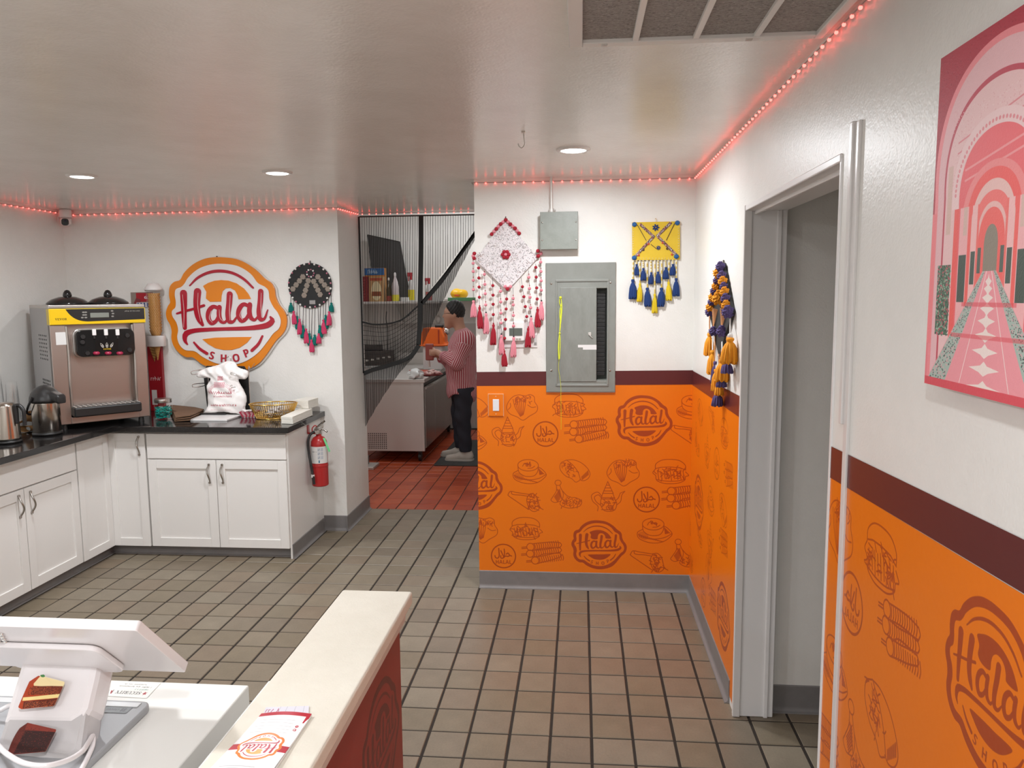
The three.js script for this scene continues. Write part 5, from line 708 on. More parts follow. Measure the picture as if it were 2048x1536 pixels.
{ // black kite hanging with orange and purple tassels on the right wall
  const zm = zoomOf(1390, 500, 4.52), c = onX(...zm(230, 560), XR), t = thing('wall_hanging', 'black kite-shaped wall hanging with orange and purple tassels beside the doorway', 'wall hanging', [XR, c.y, c.z], -Math.PI / 2);
  const loc = (x, y, d = 0.02) => { const p = onX(...zm(x, y), XR - d); return V(p.z - c.z, p.y - c.y, d); };
  mesh('board', extrude(shapeOf([[256, 120], [338, 562], [218, 965], [128, 555]].map(([x, y]) => { const p = loc(x, y, 0.014); return [p.x, p.y]; })), 0.012, 0.001).translate(0, 0, 0.003), M.blackMatte, t); mesh('hook', rod(loc(258, 95, 0.004), loc(258, 130, 0.01), 0.004, 6), M.black, t);
  const edge = (pts) => pts.forEach(([x, y, k, r]) => { pom(t, 'pompom', loc(x, y, 0.03), r ?? 0.021, YM[k]).geometry = shagGeo; });
  edge([[228, 150, 'purple'], [215, 205, 'orange', 0.026], [240, 235, 'purple'], [250, 285, 'orange'], [258, 330, 'purple', 0.018], [265, 380, 'orange'], [275, 440, 'purple'], [280, 500, 'orange'], [295, 560, 'purple', 0.026], [195, 275, 'purple', 0.017], [185, 325, 'orange', 0.018], [170, 370, 'purple', 0.018], [160, 425, 'orange'], [146, 470, 'purple', 0.017], [136, 515, 'orange'], [130, 560, 'purple'], [207, 440, 'orange', 0.028], [210, 400, 'orange', 0.018], [165, 735, 'purple'], [240, 735, 'purple', 0.024]]);
  const net = mat([0.45, 0.2, 0.08], 0.7); for (let k = 0; k < 11; k++) { mesh('net_strand', rod(loc(155 + k * 5, 520 + k * 2, 0.022), loc(165 + (k % 4), 705, 0.022), 0.0013, 4), net, t); mesh('net_strand', rod(loc(228 + k * 6, 520 + k * 3, 0.022), loc(238 + (k % 4), 715, 0.022), 0.0013, 4), net, t); }
  [['orange', 132, 560, 750, 950, 0.06], ['orange', 160, 720, 905, 1118, 0.06], ['purple', 182, 780, 1005, 1210, 0.045], ['orange', 318, 590, 790, 1025, 0.085], ['purple', 290, 780, 1000, 1112, 0.06], ['orange', 245, 830, 990, 1185, 0.075], ['purple', 240, 900, 1140, 1240, 0.055], ['orange', 192, 900, 1075, 1270, 0.055], ['orange', 218, 940, 1190, 1312, 0.05], ['purple', 205, 960, 1280, 1412, 0.06]].forEach(([k, x, y0, y1, y2, w], i) => {
    mesh('beaded_string', rod(loc(x, y0, 0.018), loc(x, y1, 0.028), 0.0035, 6), i % 2 ? YM.white : net, t); if (i % 3 === 0) mesh('bead', sph(0.012, 10, 8), YM.white, t, loc(x, y1 - 12, 0.028)); const a = loc(x, y1, 0.03), b = loc(x, y2, 0.03); mesh('tassel', tasselGeo(a.y - b.y, w, i * 1.9), YM[k], t, a);
  });
}
// ---------------------------------------------------------------- fittings on the service wall
M.panel = mat(0xffffff, 0.42, { map: mottled([126, 130, 122], [140, 144, 136]) }); M.panelB = mat(0xffffff, 0.36, { map: mottled([126, 128, 122], [142, 144, 138]) });
{
  const a = onZ(1080, 424, ZO + 0.075), b = onZ(1156, 498, ZO + 0.075), t = thing('junction_box', 'square grey green junction box with conduit running up to the ceiling', 'junction box', [(a.x + b.x) / 2, b.y, ZO]), w = b.x - a.x, h = a.y - b.y;
  mesh('body', rbx(-w / 2 + 0.002, w / 2 - 0.002, 0.002, h - 0.002, 0, 0.07, 0.002), M.panel, t); mesh('cover', rbx(-w / 2, w / 2, 0, h, 0.07, 0.074, 0.0015), M.panel, t); for (const x of [-1, 1]) for (const y of [0.25, 0.72]) mesh('screw', sph(0.0045, 10, 6).scale(1, 1, 0.5), M.nickel, t, [x * (w / 2 - 0.012), h * y, 0.0745]);
  const cx = onZ(1103, 400, ZO + 0.03).x - t.position.x; mesh('conduit', rod(V(cx, h, 0.03), V(cx - 0.002, CE - b.y, 0.03), 0.0095, 14), M.steelDull, t); mesh('connector', merge([cyl(0.015, 0.015, 0.022, 12).translate(cx, h + 0.011, 0.03), cyl(0.004, 0.004, 0.012, 8).rotateZ(1.57).translate(cx + 0.018, h + 0.014, 0.03)]), M.steelDull, t);
}
{
  const zm = zoomOf(1060, 400, 3.573), zf = ZO + 0.012, P = (x, y, z = zf) => onZ(...zm(x, y), z), c = P(366, 1368), t = thing('breaker_panel', 'tall grey electrical breaker panel with an ajar door and dark slot', 'breaker panel', [c.x, c.y, ZO]), R = (x0, y0, x1, y1) => { const a = P(x0, y1), b = P(x1, y0); return [a.x - c.x, b.x - c.x, a.y - c.y, b.y - c.y]; };
  const [X0, X1, Y0, Y1] = R(120, 448, 610, 1368), [A0, A1, B0, B1] = R(192, 578, 556, 1318), [K0, K1, L0, L1] = R(221, 626, 556, 1294);
  const s = shapeOf([[X0, Y0], [X1, Y0], [X1, Y1], [X0, Y1]]); s.holes.push(new THREE.Path([V2(K0, L0), V2(K0, L1), V2(K1, L1), V2(K1, L0)])); mesh('cover_frame', extrude(s, 0.01, 0.003).translate(0, 0, 0.003), M.panelB, t);
  mesh('rim', merge([rbx(A0 - 0.008, A0 + 0.004, B0 - 0.008, B1 + 0.008, 0.01, 0.02, 0.004), rbx(A1 - 0.004, A1 + 0.008, B0 - 0.008, B1 + 0.008, 0.01, 0.02, 0.004), rbx(A0 - 0.008, A1 + 0.008, B1 - 0.004, B1 + 0.012, 0.01, 0.022, 0.004), rbx(A0 - 0.008, A1 + 0.008, B0 - 0.012, B0 + 0.004, 0.01, 0.02, 0.004)]), M.panelB, t);
  { const a = HA.x - c.x, b = HB.x - c.x, lo = HB.y - c.y, hi = HA.y - c.y, d = -0.1; mesh('enclosure', merge([bx(a, b, lo, hi, d, d + 0.003), bx(a, a + 0.003, lo, hi, d, 0.003), bx(b - 0.003, b, lo, hi, d, 0.003), bx(a, b, lo, lo + 0.003, d, 0.003), bx(a, b, hi - 0.003, hi, d, 0.003)]), M.panel, t);
    const n = 22, st = (hi - lo - 0.05) / n; for (let k = 0; k < n; k++) mesh('breaker', rbx(b - 0.115, b - 0.012, lo + 0.025 + k * st, lo + 0.025 + (k + 1) * st - 0.0015, d + 0.01, d + 0.07, 0.002), M.black, t); }
  const [D0, D1, E0, E1] = R(222, 628, 476, 1292); const d = mesh('door', rbx(D0 - 0.004, D1, E0 - 0.004, E1 + 0.004, 0.012, 0.02, 0.002), M.panelB, t);
  for (const [x, y] of [[152, 597], [575, 590], [152, 1218], [570, 1218]]) { const p = P(x, y); mesh('screw', sph(0.0065, 12, 8).scale(1, 1, 0.5), M.nickel, t, [p.x - c.x, p.y - c.y, 0.0165]); }
  for (const [x0, y0, x1, y1] of [[343, 1034, 475, 1053], [378, 1052, 475, 1069]]) { const [a0, a1, b0, b1] = R(x0, y0, x1, y1); mesh('label_tape', bx(a0, a1, b0, b1, 0.0202, 0.0208), mat([0.78, 0.76, 0.75], 0.5), d); } 
  { const p = P(430, 960); mesh('latch', merge([rbx(-0.012, 0.006, -0.006, 0.012, 0.014, 0.018, 0.002), tube([[-0.01, 0.004, 0.018], [0.004, -0.012, 0.02], [0.012, -0.02, 0.018]], 0.003, 12, 6)]).translate(p.x - c.x, p.y - c.y, 0.006), M.steelDull, d); }
  mesh('paint_edge', merge([bx(X0 - 0.002, X1 + 0.002, Y0 - 0.006, Y0, 0.0005, 0.006), bx(X1, X1 + 0.004, Y0 - 0.004, Y0 + 0.08, 0.0005, 0.006)]), M.trimWhite, t);
  // yellow cord hung on the door edge
  const k = thing('cord', 'bright yellow green cord looped on the breaker panel edge and dangling down', 'cord', [0, 0, 0]); const Q = (x, y, z = ZO + 0.026) => P(x, y, z), ym = mat([0.7, 0.75, 0.04], 0.6);
  mesh('loop', tube([Q(218, 692), Q(210, 720), Q(222, 780), Q(216, 860), Q(212, 945), Q(207, 1010), Q(205, 1080), Q(210, 1140), Q(214, 1080), Q(216, 1000), Q(212, 940), Q(222, 860), Q(228, 760), Q(220, 692)], 0.0026, 80, 6), ym, k); mesh('loop', tube([Q(216, 690), Q(226, 730), Q(212, 800), Q(218, 900), Q(210, 960), Q(202, 1060), Q(206, 1140)], 0.0024, 40, 6), ym, k); mesh('knot', merge([sph(0.008, 10, 8).translate(...Q(218, 697).toArray()), sph(0.006, 10, 8).translate(...Q(212, 952).toArray())]), ym, k);
  mesh('thread', tube([Q(208, 1140), Q(204, 1200), Q(212, 1260), Q(220, 1320), Q(221, 1420), Q(222, 1500), Q(222, 1640)], 0.0011, 40, 5), ym, k);
}
{ // thermostat in a clear guard, behind the tassels
  const zm = zoomOf(920, 400, 4.266), P = (x, y) => onZ(...zm(x, y), ZO + 0.012), c = P(470, 1120), t = thing('thermostat', 'white wall thermostat with grey screen on a wide plate behind the tassels', 'thermostat', [c.x, c.y, ZO]), R = (x0, y0, x1, y1) => { const a = P(x0, y1), b = P(x1, y0); return [a.x - c.x, b.x - c.x, a.y - c.y, b.y - c.y]; };
  const pl = R(318, 1035, 660, 1262); mesh('guard_plate', rbx(...pl, 0, 0.006, 0.003), mat([0.78, 0.74, 0.72], 0.25), t); mesh('body', rbx(...R(380, 1035, 552, 1205), 0.006, 0.028, 0.008), M.plasticWhite, t); mesh('screen', rbx(...R(422, 1092, 533, 1158), 0.027, 0.0295, 0.001), mat([0.1, 0.115, 0.1], 0.25), t);
  for (const x of [488, 512]) mesh('button', rbx(...R(x - 9, 1178, x + 9, 1192), 0.027, 0.03, 0.001), M.steel, t); const sc = R(630, 1150, 655, 1240); mesh('scale', rbx(...sc, 0.006, 0.008, 0.001), mat([0.62, 0.6, 0.58], 0.4), t); for (let k = 0; k < 4; k++) mesh('tick', bx(sc[0] + 0.001, sc[1] - 0.002, sc[2] + 0.003 + k * 0.004, sc[2] + 0.0045 + k * 0.004, 0.008, 0.0085), M.black, t);
}
{
  const a = onZ(977, 788, ZO), b = onZ(1007, 832, ZO), w = b.x - a.x, h = a.y - b.y, t = thing('light_switch', 'white rocker light switch under an orange wrapped cover plate', 'light switch', [(a.x + b.x) / 2, (a.y + b.y) / 2, ZO]);
  mesh('cover_plate', rbx(-w / 2, w / 2, -h / 2, h / 2, 0.001, 0.009, 0.003), mat(OR, 0.3), t); mesh('rocker', rbx(-w * 0.2, w * 0.22, -h * 0.26, h * 0.27, 0.008, 0.0125, 0.002), mat([0.8, 0.8, 0.82], 0.3), t); mesh('edge', merge([bx(-w / 2 - 0.0015, w / 2 + 0.0015, h / 2, h / 2 + 0.002, 0.001, 0.009), bx(-w / 2 - 0.002, -w / 2, -h / 2, h / 2, 0.001, 0.009), bx(w / 2, w / 2 + 0.002, -h / 2, h / 2, 0.001, 0.009)]), mat([0.8, 0.55, 0.35], 0.3), t); for (const y of [-0.4, 0.4]) mesh('screw', sph(0.0026, 8, 6).scale(1, 1, 0.5), M.trimWhite, t, [0, y * h, 0.009]);
}
{ // ceiling hook
  const p = onY(1047, 264, CE), t = thing('ceiling_hook', 'small grey screw hook in the ceiling near the flush light', 'hook', [p.x, CE, p.z]); mesh('plate', rbx(-0.008, 0.008, -0.004, 0, -0.016, 0.016, 0.002), M.steelDull, t); mesh('hook', tube([[0, -0.002, 0], [0.002, -0.03, 0], [0.004, -0.05, 0], [-0.008, -0.064, 0], [-0.02, -0.055, 0], [-0.022, -0.046, 0]], 0.0026, 26, 6), M.steelDull, t);
}
{ // return air grille
  const t = thing('air_return_grille', 'large ceiling air return grille with dusty grey filter panels', 'air vent', [0, CE, 0]), z0 = -2.112, z1 = -1.25, bars = [-0.032, 0.003, 0.14, 0.294, 0.447, 0.595, 0.618];
  const dust = canvasTex(512, 512, (x, w, h) => { x.fillStyle = '#a8a29d'; x.fillRect(0, 0, w, h); for (let i = 0; i < 9000; i++) { const v = 95 + rnd() * 120; x.fillStyle = `rgba(${v},${v - 4},${v - 8},.5)`; x.fillRect(rnd() * w, rnd() * h, 2 + rnd() * 6, 2 + rnd() * 2); } x.strokeStyle = 'rgba(70,64,60,.6)'; for (let y = 0; y < h; y += 7) { x.beginPath(); x.moveTo(0, y); x.lineTo(w, y); x.stroke(); } }); dust.repeat.set(2, 2); const dm = mat(0xffffff, 0.95, { map: dust, bumpMap: clone(paintBump, 8, 8), bumpScale: 0.002 });
  mesh('frame_side', rbx(bars[0], bars[1], -0.02, 0, z0 - 0.03, z1, 0.003), M.white, t); mesh('frame_side', rbx(bars[5], bars[6], -0.02, 0, z0 - 0.03, z1, 0.003), M.white, t); mesh('frame_end', rbx(bars[1], bars[5], -0.02, 0, z0 - 0.03, z0, 0.003), M.white, t); mesh('frame_end', rbx(bars[1], bars[5], -0.02, 0, z1 - 0.03, z1, 0.003), M.white, t);
  for (let k = 1; k < 5; k++) { const a = bars[k] + (k > 1 ? 0.008 : 0), b = bars[k + 1] - (k < 4 ? 0.008 : 0); mesh('filter_panel', boxUV(bx(a, b, -0.009, -0.003, z0, z1 - 0.03)), dm, t); if (k > 1) mesh('bar', rbx(bars[k] - 0.008, bars[k] + 0.008, -0.018, -0.002, z0, z1 - 0.03, 0.002), M.white, t); }
  for (const x of [0.06, 0.43]) mesh('latch', rbx(x - 0.008, x + 0.008, -0.024, -0.018, z0 - 0.016, z0 - 0.004, 0.002), M.steelDull, t);
}
{ // canvas print of an arcade on the right wall
  const d = 0.032, xf = XR - d, tl = onX(1882, 118, xf), bl = onX(1850, 766, xf), z0 = (tl.z + bl.z) / 2, zc = onX(1984, 460, xf).z, W = 2 * (zc - z0), yT = tl.y, yB = bl.y, H = yT - yB;
  const t = thing('canvas_print', 'canvas print of a red and pink tiled arcade corridor on the right wall', 'picture', [XR, yB, z0 + W / 2], -Math.PI / 2);
  const map = canvasTex(900, Math.round((900 * H) / W), (x, w, h) => {
    const at = (px, py) => { const p = onX(px, py, xf); return [((p.z - z0) / W) * w, ((yT - p.y) / H) * h]; };
    const g = x.createLinearGradient(0, 0, 0, h); g.addColorStop(0, '#b23a4a'); g.addColorStop(0.18, '#e58a92'); g.addColorStop(0.5, '#ef8f92'); g.addColorStop(1, '#ea7c86'); x.fillStyle = g; x.fillRect(0, 0, w, h);
    const poly = (pts, f, mirror = true) => { for (const m of mirror ? [0, 1] : [0]) { x.beginPath(); pts.forEach((p, i) => { const q = at(...p), X = m ? w - q[0] : q[0]; i ? x.lineTo(X, q[1]) : x.moveTo(X, q[1]); }); x.closePath(); x.fillStyle = f; x.fill(); } };
    const vx = w / 2, VY = at(1984, 470)[1], arch = (hw, top, spring, f, base = h) => { x.beginPath(); x.moveTo(vx - hw, base); x.lineTo(vx - hw, spring); x.bezierCurveTo(vx - hw * 1.08, spring - (spring - top) * 0.75, vx - hw * 0.5, top, vx, top); x.bezierCurveTo(vx + hw * 0.5, top, vx + hw * 1.08, spring - (spring - top) * 0.75, vx + hw, spring); x.lineTo(vx + hw, base); x.closePath(); x.fillStyle = f; x.fill(); };
    x.fillStyle = '#b43a49'; x.fillRect(0, 0, w, h * 0.55); x.fillStyle = 'rgba(120,20,40,.28)'; for (let i = 0; i < 500; i++) x.fillRect(rnd() * w, rnd() * h * 0.3, 8, 3);
    const A = at(1882, 118)[1]; arch(w * 0.485, h * 0.035, h * 0.42, '#f08f95'); arch(w * 0.455, h * 0.055, h * 0.43, '#e9b9bd'); arch(w * 0.4, h * 0.13, h * 0.43, '#c34a5b'); arch(w * 0.385, h * 0.145, h * 0.43, '#ecc3c3');
    x.fillStyle = '#e7b9b8'; for (let i = 0; i < 900; i++) { x.fillStyle = rnd() < 0.5 ? '#e3aeb0' : '#f0cfcd'; x.fillRect(w * 0.15 + rnd() * w * 0.7, h * 0.18 + rnd() * h * 0.25, 5, 4); } x.strokeStyle = '#e08a90'; x.lineWidth = 6; for (const y of [0.235, 0.265]) { x.beginPath(); x.moveTo(w * 0.2, h * (y + 0.045)); x.lineTo(w * 0.8, h * (y - 0.03)); x.stroke(); }
    arch(w * 0.325, h * 0.23, h * 0.47, '#f0cdcd'); for (let i = 0; i < 40; i++) { const a = Math.PI + (i / 39) * Math.PI; x.fillStyle = '#e58f95'; x.beginPath(); x.arc(vx + w * 0.3 * Math.cos(a), h * 0.43 + h * 0.175 * Math.sin(a), 7, 0, 7); x.fill(); }
    arch(w * 0.265, h * 0.27, h * 0.47, '#ee6a70'); x.strokeStyle = '#f49a9c'; x.lineWidth = 8; for (const y of [0.345, 0.375]) { x.beginPath(); x.moveTo(w * 0.27, h * (y + 0.02)); x.lineTo(w * 0.73, h * (y - 0.03)); x.stroke(); }
    arch(w * 0.235, h * 0.36, h * 0.55, '#f28c8c'); arch(w * 0.2, h * 0.38, h * 0.56, '#f2605c'); arch(w * 0.16, h * 0.41, h * 0.57, '#edc0bb'); arch(w * 0.14, h * 0.44, h * 0.58, '#f37672'); arch(w * 0.11, h * 0.47, h * 0.6, '#eeb9b4'); arch(w * 0.095, h * 0.485, h * 0.6, '#f26a64'); arch(w * 0.05, h * 0.53, h * 0.6, '#8f8577', h * 0.66);
    // walls with pilasters and dark dados
    for (const [xa, xb, f] of [[0, 0.04, '#f2868b'], [0.115, 0.2, '#ecc3c3'], [0.2, 0.24, '#f0615c'], [0.25, 0.32, '#f1b2b4'], [0.32, 0.345, '#f16862'], [0.35, 0.39, '#f3bcbb'], [0.39, 0.405, '#f0736d']]) for (const m of [0, 1]) { x.fillStyle = f; x.fillRect(m ? w * (1 - xb) : w * xa, h * 0.47, w * (xb - xa), h * 0.4); }
    x.fillStyle = '#dcb8ae'; for (const m of [0, 1]) { x.fillRect(m ? w * 0.83 : w * 0.13, h * 0.34, w * 0.04, h * 0.2); x.fillRect(m ? w * 0.69 : w * 0.28, h * 0.47, w * 0.03, h * 0.08); }
    for (const [xa, xb, ya, yb, f] of [[0.075, 0.19, 0.63, 0.84, '#4e6b57'], [0.255, 0.315, 0.605, 0.74, '#47554c'], [0.352, 0.385, 0.598, 0.69, '#4c5a52'], [0.405, 0.43, 0.59, 0.66, '#59635b']]) for (const m of [0, 1]) { x.fillStyle = f; const X = m ? w * (1 - xb) : w * xa; x.fillRect(X, h * ya, w * (xb - xa), h * (yb - ya)); if (xa < 0.1) for (let i = 0; i < 420; i++) { x.fillStyle = ['#22382c', '#7fa389', '#d0566a', '#9fc0a9'][Math.floor(rnd() * 4)]; x.fillRect(X + rnd() * w * (xb - xa), h * (ya + rnd() * (yb - ya)), 6, 6); } }
    // floor
    x.fillStyle = '#ee9aa2'; x.beginPath(); x.moveTo(vx - w * 0.05, h * 0.655); x.lineTo(vx + w * 0.05, h * 0.655); x.lineTo(w * 1.0, h); x.lineTo(0, h); x.closePath(); x.fill(); const fy = (t2) => h * (0.655 + 0.345 * t2), fx = (u, t2) => vx + u * w * (0.05 + 0.5 * t2);
    for (const m of [-1, 1]) { x.fillStyle = '#a9bab0'; x.beginPath(); x.moveTo(fx(m * 0.6, 0), fy(0)); x.lineTo(fx(m * 0.95, 0), fy(0)); x.lineTo(fx(m * 0.9, 0.95), fy(0.95)); x.lineTo(fx(m * 0.6, 0.95), fy(0.95)); x.closePath(); x.fill(); for (let i = 0; i < 500; i++) { const t2 = rnd() * 0.95, u = m * (0.62 + 0.28 * rnd()); x.fillStyle = rnd() < 0.5 ? '#3e4a48' : '#d9a7ab'; x.fillRect(fx(u, t2), fy(t2), 2 + 5 * t2, 2 + 4 * t2); } }
    for (let k = 0; k < 9; k++) { const t2 = 0.08 + 0.1 * k * (0.5 + 0.07 * k), r = 0.26; x.fillStyle = '#f1dfd8'; x.beginPath(); x.moveTo(fx(-r, t2), fy(t2)); x.lineTo(fx(-0.06, t2 - 0.02), fy(t2 - 0.025)); x.lineTo(vx, fy(t2 - 0.06)); x.lineTo(fx(0.06, t2 - 0.02), fy(t2 - 0.025)); x.lineTo(fx(r, t2), fy(t2)); x.lineTo(fx(0.08, t2 + 0.02), fy(t2 + 0.03)); x.lineTo(vx, fy(t2 + 0.06)); x.lineTo(fx(-0.08, t2 + 0.02), fy(t2 + 0.03)); x.closePath(); x.fill(); }
    x.strokeStyle = '#f6d9d6'; x.lineWidth = 4; for (const u of [-0.36, 0.36]) { x.beginPath(); x.moveTo(fx(u, 0), fy(0)); x.lineTo(fx(u, 0.95), fy(0.95)); x.stroke(); } x.fillStyle = '#dd4f58'; x.globalAlpha = 0.55; for (const [y, a] of [[0.74, 0.3], [0.83, 0.22]]) x.fillRect(w * a, h * y, w * (1 - 2 * a), h * 0.012); x.globalAlpha = 1; x.fillStyle = '#d9505c'; x.fillRect(0, h * 0.975, w, h * 0.025);
  });
  mesh('stretcher', rbx(-W / 2, W / 2, 0, H, 0.001, d, 0.002), mat([0.5, 0.1, 0.12], 0.6), t); mesh('print', new THREE.PlaneGeometry(W, H).translate(0, H / 2, d + 0.0006), mat(0xffffff, 0.5, { map, bumpMap: clone(paintBump, 6, 6), bumpScale: 0.0003 }), t);
}
// ---------------------------------------------------------------- kitchen beyond the opening
{ // refrigerated prep table
  const zf = -8.05, x1 = -1.665, x0 = -2.45, z1 = -10.0, h = 0.9, t = thing('prep_fridge', 'long stainless steel under-counter prep fridge with doors in the kitchen', 'prep table', [0, 0, 0]);
  mesh('cabinet', boxUV(bx(x0, x1 - 0.03, 0.12, h - 0.04, z1, zf)), M.steelDull, t); mesh('worktop', rbx(x0 - 0.01, x1 + 0.01, h - 0.04, h, z1, zf + 0.01, 0.005), M.steelDull, t); mesh('corner_post', rbx(x1 - 0.035, x1 - 0.005, 0.12, h - 0.04, zf - 0.03, zf + 0.004, 0.003), M.steelDull, t);
  const zs = [zf - 0.06, -8.66, -9.26, -9.9]; for (let k = 0; k < 3; k++) { const d = mesh('door', rbx(x1 - 0.03, x1, 0.14, h - 0.09, zs[k + 1] + 0.006, zs[k] - 0.006, 0.006), M.steel, t); mesh('handle', rbx(x1, x1 + 0.014, h - 0.12, h - 0.095, zs[k + 1] + 0.01, zs[k] - 0.01, 0.004), M.steelDull, d); }
  mesh('door_gap', bx(x1 - 0.03, x1 - 0.02, h - 0.088, h - 0.045, z1 + 0.1, zf - 0.05), M.black, t);
  const holes = []; for (let r = 0; r < 9; r++) for (let c = 0; c < 11; c++) holes.push(cyl(0.006, 0.006, 0.002, 8).rotateX(Math.PI / 2).translate(-2.3 + c * 0.021, 0.15 + r * 0.02, zf + 0.0008)); mesh('vent_holes', merge(holes), M.blackMatte, t).userData.kind = 'stuff';
  for (const [x, z] of [[x0 + 0.06, zf - 0.07], [x1 - 0.07, zf - 0.07], [x0 + 0.06, z1 + 0.07], [x1 - 0.07, z1 + 0.07]]) mesh('caster', merge([cyl(0.045, 0.045, 0.03, 18).rotateZ(Math.PI / 2).translate(x, 0.045, z), bx(x - 0.02, x + 0.02, 0.05, 0.12, z - 0.015, z + 0.015)]), M.black, t);
  mesh('back_riser', boxUV(bx(x0 - 0.01, x1 - 0.25, h, h + 0.14, z1 - 0.02, z1)), M.steelDull, t);
  const W = h;
  const put = (px, py) => onY(px, py, W);
  { const p = put(832, 757); const b = thing('plastic_bag', 'knotted white plastic bag on the steel prep table', 'plastic bag', [p.x, W, p.z]); mesh('sack', fieldGeo((x, y, z) => Math.hypot(x / 0.075, (y - 0.045) / 0.05, z / 0.07) * 0.05 - 0.05 + 0.012 * Math.sin(x * 60 + 2 * Math.sin(z * 50)) * Math.cos(y * 55) - 0.006, [-0.1, 0, -0.1], [0.1, 0.12, 0.1], 0.008), mat([0.72, 0.74, 0.72], 0.3), b); }
  { const p = put(864, 751), t2 = thing('meat_tray', 'small tray heaped with raw pink meat pieces on the prep table', 'meat tray', [p.x, W, p.z]); mesh('tray', lathe([[0, 0.002], [0.1, 0.003], [0.125, 0.016], [0.12, 0.018], [0.09, 0.008], [0, 0.007]], 28), mat([0.3, 0.03, 0.03], 0.3), t2); const mm = [mat([0.62, 0.38, 0.34], 0.35), mat([0.55, 0.26, 0.24], 0.35), mat([0.7, 0.5, 0.45], 0.35)]; for (let k = 0; k < 34; k++) { const a = rnd() * 6.28, r = Math.sqrt(rnd()) * 0.095; mesh('meat_piece', pomGeo, mm[k % 3], t2, [r * Math.cos(a), 0.022 + (0.095 - r) * 0.35 + 0.008 * rnd(), r * Math.sin(a)]).scale.set(0.02 + 0.008 * rnd(), 0.013, 0.018); } }
  { const q = [put(816, 752), put(836, 762), put(858, 742), put(834, 730)]; q.forEach((p) => { p.y = W; }); const t2 = thing('cutting_board', 'red plastic cutting board lying on the prep table', 'cutting board', [(q[0].x + q[2].x) / 2, W, (q[0].z + q[2].z) / 2 - 0.15]); mesh('board', rbx(-0.11, 0.11, -0.006, 0.006, -0.16, 0.16, 0.004).rotateY(0.3).translate(-0.02, 0.007, 0), mat([0.55, 0.09, 0.05], 0.45), t2); }
  { // orange juicer hood machine
    const z = -9.15, p = onZ(868, 690, z), t2 = thing('juicer', 'machine with a bright orange plastic dome cover on the prep table', 'juicer', [p.x, W, z], 0), y0 = onZ(868, 689, z).y - W, y1 = onZ(868, 655, z).y - W, om = mat([0.95, 0.16, 0.008], 0.35);
    mesh('cover', fieldGeo((x, y, q) => { const k = 0.15 + 0.03 * Math.max(0, 1 - y / 0.03) - 0.04 * Math.max(0, (y - 0.09) / 0.1), d = Math.hypot(Math.max(0, Math.abs(x) - k + 0.03), Math.max(0, Math.abs(q) - 0.1)) - 0.03; return Math.max(d, y - (y1 - y0), -y); }, [-0.22, -0.01, -0.17], [0.22, y1 - y0 + 0.02, 0.17], 0.011).translate(0, y0, 0), om, t2);
    mesh('rim', rbx(-0.19, 0.19, y0 - 0.012, y0 + 0.012, -0.14, 0.14, 0.012), om, t2); mesh('body', rbx(-0.12, 0.12, 0.0, y0 - 0.012, -0.1, 0.1, 0.02), mat([0.66, 0.64, 0.62], 0.3), t2); mesh('top_knob', rbx(0.02, 0.12, y1 - 0.005, y1 + 0.035, -0.04, 0.04, 0.015), M.black, t2); mesh('motor_cap', lathe([[0, 0.05], [0.03, 0.045], [0.045, 0.02], [0.045, 0]], 20).rotateZ(-1.57).translate(0.14, y1 - 0.05, 0), M.chrome, t2); mesh('clip', rbx(0.075, 0.09, y0 + 0.02, y1 - 0.02, 0.125, 0.14, 0.004), mat([0.5, 0.05, 0.01], 0.4), t2);
  }
}
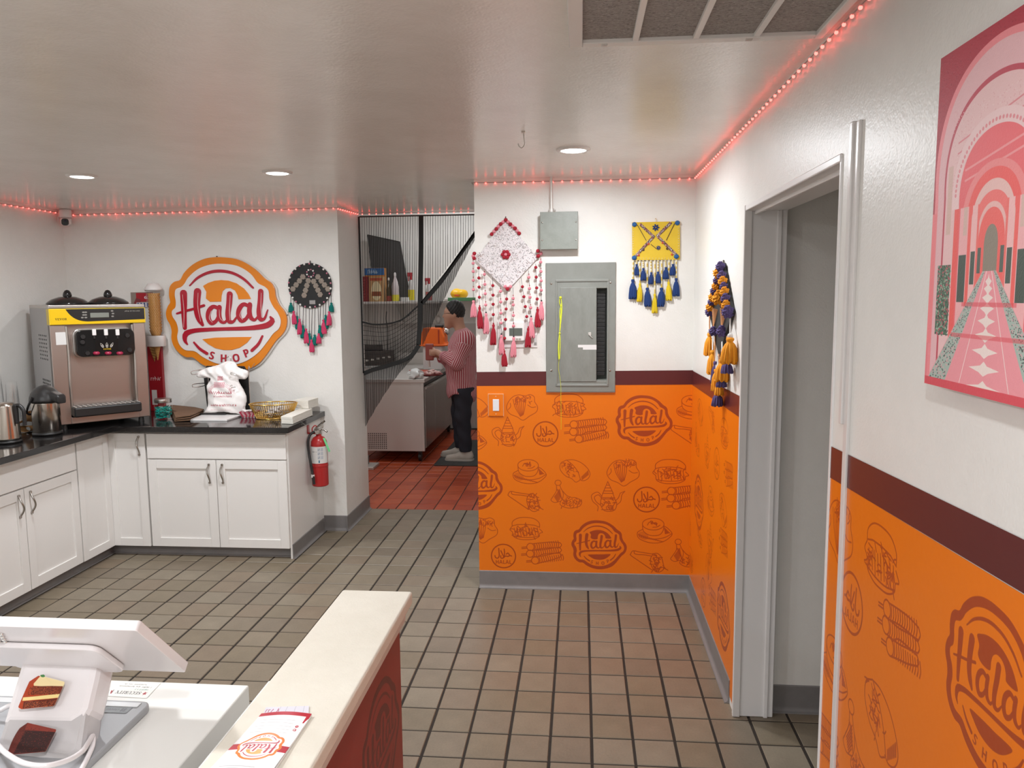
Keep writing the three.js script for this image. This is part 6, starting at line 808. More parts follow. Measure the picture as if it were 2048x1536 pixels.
{ // left shelf with boxes and bottles, wall plate behind
  const zs = -9.6, y = onZ(770, 603, zs).y, x0 = -3.3, x1 = onZ(880, 605, zs).x, t = thing('wall_shelf', 'long steel wall shelf holding cartons and bottles in the kitchen', 'shelf', [0, 0, 0]);
  mesh('board', rbx(x0, x1, y - 0.03, y, ZB, zs, 0.004), M.steelDull, t); for (const x of [-3.0, -2.35]) mesh('bracket', extrude(shapeOf([[0, 0], [0.42, 0], [0, -0.25]]), 0.02).rotateY(-Math.PI / 2).translate(x, y - 0.03, ZB), M.steelDull, t);
  const at = (px, py, z) => onZ(px, py, z), zi = zs - 0.12, boxMap = (bg, fn) => mat(0xffffff, 0.55, { map: canvasTex(128, 160, (c, w, h) => { c.fillStyle = bg; c.fillRect(0, 0, w, h); fn(c, w, h); }) });
  const carton = (name, label, pa, pb, top, m, side, dz = 0) => { const z = zi + dz, a = at(pa, 590, z).x, b = at(pb, 590, z).x, h = at((pa + pb) / 2, top, z).y - y, t2 = thing(name, label, 'carton', [(a + b) / 2, y, z]); mesh('box', rbx(-(b - a) / 2, (b - a) / 2, 0, h, -0.1, 0, 0.003), side, t2); mesh('print', new THREE.PlaneGeometry(b - a - 0.004, h - 0.004).translate(0, h / 2, 0.0008), m, t2); };
  carton('food_carton', 'dark red carton at the end of the kitchen shelf', 708, 738, 553, boxMap('#7c1a1c', (c, w, h) => { c.fillStyle = '#a04040'; for (let i = 0; i < 7; i++) c.fillRect(16, 20 + i * 18, 60 + 30 * rnd(), 5); }), mat([0.2, 0.015, 0.015], 0.6), 0.05);
  carton('food_carton', 'cream and brown carton in front on the kitchen shelf', 738, 768, 553, boxMap('#b98f5e', (c, w, h) => { c.fillStyle = '#e0cfa4'; c.beginPath(); c.ellipse(64, 92, 44, 62, 0, 0, 7); c.fill(); c.fillStyle = '#8d4a24'; c.fillRect(24, 96, 80, 30); c.fillStyle = '#b04a2a'; c.fillRect(10, 8, 108, 18); }), mat([0.45, 0.28, 0.14], 0.6), 0.05);
  carton('food_carton', 'tall orange carton with a blue top band on the kitchen shelf', 730, 770, 536, boxMap('#c47a2c', (c, w, h) => { c.fillStyle = '#2b5f96'; c.fillRect(0, 0, w, 34); marks(c, 22, 27, 86, 20, '#b9c9d6'); c.fillStyle = '#e2b04a'; c.fillRect(0, 44, w, 50); c.fillStyle = '#a8402a'; c.fillRect(16, 60, 96, 20); }), mat([0.5, 0.22, 0.06], 0.6), -0.075);
  const bottle = (px, top, r, m, capm, label, liquid) => { const z = zi + 0.02, p = at(px, 590, z), h = at(px, top, z).y - y, t2 = thing('bottle', label, 'bottle', [p.x, y, z]); mesh('body', lathe([[0, 0.001], [r, 0.002], [r, h * 0.5], [r * 0.85, h * 0.62], [r * 0.35, h * 0.82], [r * 0.3, h * 0.9]], 24), m, t2); mesh('cap', lathe([[r * 0.36, h * 0.88], [r * 0.36, h * 0.97], [r * 0.15, h], [0, h]], 16), capm, t2); if (liquid) mesh('label', new THREE.CylinderGeometry(r + 0.001, r + 0.001, h * 0.22, 24, 1, true).translate(0, h * 0.12, 0), liquid, t2); return t2; };
  bottle(778, 555, 0.033, mat([0.07, 0.05, 0.02], 0.15), mat([0.6, 0.55, 0.5], 0.3), 'dark sauce bottle on the kitchen shelf', mat([0.3, 0.05, 0.03], 0.4)); bottle(791, 545, 0.045, mat([0.68, 0.6, 0.6], 0.35), M.plasticWhite, 'white squeeze bottle with a yellow base label on the kitchen shelf', mat([0.75, 0.65, 0.05], 0.4));
  for (const [px, top, label, lm] of [[823, 545, 'trigger spray bottle with yellow liquid on the kitchen shelf', mat([0.72, 0.6, 0.03], 0.25)], [858, 556, 'clear trigger spray bottle behind the black net band', mat([0.5, 0.12, 0.12], 0.4)]]) { const z = zi + 0.02, p = at(px, 590, z), h = at(px, top, z).y - y, t2 = thing('spray_bottle', label, 'spray bottle', [p.x, y, z]); mesh('body', lathe([[0, 0.001], [0.04, 0.002], [0.041, h * 0.42], [0.02, h * 0.68], [0.014, h * 0.76], [0, h * 0.76]], 24), mat([0.6, 0.58, 0.55], 0.2), t2); mesh('liquid_label', new THREE.CylinderGeometry(0.042, 0.0415, h * 0.36, 24, 1, true).translate(0, h * 0.22, 0), lm, t2); mesh('trigger_head', merge([rbx(-0.05, 0.02, h * 0.86, h, -0.012, 0.012, 0.006), cyl(0.016, 0.018, h * 0.12, 14).translate(0, h * 0.81, 0), rbx(-0.04, -0.028, h * 0.7, h * 0.88, -0.008, 0.008, 0.003)]), mat([0.42, 0.03, 0.04], 0.35), t2); }
  for (const [px, c, lb] of [[806, [0.66, 0.65, 0.63], 'first'], [813, [0.7, 0.68, 0.65], 'second']]) { const z = zi + 0.05, p = at(px, 598, z), t2 = thing('paper_roll', 'small white paper roll beside the squeeze bottle on the shelf', 'paper roll', [p.x, y, z], 0, 'small white rolls'); mesh('roll', lathe([[0.012, 0], [0.035, 0], [0.036, 0.004], [0.036, 0.046], [0.035, 0.05], [0.012, 0.05]], 22), mat(c, 0.7), t2); mesh('core', new THREE.CylinderGeometry(0.012, 0.012, 0.05, 14, 1, true).translate(0, 0.025, 0), mat([0.25, 0.18, 0.12], 0.8), t2); }
  const q = [[736, 470], [800, 484], [822, 600], [752, 600]].map(([a, b]) => at(a, b, ZB + 0.1)); const pn = thing('tray_panel', 'large dark grey sheet pan leaning on the kitchen wall behind the shelf', 'sheet pan'); mesh('sheet', extrude(shapeOf(q.map((p) => [p.x, Math.max(y + 0.005, p.y)])), 0.03, 0.003).translate(0, 0, ZB + 0.09), mat([0.06, 0.057, 0.055], 0.45), pn); mesh('rolled_edge', merge(q.map((p, i) => rod(V(p.x, Math.max(y + 0.006, p.y), ZB + 0.123), V(q[(i + 1) % 4].x, Math.max(y + 0.006, q[(i + 1) % 4].y), ZB + 0.123), 0.006, 8))), mat([0.05, 0.048, 0.046], 0.4), pn);
  // steel wall cladding below the shelf and the device on the back table
  const cl = structGroup('trim_2'); for (let k = 0; k < 4; k++) mesh('panel', rbx(-3.2 + k * 0.52, -2.69 + k * 0.52, 0.9, y - 0.3, ZB, ZB + 0.012, 0.002), mat([0.5, 0.47, 0.44], 0.45, { metalness: 0.4 }), cl);
  const ra = at(722, 700, -9.7), rb = at(786, 725, -9.7), rt = thing('radio', 'dark table radio with a row of light buttons on the kitchen counter', 'radio', [(ra.x + rb.x) / 2, 0.9, -9.75], 0.25), rw = rb.x - ra.x, rh = at(760, 690, -9.7).y - 0.9; mesh('case', rbx(-rw / 2, rw / 2, 0, rh * 0.72, -0.1, 0.1, 0.01), mat([0.045, 0.033, 0.026], 0.4), rt); mesh('deck', rbx(-rw / 2 + 0.02, rw * 0.15, rh * 0.72, rh, -0.08, 0.05, 0.01), mat([0.04, 0.03, 0.026], 0.45), rt); for (let k = 0; k < 5; k++) mesh('button', rbx(-rw * 0.38 + k * rw * 0.17, -rw * 0.38 + k * rw * 0.17 + 0.035, rh * 0.22 + 0.01 * k, rh * 0.22 + 0.022 + 0.01 * k, 0.098, 0.106, 0.003), mat([0.5, 0.46, 0.4], 0.4), rt);
  mesh('cable', tube([V(rw * 0.3, rh * 0.7, 0), V(rw * 0.32, rh + 0.2, -0.1), V(rw * 0.28, rh + 0.32, -0.2), V(rw * 0.3, rh + 0.42, -0.25)], 0.006, 24, 6), M.black, rt);
  const bc = thing('back_counter', 'steel work counter along the kitchen back wall under the shelf', 'counter'); mesh('worktop', rbx(-3.85, -2.47, 0.86, 0.9, ZB + 0.015, -9.35, 0.004), M.steelDull, bc); mesh('body', bx(-3.85, -2.5, 0.1, 0.86, ZB + 0.015, -9.42), M.steelDull, bc); mesh('plinth', bx(-3.85, -2.55, 0, 0.1, ZB + 0.015, -9.46), M.black, bc);
}
{ // right shelf with the yellow bag
  const z = -9.7, y = onZ(925, 597, z).y, t = thing('wall_shelf', 'short shelf with a green front edge above the cook', 'shelf', [0, 0, 0]), a = onZ(888, 597, z).x, b = XO - 0.01; mesh('board', rbx(a, b, y - 0.03, y, ZB, z, 0.004), M.steelDull, t); mesh('edge_strip', rbx(a + 0.05, b, y - 0.032, y + 0.012, z, z + 0.012, 0.003), mat([0.08, 0.24, 0.1], 0.4), t);
  mesh('wall_bracket', extrude(shapeOf([[0, 0], [0.42, 0], [0, -0.25]]), 0.02).rotateY(-Math.PI / 2).translate(-1.2, y - 0.03, ZB), M.steelDull, t);
  const p = onZ(917, 585, z - 0.1), w = 0.1, t2 = thing('bread_bag', 'bright yellow bag lying on the shelf above the cook', 'bag', [p.x, y, z - 0.1]), ym = mat([0.9, 0.5, 0.01], 0.35); mesh('bag', fieldGeo((x, yy, q) => Math.hypot(x / 0.125, (yy - 0.058) / 0.07, q / 0.09) * 0.07 - 0.065 + 0.006 * Math.sin(x * 50 + q * 30), [-0.16, 0, -0.12], [0.16, 0.15, 0.12], 0.009).rotateZ(0.0), ym, t2); mesh('print_patch', rbx(-0.04, 0.03, 0.03, 0.05, 0.075, 0.082, 0.003), mat([0.7, 0.1, 0.02], 0.4), t2);
  const u = thing('utensil', 'dark ladle hanging below the shelf beside the cook', 'utensil', [onZ(876, 620, ZB + 0.05).x, 0, ZB + 0.05]), uy = onZ(876, 600, ZB + 0.05).y, ub = onZ(876, 648, ZB + 0.05).y; mesh('handle', rod(V(0, uy, 0), V(0, ub + 0.1, 0), 0.007, 8), M.steelDull, u); mesh('bowl', sph(0.045, 14, 10).scale(0.8, 1.2, 0.5).translate(0, ub + 0.06, 0), M.steelDull, u);
}
{ // mats and the pedal seen beside the jamb
  const q = [onY(870, 931, 0.005), onY(957, 931, 0.005)], z0 = q[0].z; tag(mesh('floor_mat', rbx(-1.54, -0.66, 0.0, 0.012, -9.3, z0, 0.005), mat(0xffffff, 0.9, { map: mottled([58, 58, 56], [76, 75, 72]) })), 'dark grey anti-fatigue rubber mat under the cook', 'floor mat');
  const p = onY(740, 935, 0), t = thing('floor_scale', 'small grey floor bracket by the opening under the prep fridge', 'bracket', [p.x, 0, p.z]); mesh('foot', rbx(-0.1, 0.07, 0, 0.03, -0.12, 0.12, 0.006), M.steelDull, t); mesh('post', rbx(-0.06, -0.02, 0.03, 0.12, -0.05, 0.0, 0.006), M.panelB, t);
}
{ // range area dark behind the cook's legs
  const t = thing('stock_rack', 'dark steel wire rack standing behind the cook', 'rack', [-1.0, 0, -9.75]); for (const x of [-0.25, 0.3]) for (const z of [-0.25, 0.25]) mesh('post', cyl(0.014, 0.014, 1.1, 10).translate(x, 0.55, z), M.steelDull, t); for (const y of [0.25, 0.65, 1.05]) { const w = []; for (let k = 0; k <= 10; k++) w.push(rod(V(-0.25 + k * 0.055, y, -0.25), V(-0.25 + k * 0.055, y, 0.25), 0.003, 5)); w.push(rod(V(-0.25, y, 0.25), V(0.3, y, 0.25), 0.006, 6), rod(V(-0.25, y, -0.25), V(0.3, y, -0.25), 0.006, 6)); mesh('wire_shelf', merge(w), M.steelDull, t); }
  for (const [y, r, h] of [[0.25, 0.15, 0.22], [0.65, 0.13, 0.2]]) tag(mesh(numbered('stock_pot'), lathe([[0, 0.003], [r, 0.003], [r, h], [r + 0.012, h + 0.004], [r - 0.006, h], [r - 0.006, 0.01], [0, 0.01]], 28), M.steelDull, scene, [-0.98, y, -9.75]), y < 0.4 ? 'wide steel stock pot on the bottom rack shelf behind the cook' : 'smaller steel stock pot on the middle rack shelf behind the cook', 'pot');
}
{ // black net curtain, parted and hooked to the jamb
  const zc = ZK + 0.05, t = thing('net_curtain', 'black mesh screen curtain pulled aside in the kitchen opening', 'screen curtain', [0, 0, 0]), P = (x, y, dz = 0) => { const p = onZ(x, y, zc + dz); p.x = Math.max(XJ + 0.006, Math.min(XO - 0.008, p.x)); p.y = Math.min(CE - 0.03, p.y); return p; };
  const net = mat([0.02, 0.02, 0.02], 0.9, { transparent: true, opacity: 0.2, side: THREE.DoubleSide }), nm = mat([0.016, 0.016, 0.016], 0.85), seg = 26;
  // a sheet between a top edge and a lower edge given in pixels, with shallow vertical folds
  const dense = mat([0.02, 0.02, 0.02], 0.9, { transparent: true, opacity: 0.62, side: THREE.DoubleSide });
  const sheet = (name, top, bot, z, strands, k = 0) => {
    const ct = new THREE.CatmullRomCurve3(top.map(([x, y]) => P(x, y)), false, 'centripetal'), cb = new THREE.CatmullRomCurve3(bot.map(([x, y]) => P(x, y)), false, 'centripetal'), pt = (u, v) => { const a = ct.getPoint(u), b = cb.getPoint(u), p = a.lerp(b, v); p.z += z + 0.012 * Math.sin(u * 40 + k) * Math.min(1, v * 3); return p; };
    const g = new THREE.BufferGeometry(), pos = [], uv = [], ix = [], NU = 70, NV = 14; for (let j = 0; j <= NV; j++) for (let i = 0; i <= NU; i++) { pos.push(...pt(i / NU, j / NV).toArray()); uv.push(i / NU, j / NV); } for (let j = 0; j < NV; j++) for (let i = 0; i < NU; i++) { const a = j * (NU + 1) + i; ix.push(a, a + NU + 1, a + 1, a + 1, a + NU + 1, a + NU + 2); } g.setAttribute('position', new THREE.Float32BufferAttribute(pos, 3)); g.setAttribute('uv', new THREE.Float32BufferAttribute(uv, 2)); g.setIndex(ix); g.computeVertexNormals(); const o = mesh(name, g, k > 2 ? dense : net, t);
    const l = []; for (let s = 0; s <= strands; s++) { const q = []; for (let j = 0; j <= 8; j++) q.push(pt(s / strands, j / 8)); for (let j = 0; j < 8; j++) l.push(rod(q[j], q[j + 1], 0.0017, 4)); } mesh('threads', merge(l), nm, o).userData.kind = 'stuff'; return o;
  };
  sheet('net_panel', [[713, 430], [840, 431]], [[722, 640], [752, 648], [800, 640], [836, 612]], 0, 25); sheet('net_panel', [[846, 431], [952, 430]], [[846, 600], [952, 458]], 0.006, 21, 1);
  sheet('lower_net_panel', [[722, 640], [752, 648], [800, 640], [836, 612]], [[724, 742], [760, 738], [800, 722], [834, 700]], 0.012, 25, 2);
  const cross = []; for (let k = 1; k < 11; k++) { const a = P(723, 642 + k * 9.4, 0.012), m = P(775, 646 + k * 8.6, 0.012), b = P(835, 612 + k * 8.2, 0.012); cross.push(tube([a, m, b], 0.0015, 14, 4)); } mesh('cross_threads', merge(cross), nm, t).userData.kind = 'stuff';
  sheet('side_net_panel', [[846, 603], [900, 532], [952, 462]], [[846, 690], [890, 596], [952, 476]], 0.014, 22, 3);
  sheet('tail_net_panel', [[724, 744], [760, 740], [800, 724], [832, 706]], [[729, 852], [760, 804], [795, 752], [826, 716]], 0.016, 22, 4);
  const belt = (pts, w, name) => { const c = new THREE.CatmullRomCurve3(pts.map(([x, y]) => P(x, y, 0.022)), false, 'centripetal'), n = 40, pos = [], ix = []; for (let i = 0; i <= n; i++) { const p = c.getPoint(i / n), d = c.getTangent(i / n), q = V(-d.y, d.x, 0).multiplyScalar(w / 2); for (const [s, dz] of [[1, 0.003], [-1, 0.003], [-1, -0.003], [1, -0.003]]) pos.push(p.x + q.x * s, p.y + q.y * s, p.z + dz); } for (let i = 0; i < n; i++) for (let k = 0; k < 4; k++) { const a = i * 4 + k, b = i * 4 + ((k + 1) % 4); ix.push(a, b, a + 4, b, b + 4, a + 4); } const g = new THREE.BufferGeometry(); g.setAttribute('position', new THREE.Float32BufferAttribute(pos, 3)); g.setIndex(ix); g.computeVertexNormals(); mesh(name, g, M.blackMatte, t); };
  belt([[842, 431], [842, 500], [841, 560], [840, 640], [837, 690]], 0.038, 'centre_band'); belt([[838, 690], [820, 714], [780, 730], [745, 740], [722, 747]], 0.034, 'hem_band'); belt([[714, 430], [718, 540], [721, 640], [725, 746]], 0.012, 'side_band'); belt([[722, 644], [752, 649], [800, 641], [836, 612]], 0.012, 'tie_band'); belt([[844, 607], [880, 566], [915, 516], [952, 464]], 0.03, 'tie_band'); belt([[846, 600], [900, 534], [952, 462]], 0.008, 'tie_band'); mesh('top_rail', rbx(XJ + 0.004, XO - 0.004, CE - 0.034, CE - 0.024, zc - 0.006, zc + 0.006, 0.003), M.blackMatte, t);
}
// ---------------------------------------------------------------- the cook
{
  const zc = -8.2, J = (x, y, z) => onZ(x, y, z), t = thing('person', 'person in a red and white striped shirt and dark trousers working at the steel table', 'person');
  const head = J(908, 626, zc), chin = J(893, 652, zc), neck0 = J(924, 668, zc), neck1 = J(916, 642, zc), chest = J(925, 700, zc), belly = J(922, 740, zc), pelvis = J(925, 775, zc);
  const shL = J(933, 680, zc + 0.17), elL = J(912, 727, zc + 0.23), wrL = J(874, 704, zc + 0.11), shR = J(928, 680, zc - 0.17), elR = J(902, 728, zc - 0.22), wrR = J(872, 708, zc - 0.06);
  const hpL = J(928, 782, zc + 0.09), knL = J(926, 848, zc + 0.1), anL = J(932, 902, zc + 0.1), hpR = J(922, 782, zc - 0.09), knR = J(918, 840, zc - 0.1), anR = J(922, 885, zc - 0.12);
  anL.y = 0.1; anR.y = 0.1; anR.x = J(922, 890, zc - 0.12).x; knL.y = 0.5; knR.y = 0.5;
  const cap = (a, b, ra, rb) => { const dx = b.x - a.x, dy = b.y - a.y, dz = b.z - a.z, L = dx * dx + dy * dy + dz * dz; return (x, y, z) => { const u = Math.max(0, Math.min(1, ((x - a.x) * dx + (y - a.y) * dy + (z - a.z) * dz) / L)); return Math.hypot(x - a.x - u * dx, y - a.y - u * dy, z - a.z - u * dz) - (ra + (rb - ra) * u); }; };
  const ell = (c, rx, ry, rz) => (x, y, z) => { const a = (x - c.x) / rx, b = (y - c.y) / ry, d = (z - c.z) / rz, k = Math.hypot(a, b, d); return (k - 1) * Math.min(rx, ry, rz); };
  const smin = (a, b, k) => { const h = Math.max(0, k - Math.abs(a - b)) / k; return Math.min(a, b) - h * h * k * 0.25; };
  const uni = (l, k) => (x, y, z) => { let d = 9; for (const f of l) d = smin(d, f(x, y, z), k); return d; };
  const nose = J(884, 643, zc), fa = V(-1, -0.45, 0).normalize();
  const sk = mat([0.5, 0.27, 0.18], 0.5), hairM = mat([0.012, 0.009, 0.008], 0.6);
  const fingers = []; for (const [w, s] of [[wrL, 1], [wrR, -1]]) for (let k = 0; k < 4; k++) { const a = w.clone().add(V(-0.055, 0.012 - k * 0.016, -0.012 * s)), b = a.clone().add(V(-0.028, 0.004, -0.022 * s)), c = b.clone().add(V(0.012, 0.006, -0.026 * s)); fingers.push(cap(a, b, 0.0095, 0.009), cap(b, c, 0.009, 0.008)); }
  for (const [w, s] of [[wrL, 1], [wrR, -1]]) { const a = w.clone().add(V(-0.02, 0.02, -0.01 * s)), b = a.clone().add(V(-0.03, 0.025, -0.01 * s)); fingers.push(cap(a, b, 0.011, 0.0095)); }
  const hl = head.clone().add(V(0, 0.005, 0)), skull = ell(hl, 0.098, 0.112, 0.078), jaw = cap(hl.clone().add(V(-0.035, -0.045, 0)), chin.clone().add(V(0.02, 0.012, 0)), 0.066, 0.042), ns = cap(hl.clone().add(V(-0.085, -0.005, 0)), hl.clone().add(V(-0.118, -0.042, 0)), 0.008, 0.013);
  const ears = [1, -1].map((s) => ell(hl.clone().add(V(0.018, -0.022, 0.076 * s)), 0.02, 0.032, 0.012)), lips = cap(hl.clone().add(V(-0.098, -0.075, -0.02)), hl.clone().add(V(-0.098, -0.075, 0.02)), 0.009, 0.009), brow = cap(hl.clone().add(V(-0.086, 0.02, -0.04)), hl.clone().add(V(-0.086, 0.02, 0.04)), 0.014, 0.014);
  const neck = cap(neck0, neck1, 0.062, 0.055), torsoParts = [ell(chest, 0.125, 0.19, 0.19), ell(belly, 0.13, 0.17, 0.165), ell(pelvis, 0.13, 0.13, 0.165), cap(shL, shR, 0.075, 0.075)];
  const arms = [cap(shL, elL, 0.058, 0.046), cap(elL, wrL, 0.045, 0.03), cap(shR, elR, 0.058, 0.046), cap(elR, wrR, 0.045, 0.03)], palms = [wrL, wrR].map((w, i) => ell(w.clone().add(V(-0.035, -0.008, 0)), 0.045, 0.038, 0.018));
  const legs = [cap(hpL, knL, 0.09, 0.062), cap(knL, anL, 0.06, 0.042), cap(hpR, knR, 0.09, 0.062), cap(knR, anR, 0.06, 0.042)], feet = [anL, anR].map((a) => cap(a.clone().add(V(0.02, -0.05, 0)), a.clone().add(V(-0.16, -0.065, 0)), 0.042, 0.032));
  const bodyCore = uni([skull, jaw, neck, ...torsoParts, ...arms, ...legs, ...feet], 0.05), faceBits = uni([ns, ...ears, lips, brow], 0.008), hands = uni([...palms, ...fingers], 0.008);
  const lo = [pelvis.x - 0.55, 0.0, zc - 0.42], hi = [pelvis.x + 0.3, 1.82, zc + 0.45];
  const big = mesh('body', fieldGeo((x, y, z) => Math.min(smin(bodyCore(x, y, z), faceBits(x, y, z), 0.012), smin(hands(x, y, z), 9, 0.01)), lo, hi, 0.0105), sk, t);
  // hair cap
  mesh('hair', fieldGeo((x, y, z) => { const d = Math.hypot((x - hl.x - 0.012) / 0.108, (y - hl.y - 0.018) / 0.118, (z - hl.z) / 0.09) * 0.1 - 0.1, front = x - hl.x + 0.03 + (y - hl.y) * 0.75, low = -(y - hl.y + 0.065 - Math.max(0, -(x - hl.x) + 0.01) * 1.1), cut = Math.max(-(front), low); return Math.max(d + 0.004 * Math.sin(x * 180) * Math.sin(y * 150 + z * 90), cut); }, [hl.x - 0.16, hl.y - 0.14, hl.z - 0.13], [hl.x + 0.16, hl.y + 0.18, hl.z + 0.13], 0.006), hairM, t);
  mesh('eyebrow', merge([1, -1].map((s) => rod(V(hl.x - 0.096, hl.y + 0.022, hl.z + 0.018 * s), V(hl.x - 0.08, hl.y + 0.026, hl.z + 0.05 * s), 0.0045, 6))), hairM, t); mesh('eyes', merge([1, -1].map((s) => sph(0.009, 10, 8).translate(hl.x - 0.09, hl.y + 0.002, hl.z + 0.032 * s))), mat([0.05, 0.04, 0.04], 0.3), t);
  mesh('mask_strap', tube([V(hl.x - 0.1, hl.y - 0.01, hl.z + 0.04), V(hl.x - 0.05, hl.y - 0.005, hl.z + 0.078), V(hl.x + 0.01, hl.y - 0.012, hl.z + 0.086)], 0.002, 16, 5), M.black, t);
  // shirt: torso and sleeves pushed to the elbow, hem below the hips
  const stripe = canvasTex(64, 8, (c, w, h) => { c.fillStyle = '#a8434c'; c.fillRect(0, 0, w, h); c.fillStyle = '#e3c4c4'; c.fillRect(0, 0, 24, h); }), hemY = pelvis.y - 0.06;
  const fore = (e, w) => e.clone().lerp(w, 0.62), core = uni([ell(chest, 0.155, 0.225, 0.215), ell(belly, 0.165, 0.21, 0.195), ell(pelvis.clone().add(V(0, -0.02, 0)), 0.175, 0.19, 0.2), cap(shL, shR, 0.092, 0.092), cap(shL, elL, 0.078, 0.066), cap(elL, fore(elL, wrL), 0.066, 0.056), cap(shR, elR, 0.078, 0.066), cap(elR, fore(elR, wrR), 0.066, 0.056)], 0.05), nk = cap(neck0, neck1, 0.07, 0.066);
  const collar = J(922, 664, zc).y, sg = fieldGeo((x, y, z) => { const wr = 0.004 * Math.sin(y * 34 + x * 20) * Math.sin(z * 25); let d = core(x, y, z) + wr; d = smin(d, Math.max(nk(x, y, z), y - collar - 0.025 - (x - neck0.x) * 0.35), 0.03); return Math.max(d, hemY + 0.06 * Math.cos((x - pelvis.x) * 16 + 0.6) - 0.05 - y); }, lo, hi, 0.0105);
  { const p = sg.attributes.position, uv = sg.attributes.uv; const axes = [[shL, elL], [elL, wrL], [shR, elR], [elR, wrR]], v = V(0, 0, 0), cl = V(0, 0, 0), ln = axes.map(([a, b]) => new THREE.Line3(a, b)); for (let i = 0; i < p.count; i++) { v.fromBufferAttribute(p, i); let best = 0.088, k = -1; ln.forEach((l, j) => { l.closestPointToPoint(v, true, cl); const d = cl.distanceTo(v); if (d < best && Math.abs(v.z - zc) > 0.1) { best = d; k = j; } }); if (k < 0) uv.setXY(i, (Math.atan2(v.x - chest.x, v.z - zc) / 6.2832) * 58, v.y); else { const [a, b] = axes[k], d = b.clone().sub(a).normalize(), r = v.clone().sub(a), e1 = V(0, 0, 1).sub(d.clone().multiplyScalar(d.z)).normalize(), e2 = d.clone().cross(e1); uv.setXY(i, (Math.atan2(r.dot(e2), r.dot(e1)) / 6.2832) * 22, v.y); } } } mesh('shirt', sg, mat(0xffffff, 0.85, { map: stripe }), t);
  for (const [e, w] of [[elL, wrL], [elR, wrR]]) { const a = fore(e, w), d = w.clone().sub(e).normalize(); const g = new THREE.TorusGeometry(0.05, 0.013, 8, 22).applyQuaternion(new THREE.Quaternion().setFromUnitVectors(V(0, 0, 1), d)).translate(...a.toArray()); mesh('cuff', g, mat([0.5, 0.2, 0.22], 0.85), t); }
  const trousers = uni([ell(pelvis, 0.15, 0.14, 0.18), cap(hpL, knL, 0.108, 0.08), cap(knL, anL, 0.08, 0.066), cap(hpR, knR, 0.108, 0.08), cap(knR, anR, 0.08, 0.066)], 0.04); mesh('trousers', fieldGeo((x, y, z) => Math.max(trousers(x, y, z) + 0.004 * Math.sin(y * 40 + x * 30), y - pelvis.y - 0.02, 0.115 - y), lo, hi, 0.0105), mat([0.02, 0.022, 0.032], 0.85), t);
  const shoeM = mat([0.5, 0.45, 0.39], 0.7), soleM = mat([0.42, 0.38, 0.34], 0.7);
  for (const a of [anL, anR]) { const f = uni([cap(V(a.x + 0.035, 0.06, a.z), V(a.x - 0.05, 0.062, a.z), 0.046, 0.046), cap(V(a.x - 0.05, 0.055, a.z), V(a.x - 0.19, 0.04, a.z), 0.045, 0.034), cap(V(a.x + 0.02, 0.06, a.z), V(a.x + 0.01, 0.12, a.z), 0.046, 0.05)], 0.03); const s = mesh('shoe', fieldGeo((x, y, z) => Math.max(f(x, y, z), 0.022 - y, y - 0.125), [a.x - 0.26, 0, a.z - 0.09], [a.x + 0.12, 0.16, a.z + 0.09], 0.007), shoeM, t); mesh('sole', extrude(smoothShape([[a.x + 0.085, -a.z], [a.x + 0.06, -a.z + 0.042], [a.x - 0.08, -a.z + 0.05], [a.x - 0.2, -a.z + 0.038], [a.x - 0.23, -a.z], [a.x - 0.2, -a.z - 0.038], [a.x - 0.08, -a.z - 0.05], [a.x + 0.06, -a.z - 0.042]], 40), 0.014, 0.003).rotateX(-Math.PI / 2).translate(0, 0.0155, 0), soleM, s); for (let k = 0; k < 4; k++) mesh('lace', rod(V(a.x - 0.03 - k * 0.024, 0.108 - k * 0.011, a.z - 0.028), V(a.x - 0.03 - k * 0.024, 0.108 - k * 0.011, a.z + 0.028), 0.004, 6), M.blackMatte, s); }
  const hp = wrL.clone().lerp(wrR, 0.5).add(V(-0.075, 0, 0)); const meat = thing('meat_slice', 'dark red slab of meat held up in the hands of the person', 'meat', hp); mesh('slab', rbx(-0.045, 0.045, -0.08, 0.1, -0.014, 0.014, 0.012), mat([0.33, 0.07, 0.055], 0.35), meat); mesh('drip', rod(V(-0.01, -0.08, 0), V(-0.006, -0.15, 0), 0.012, 8, 0.012), mat([0.6, 0.5, 0.45], 0.4), meat);
}
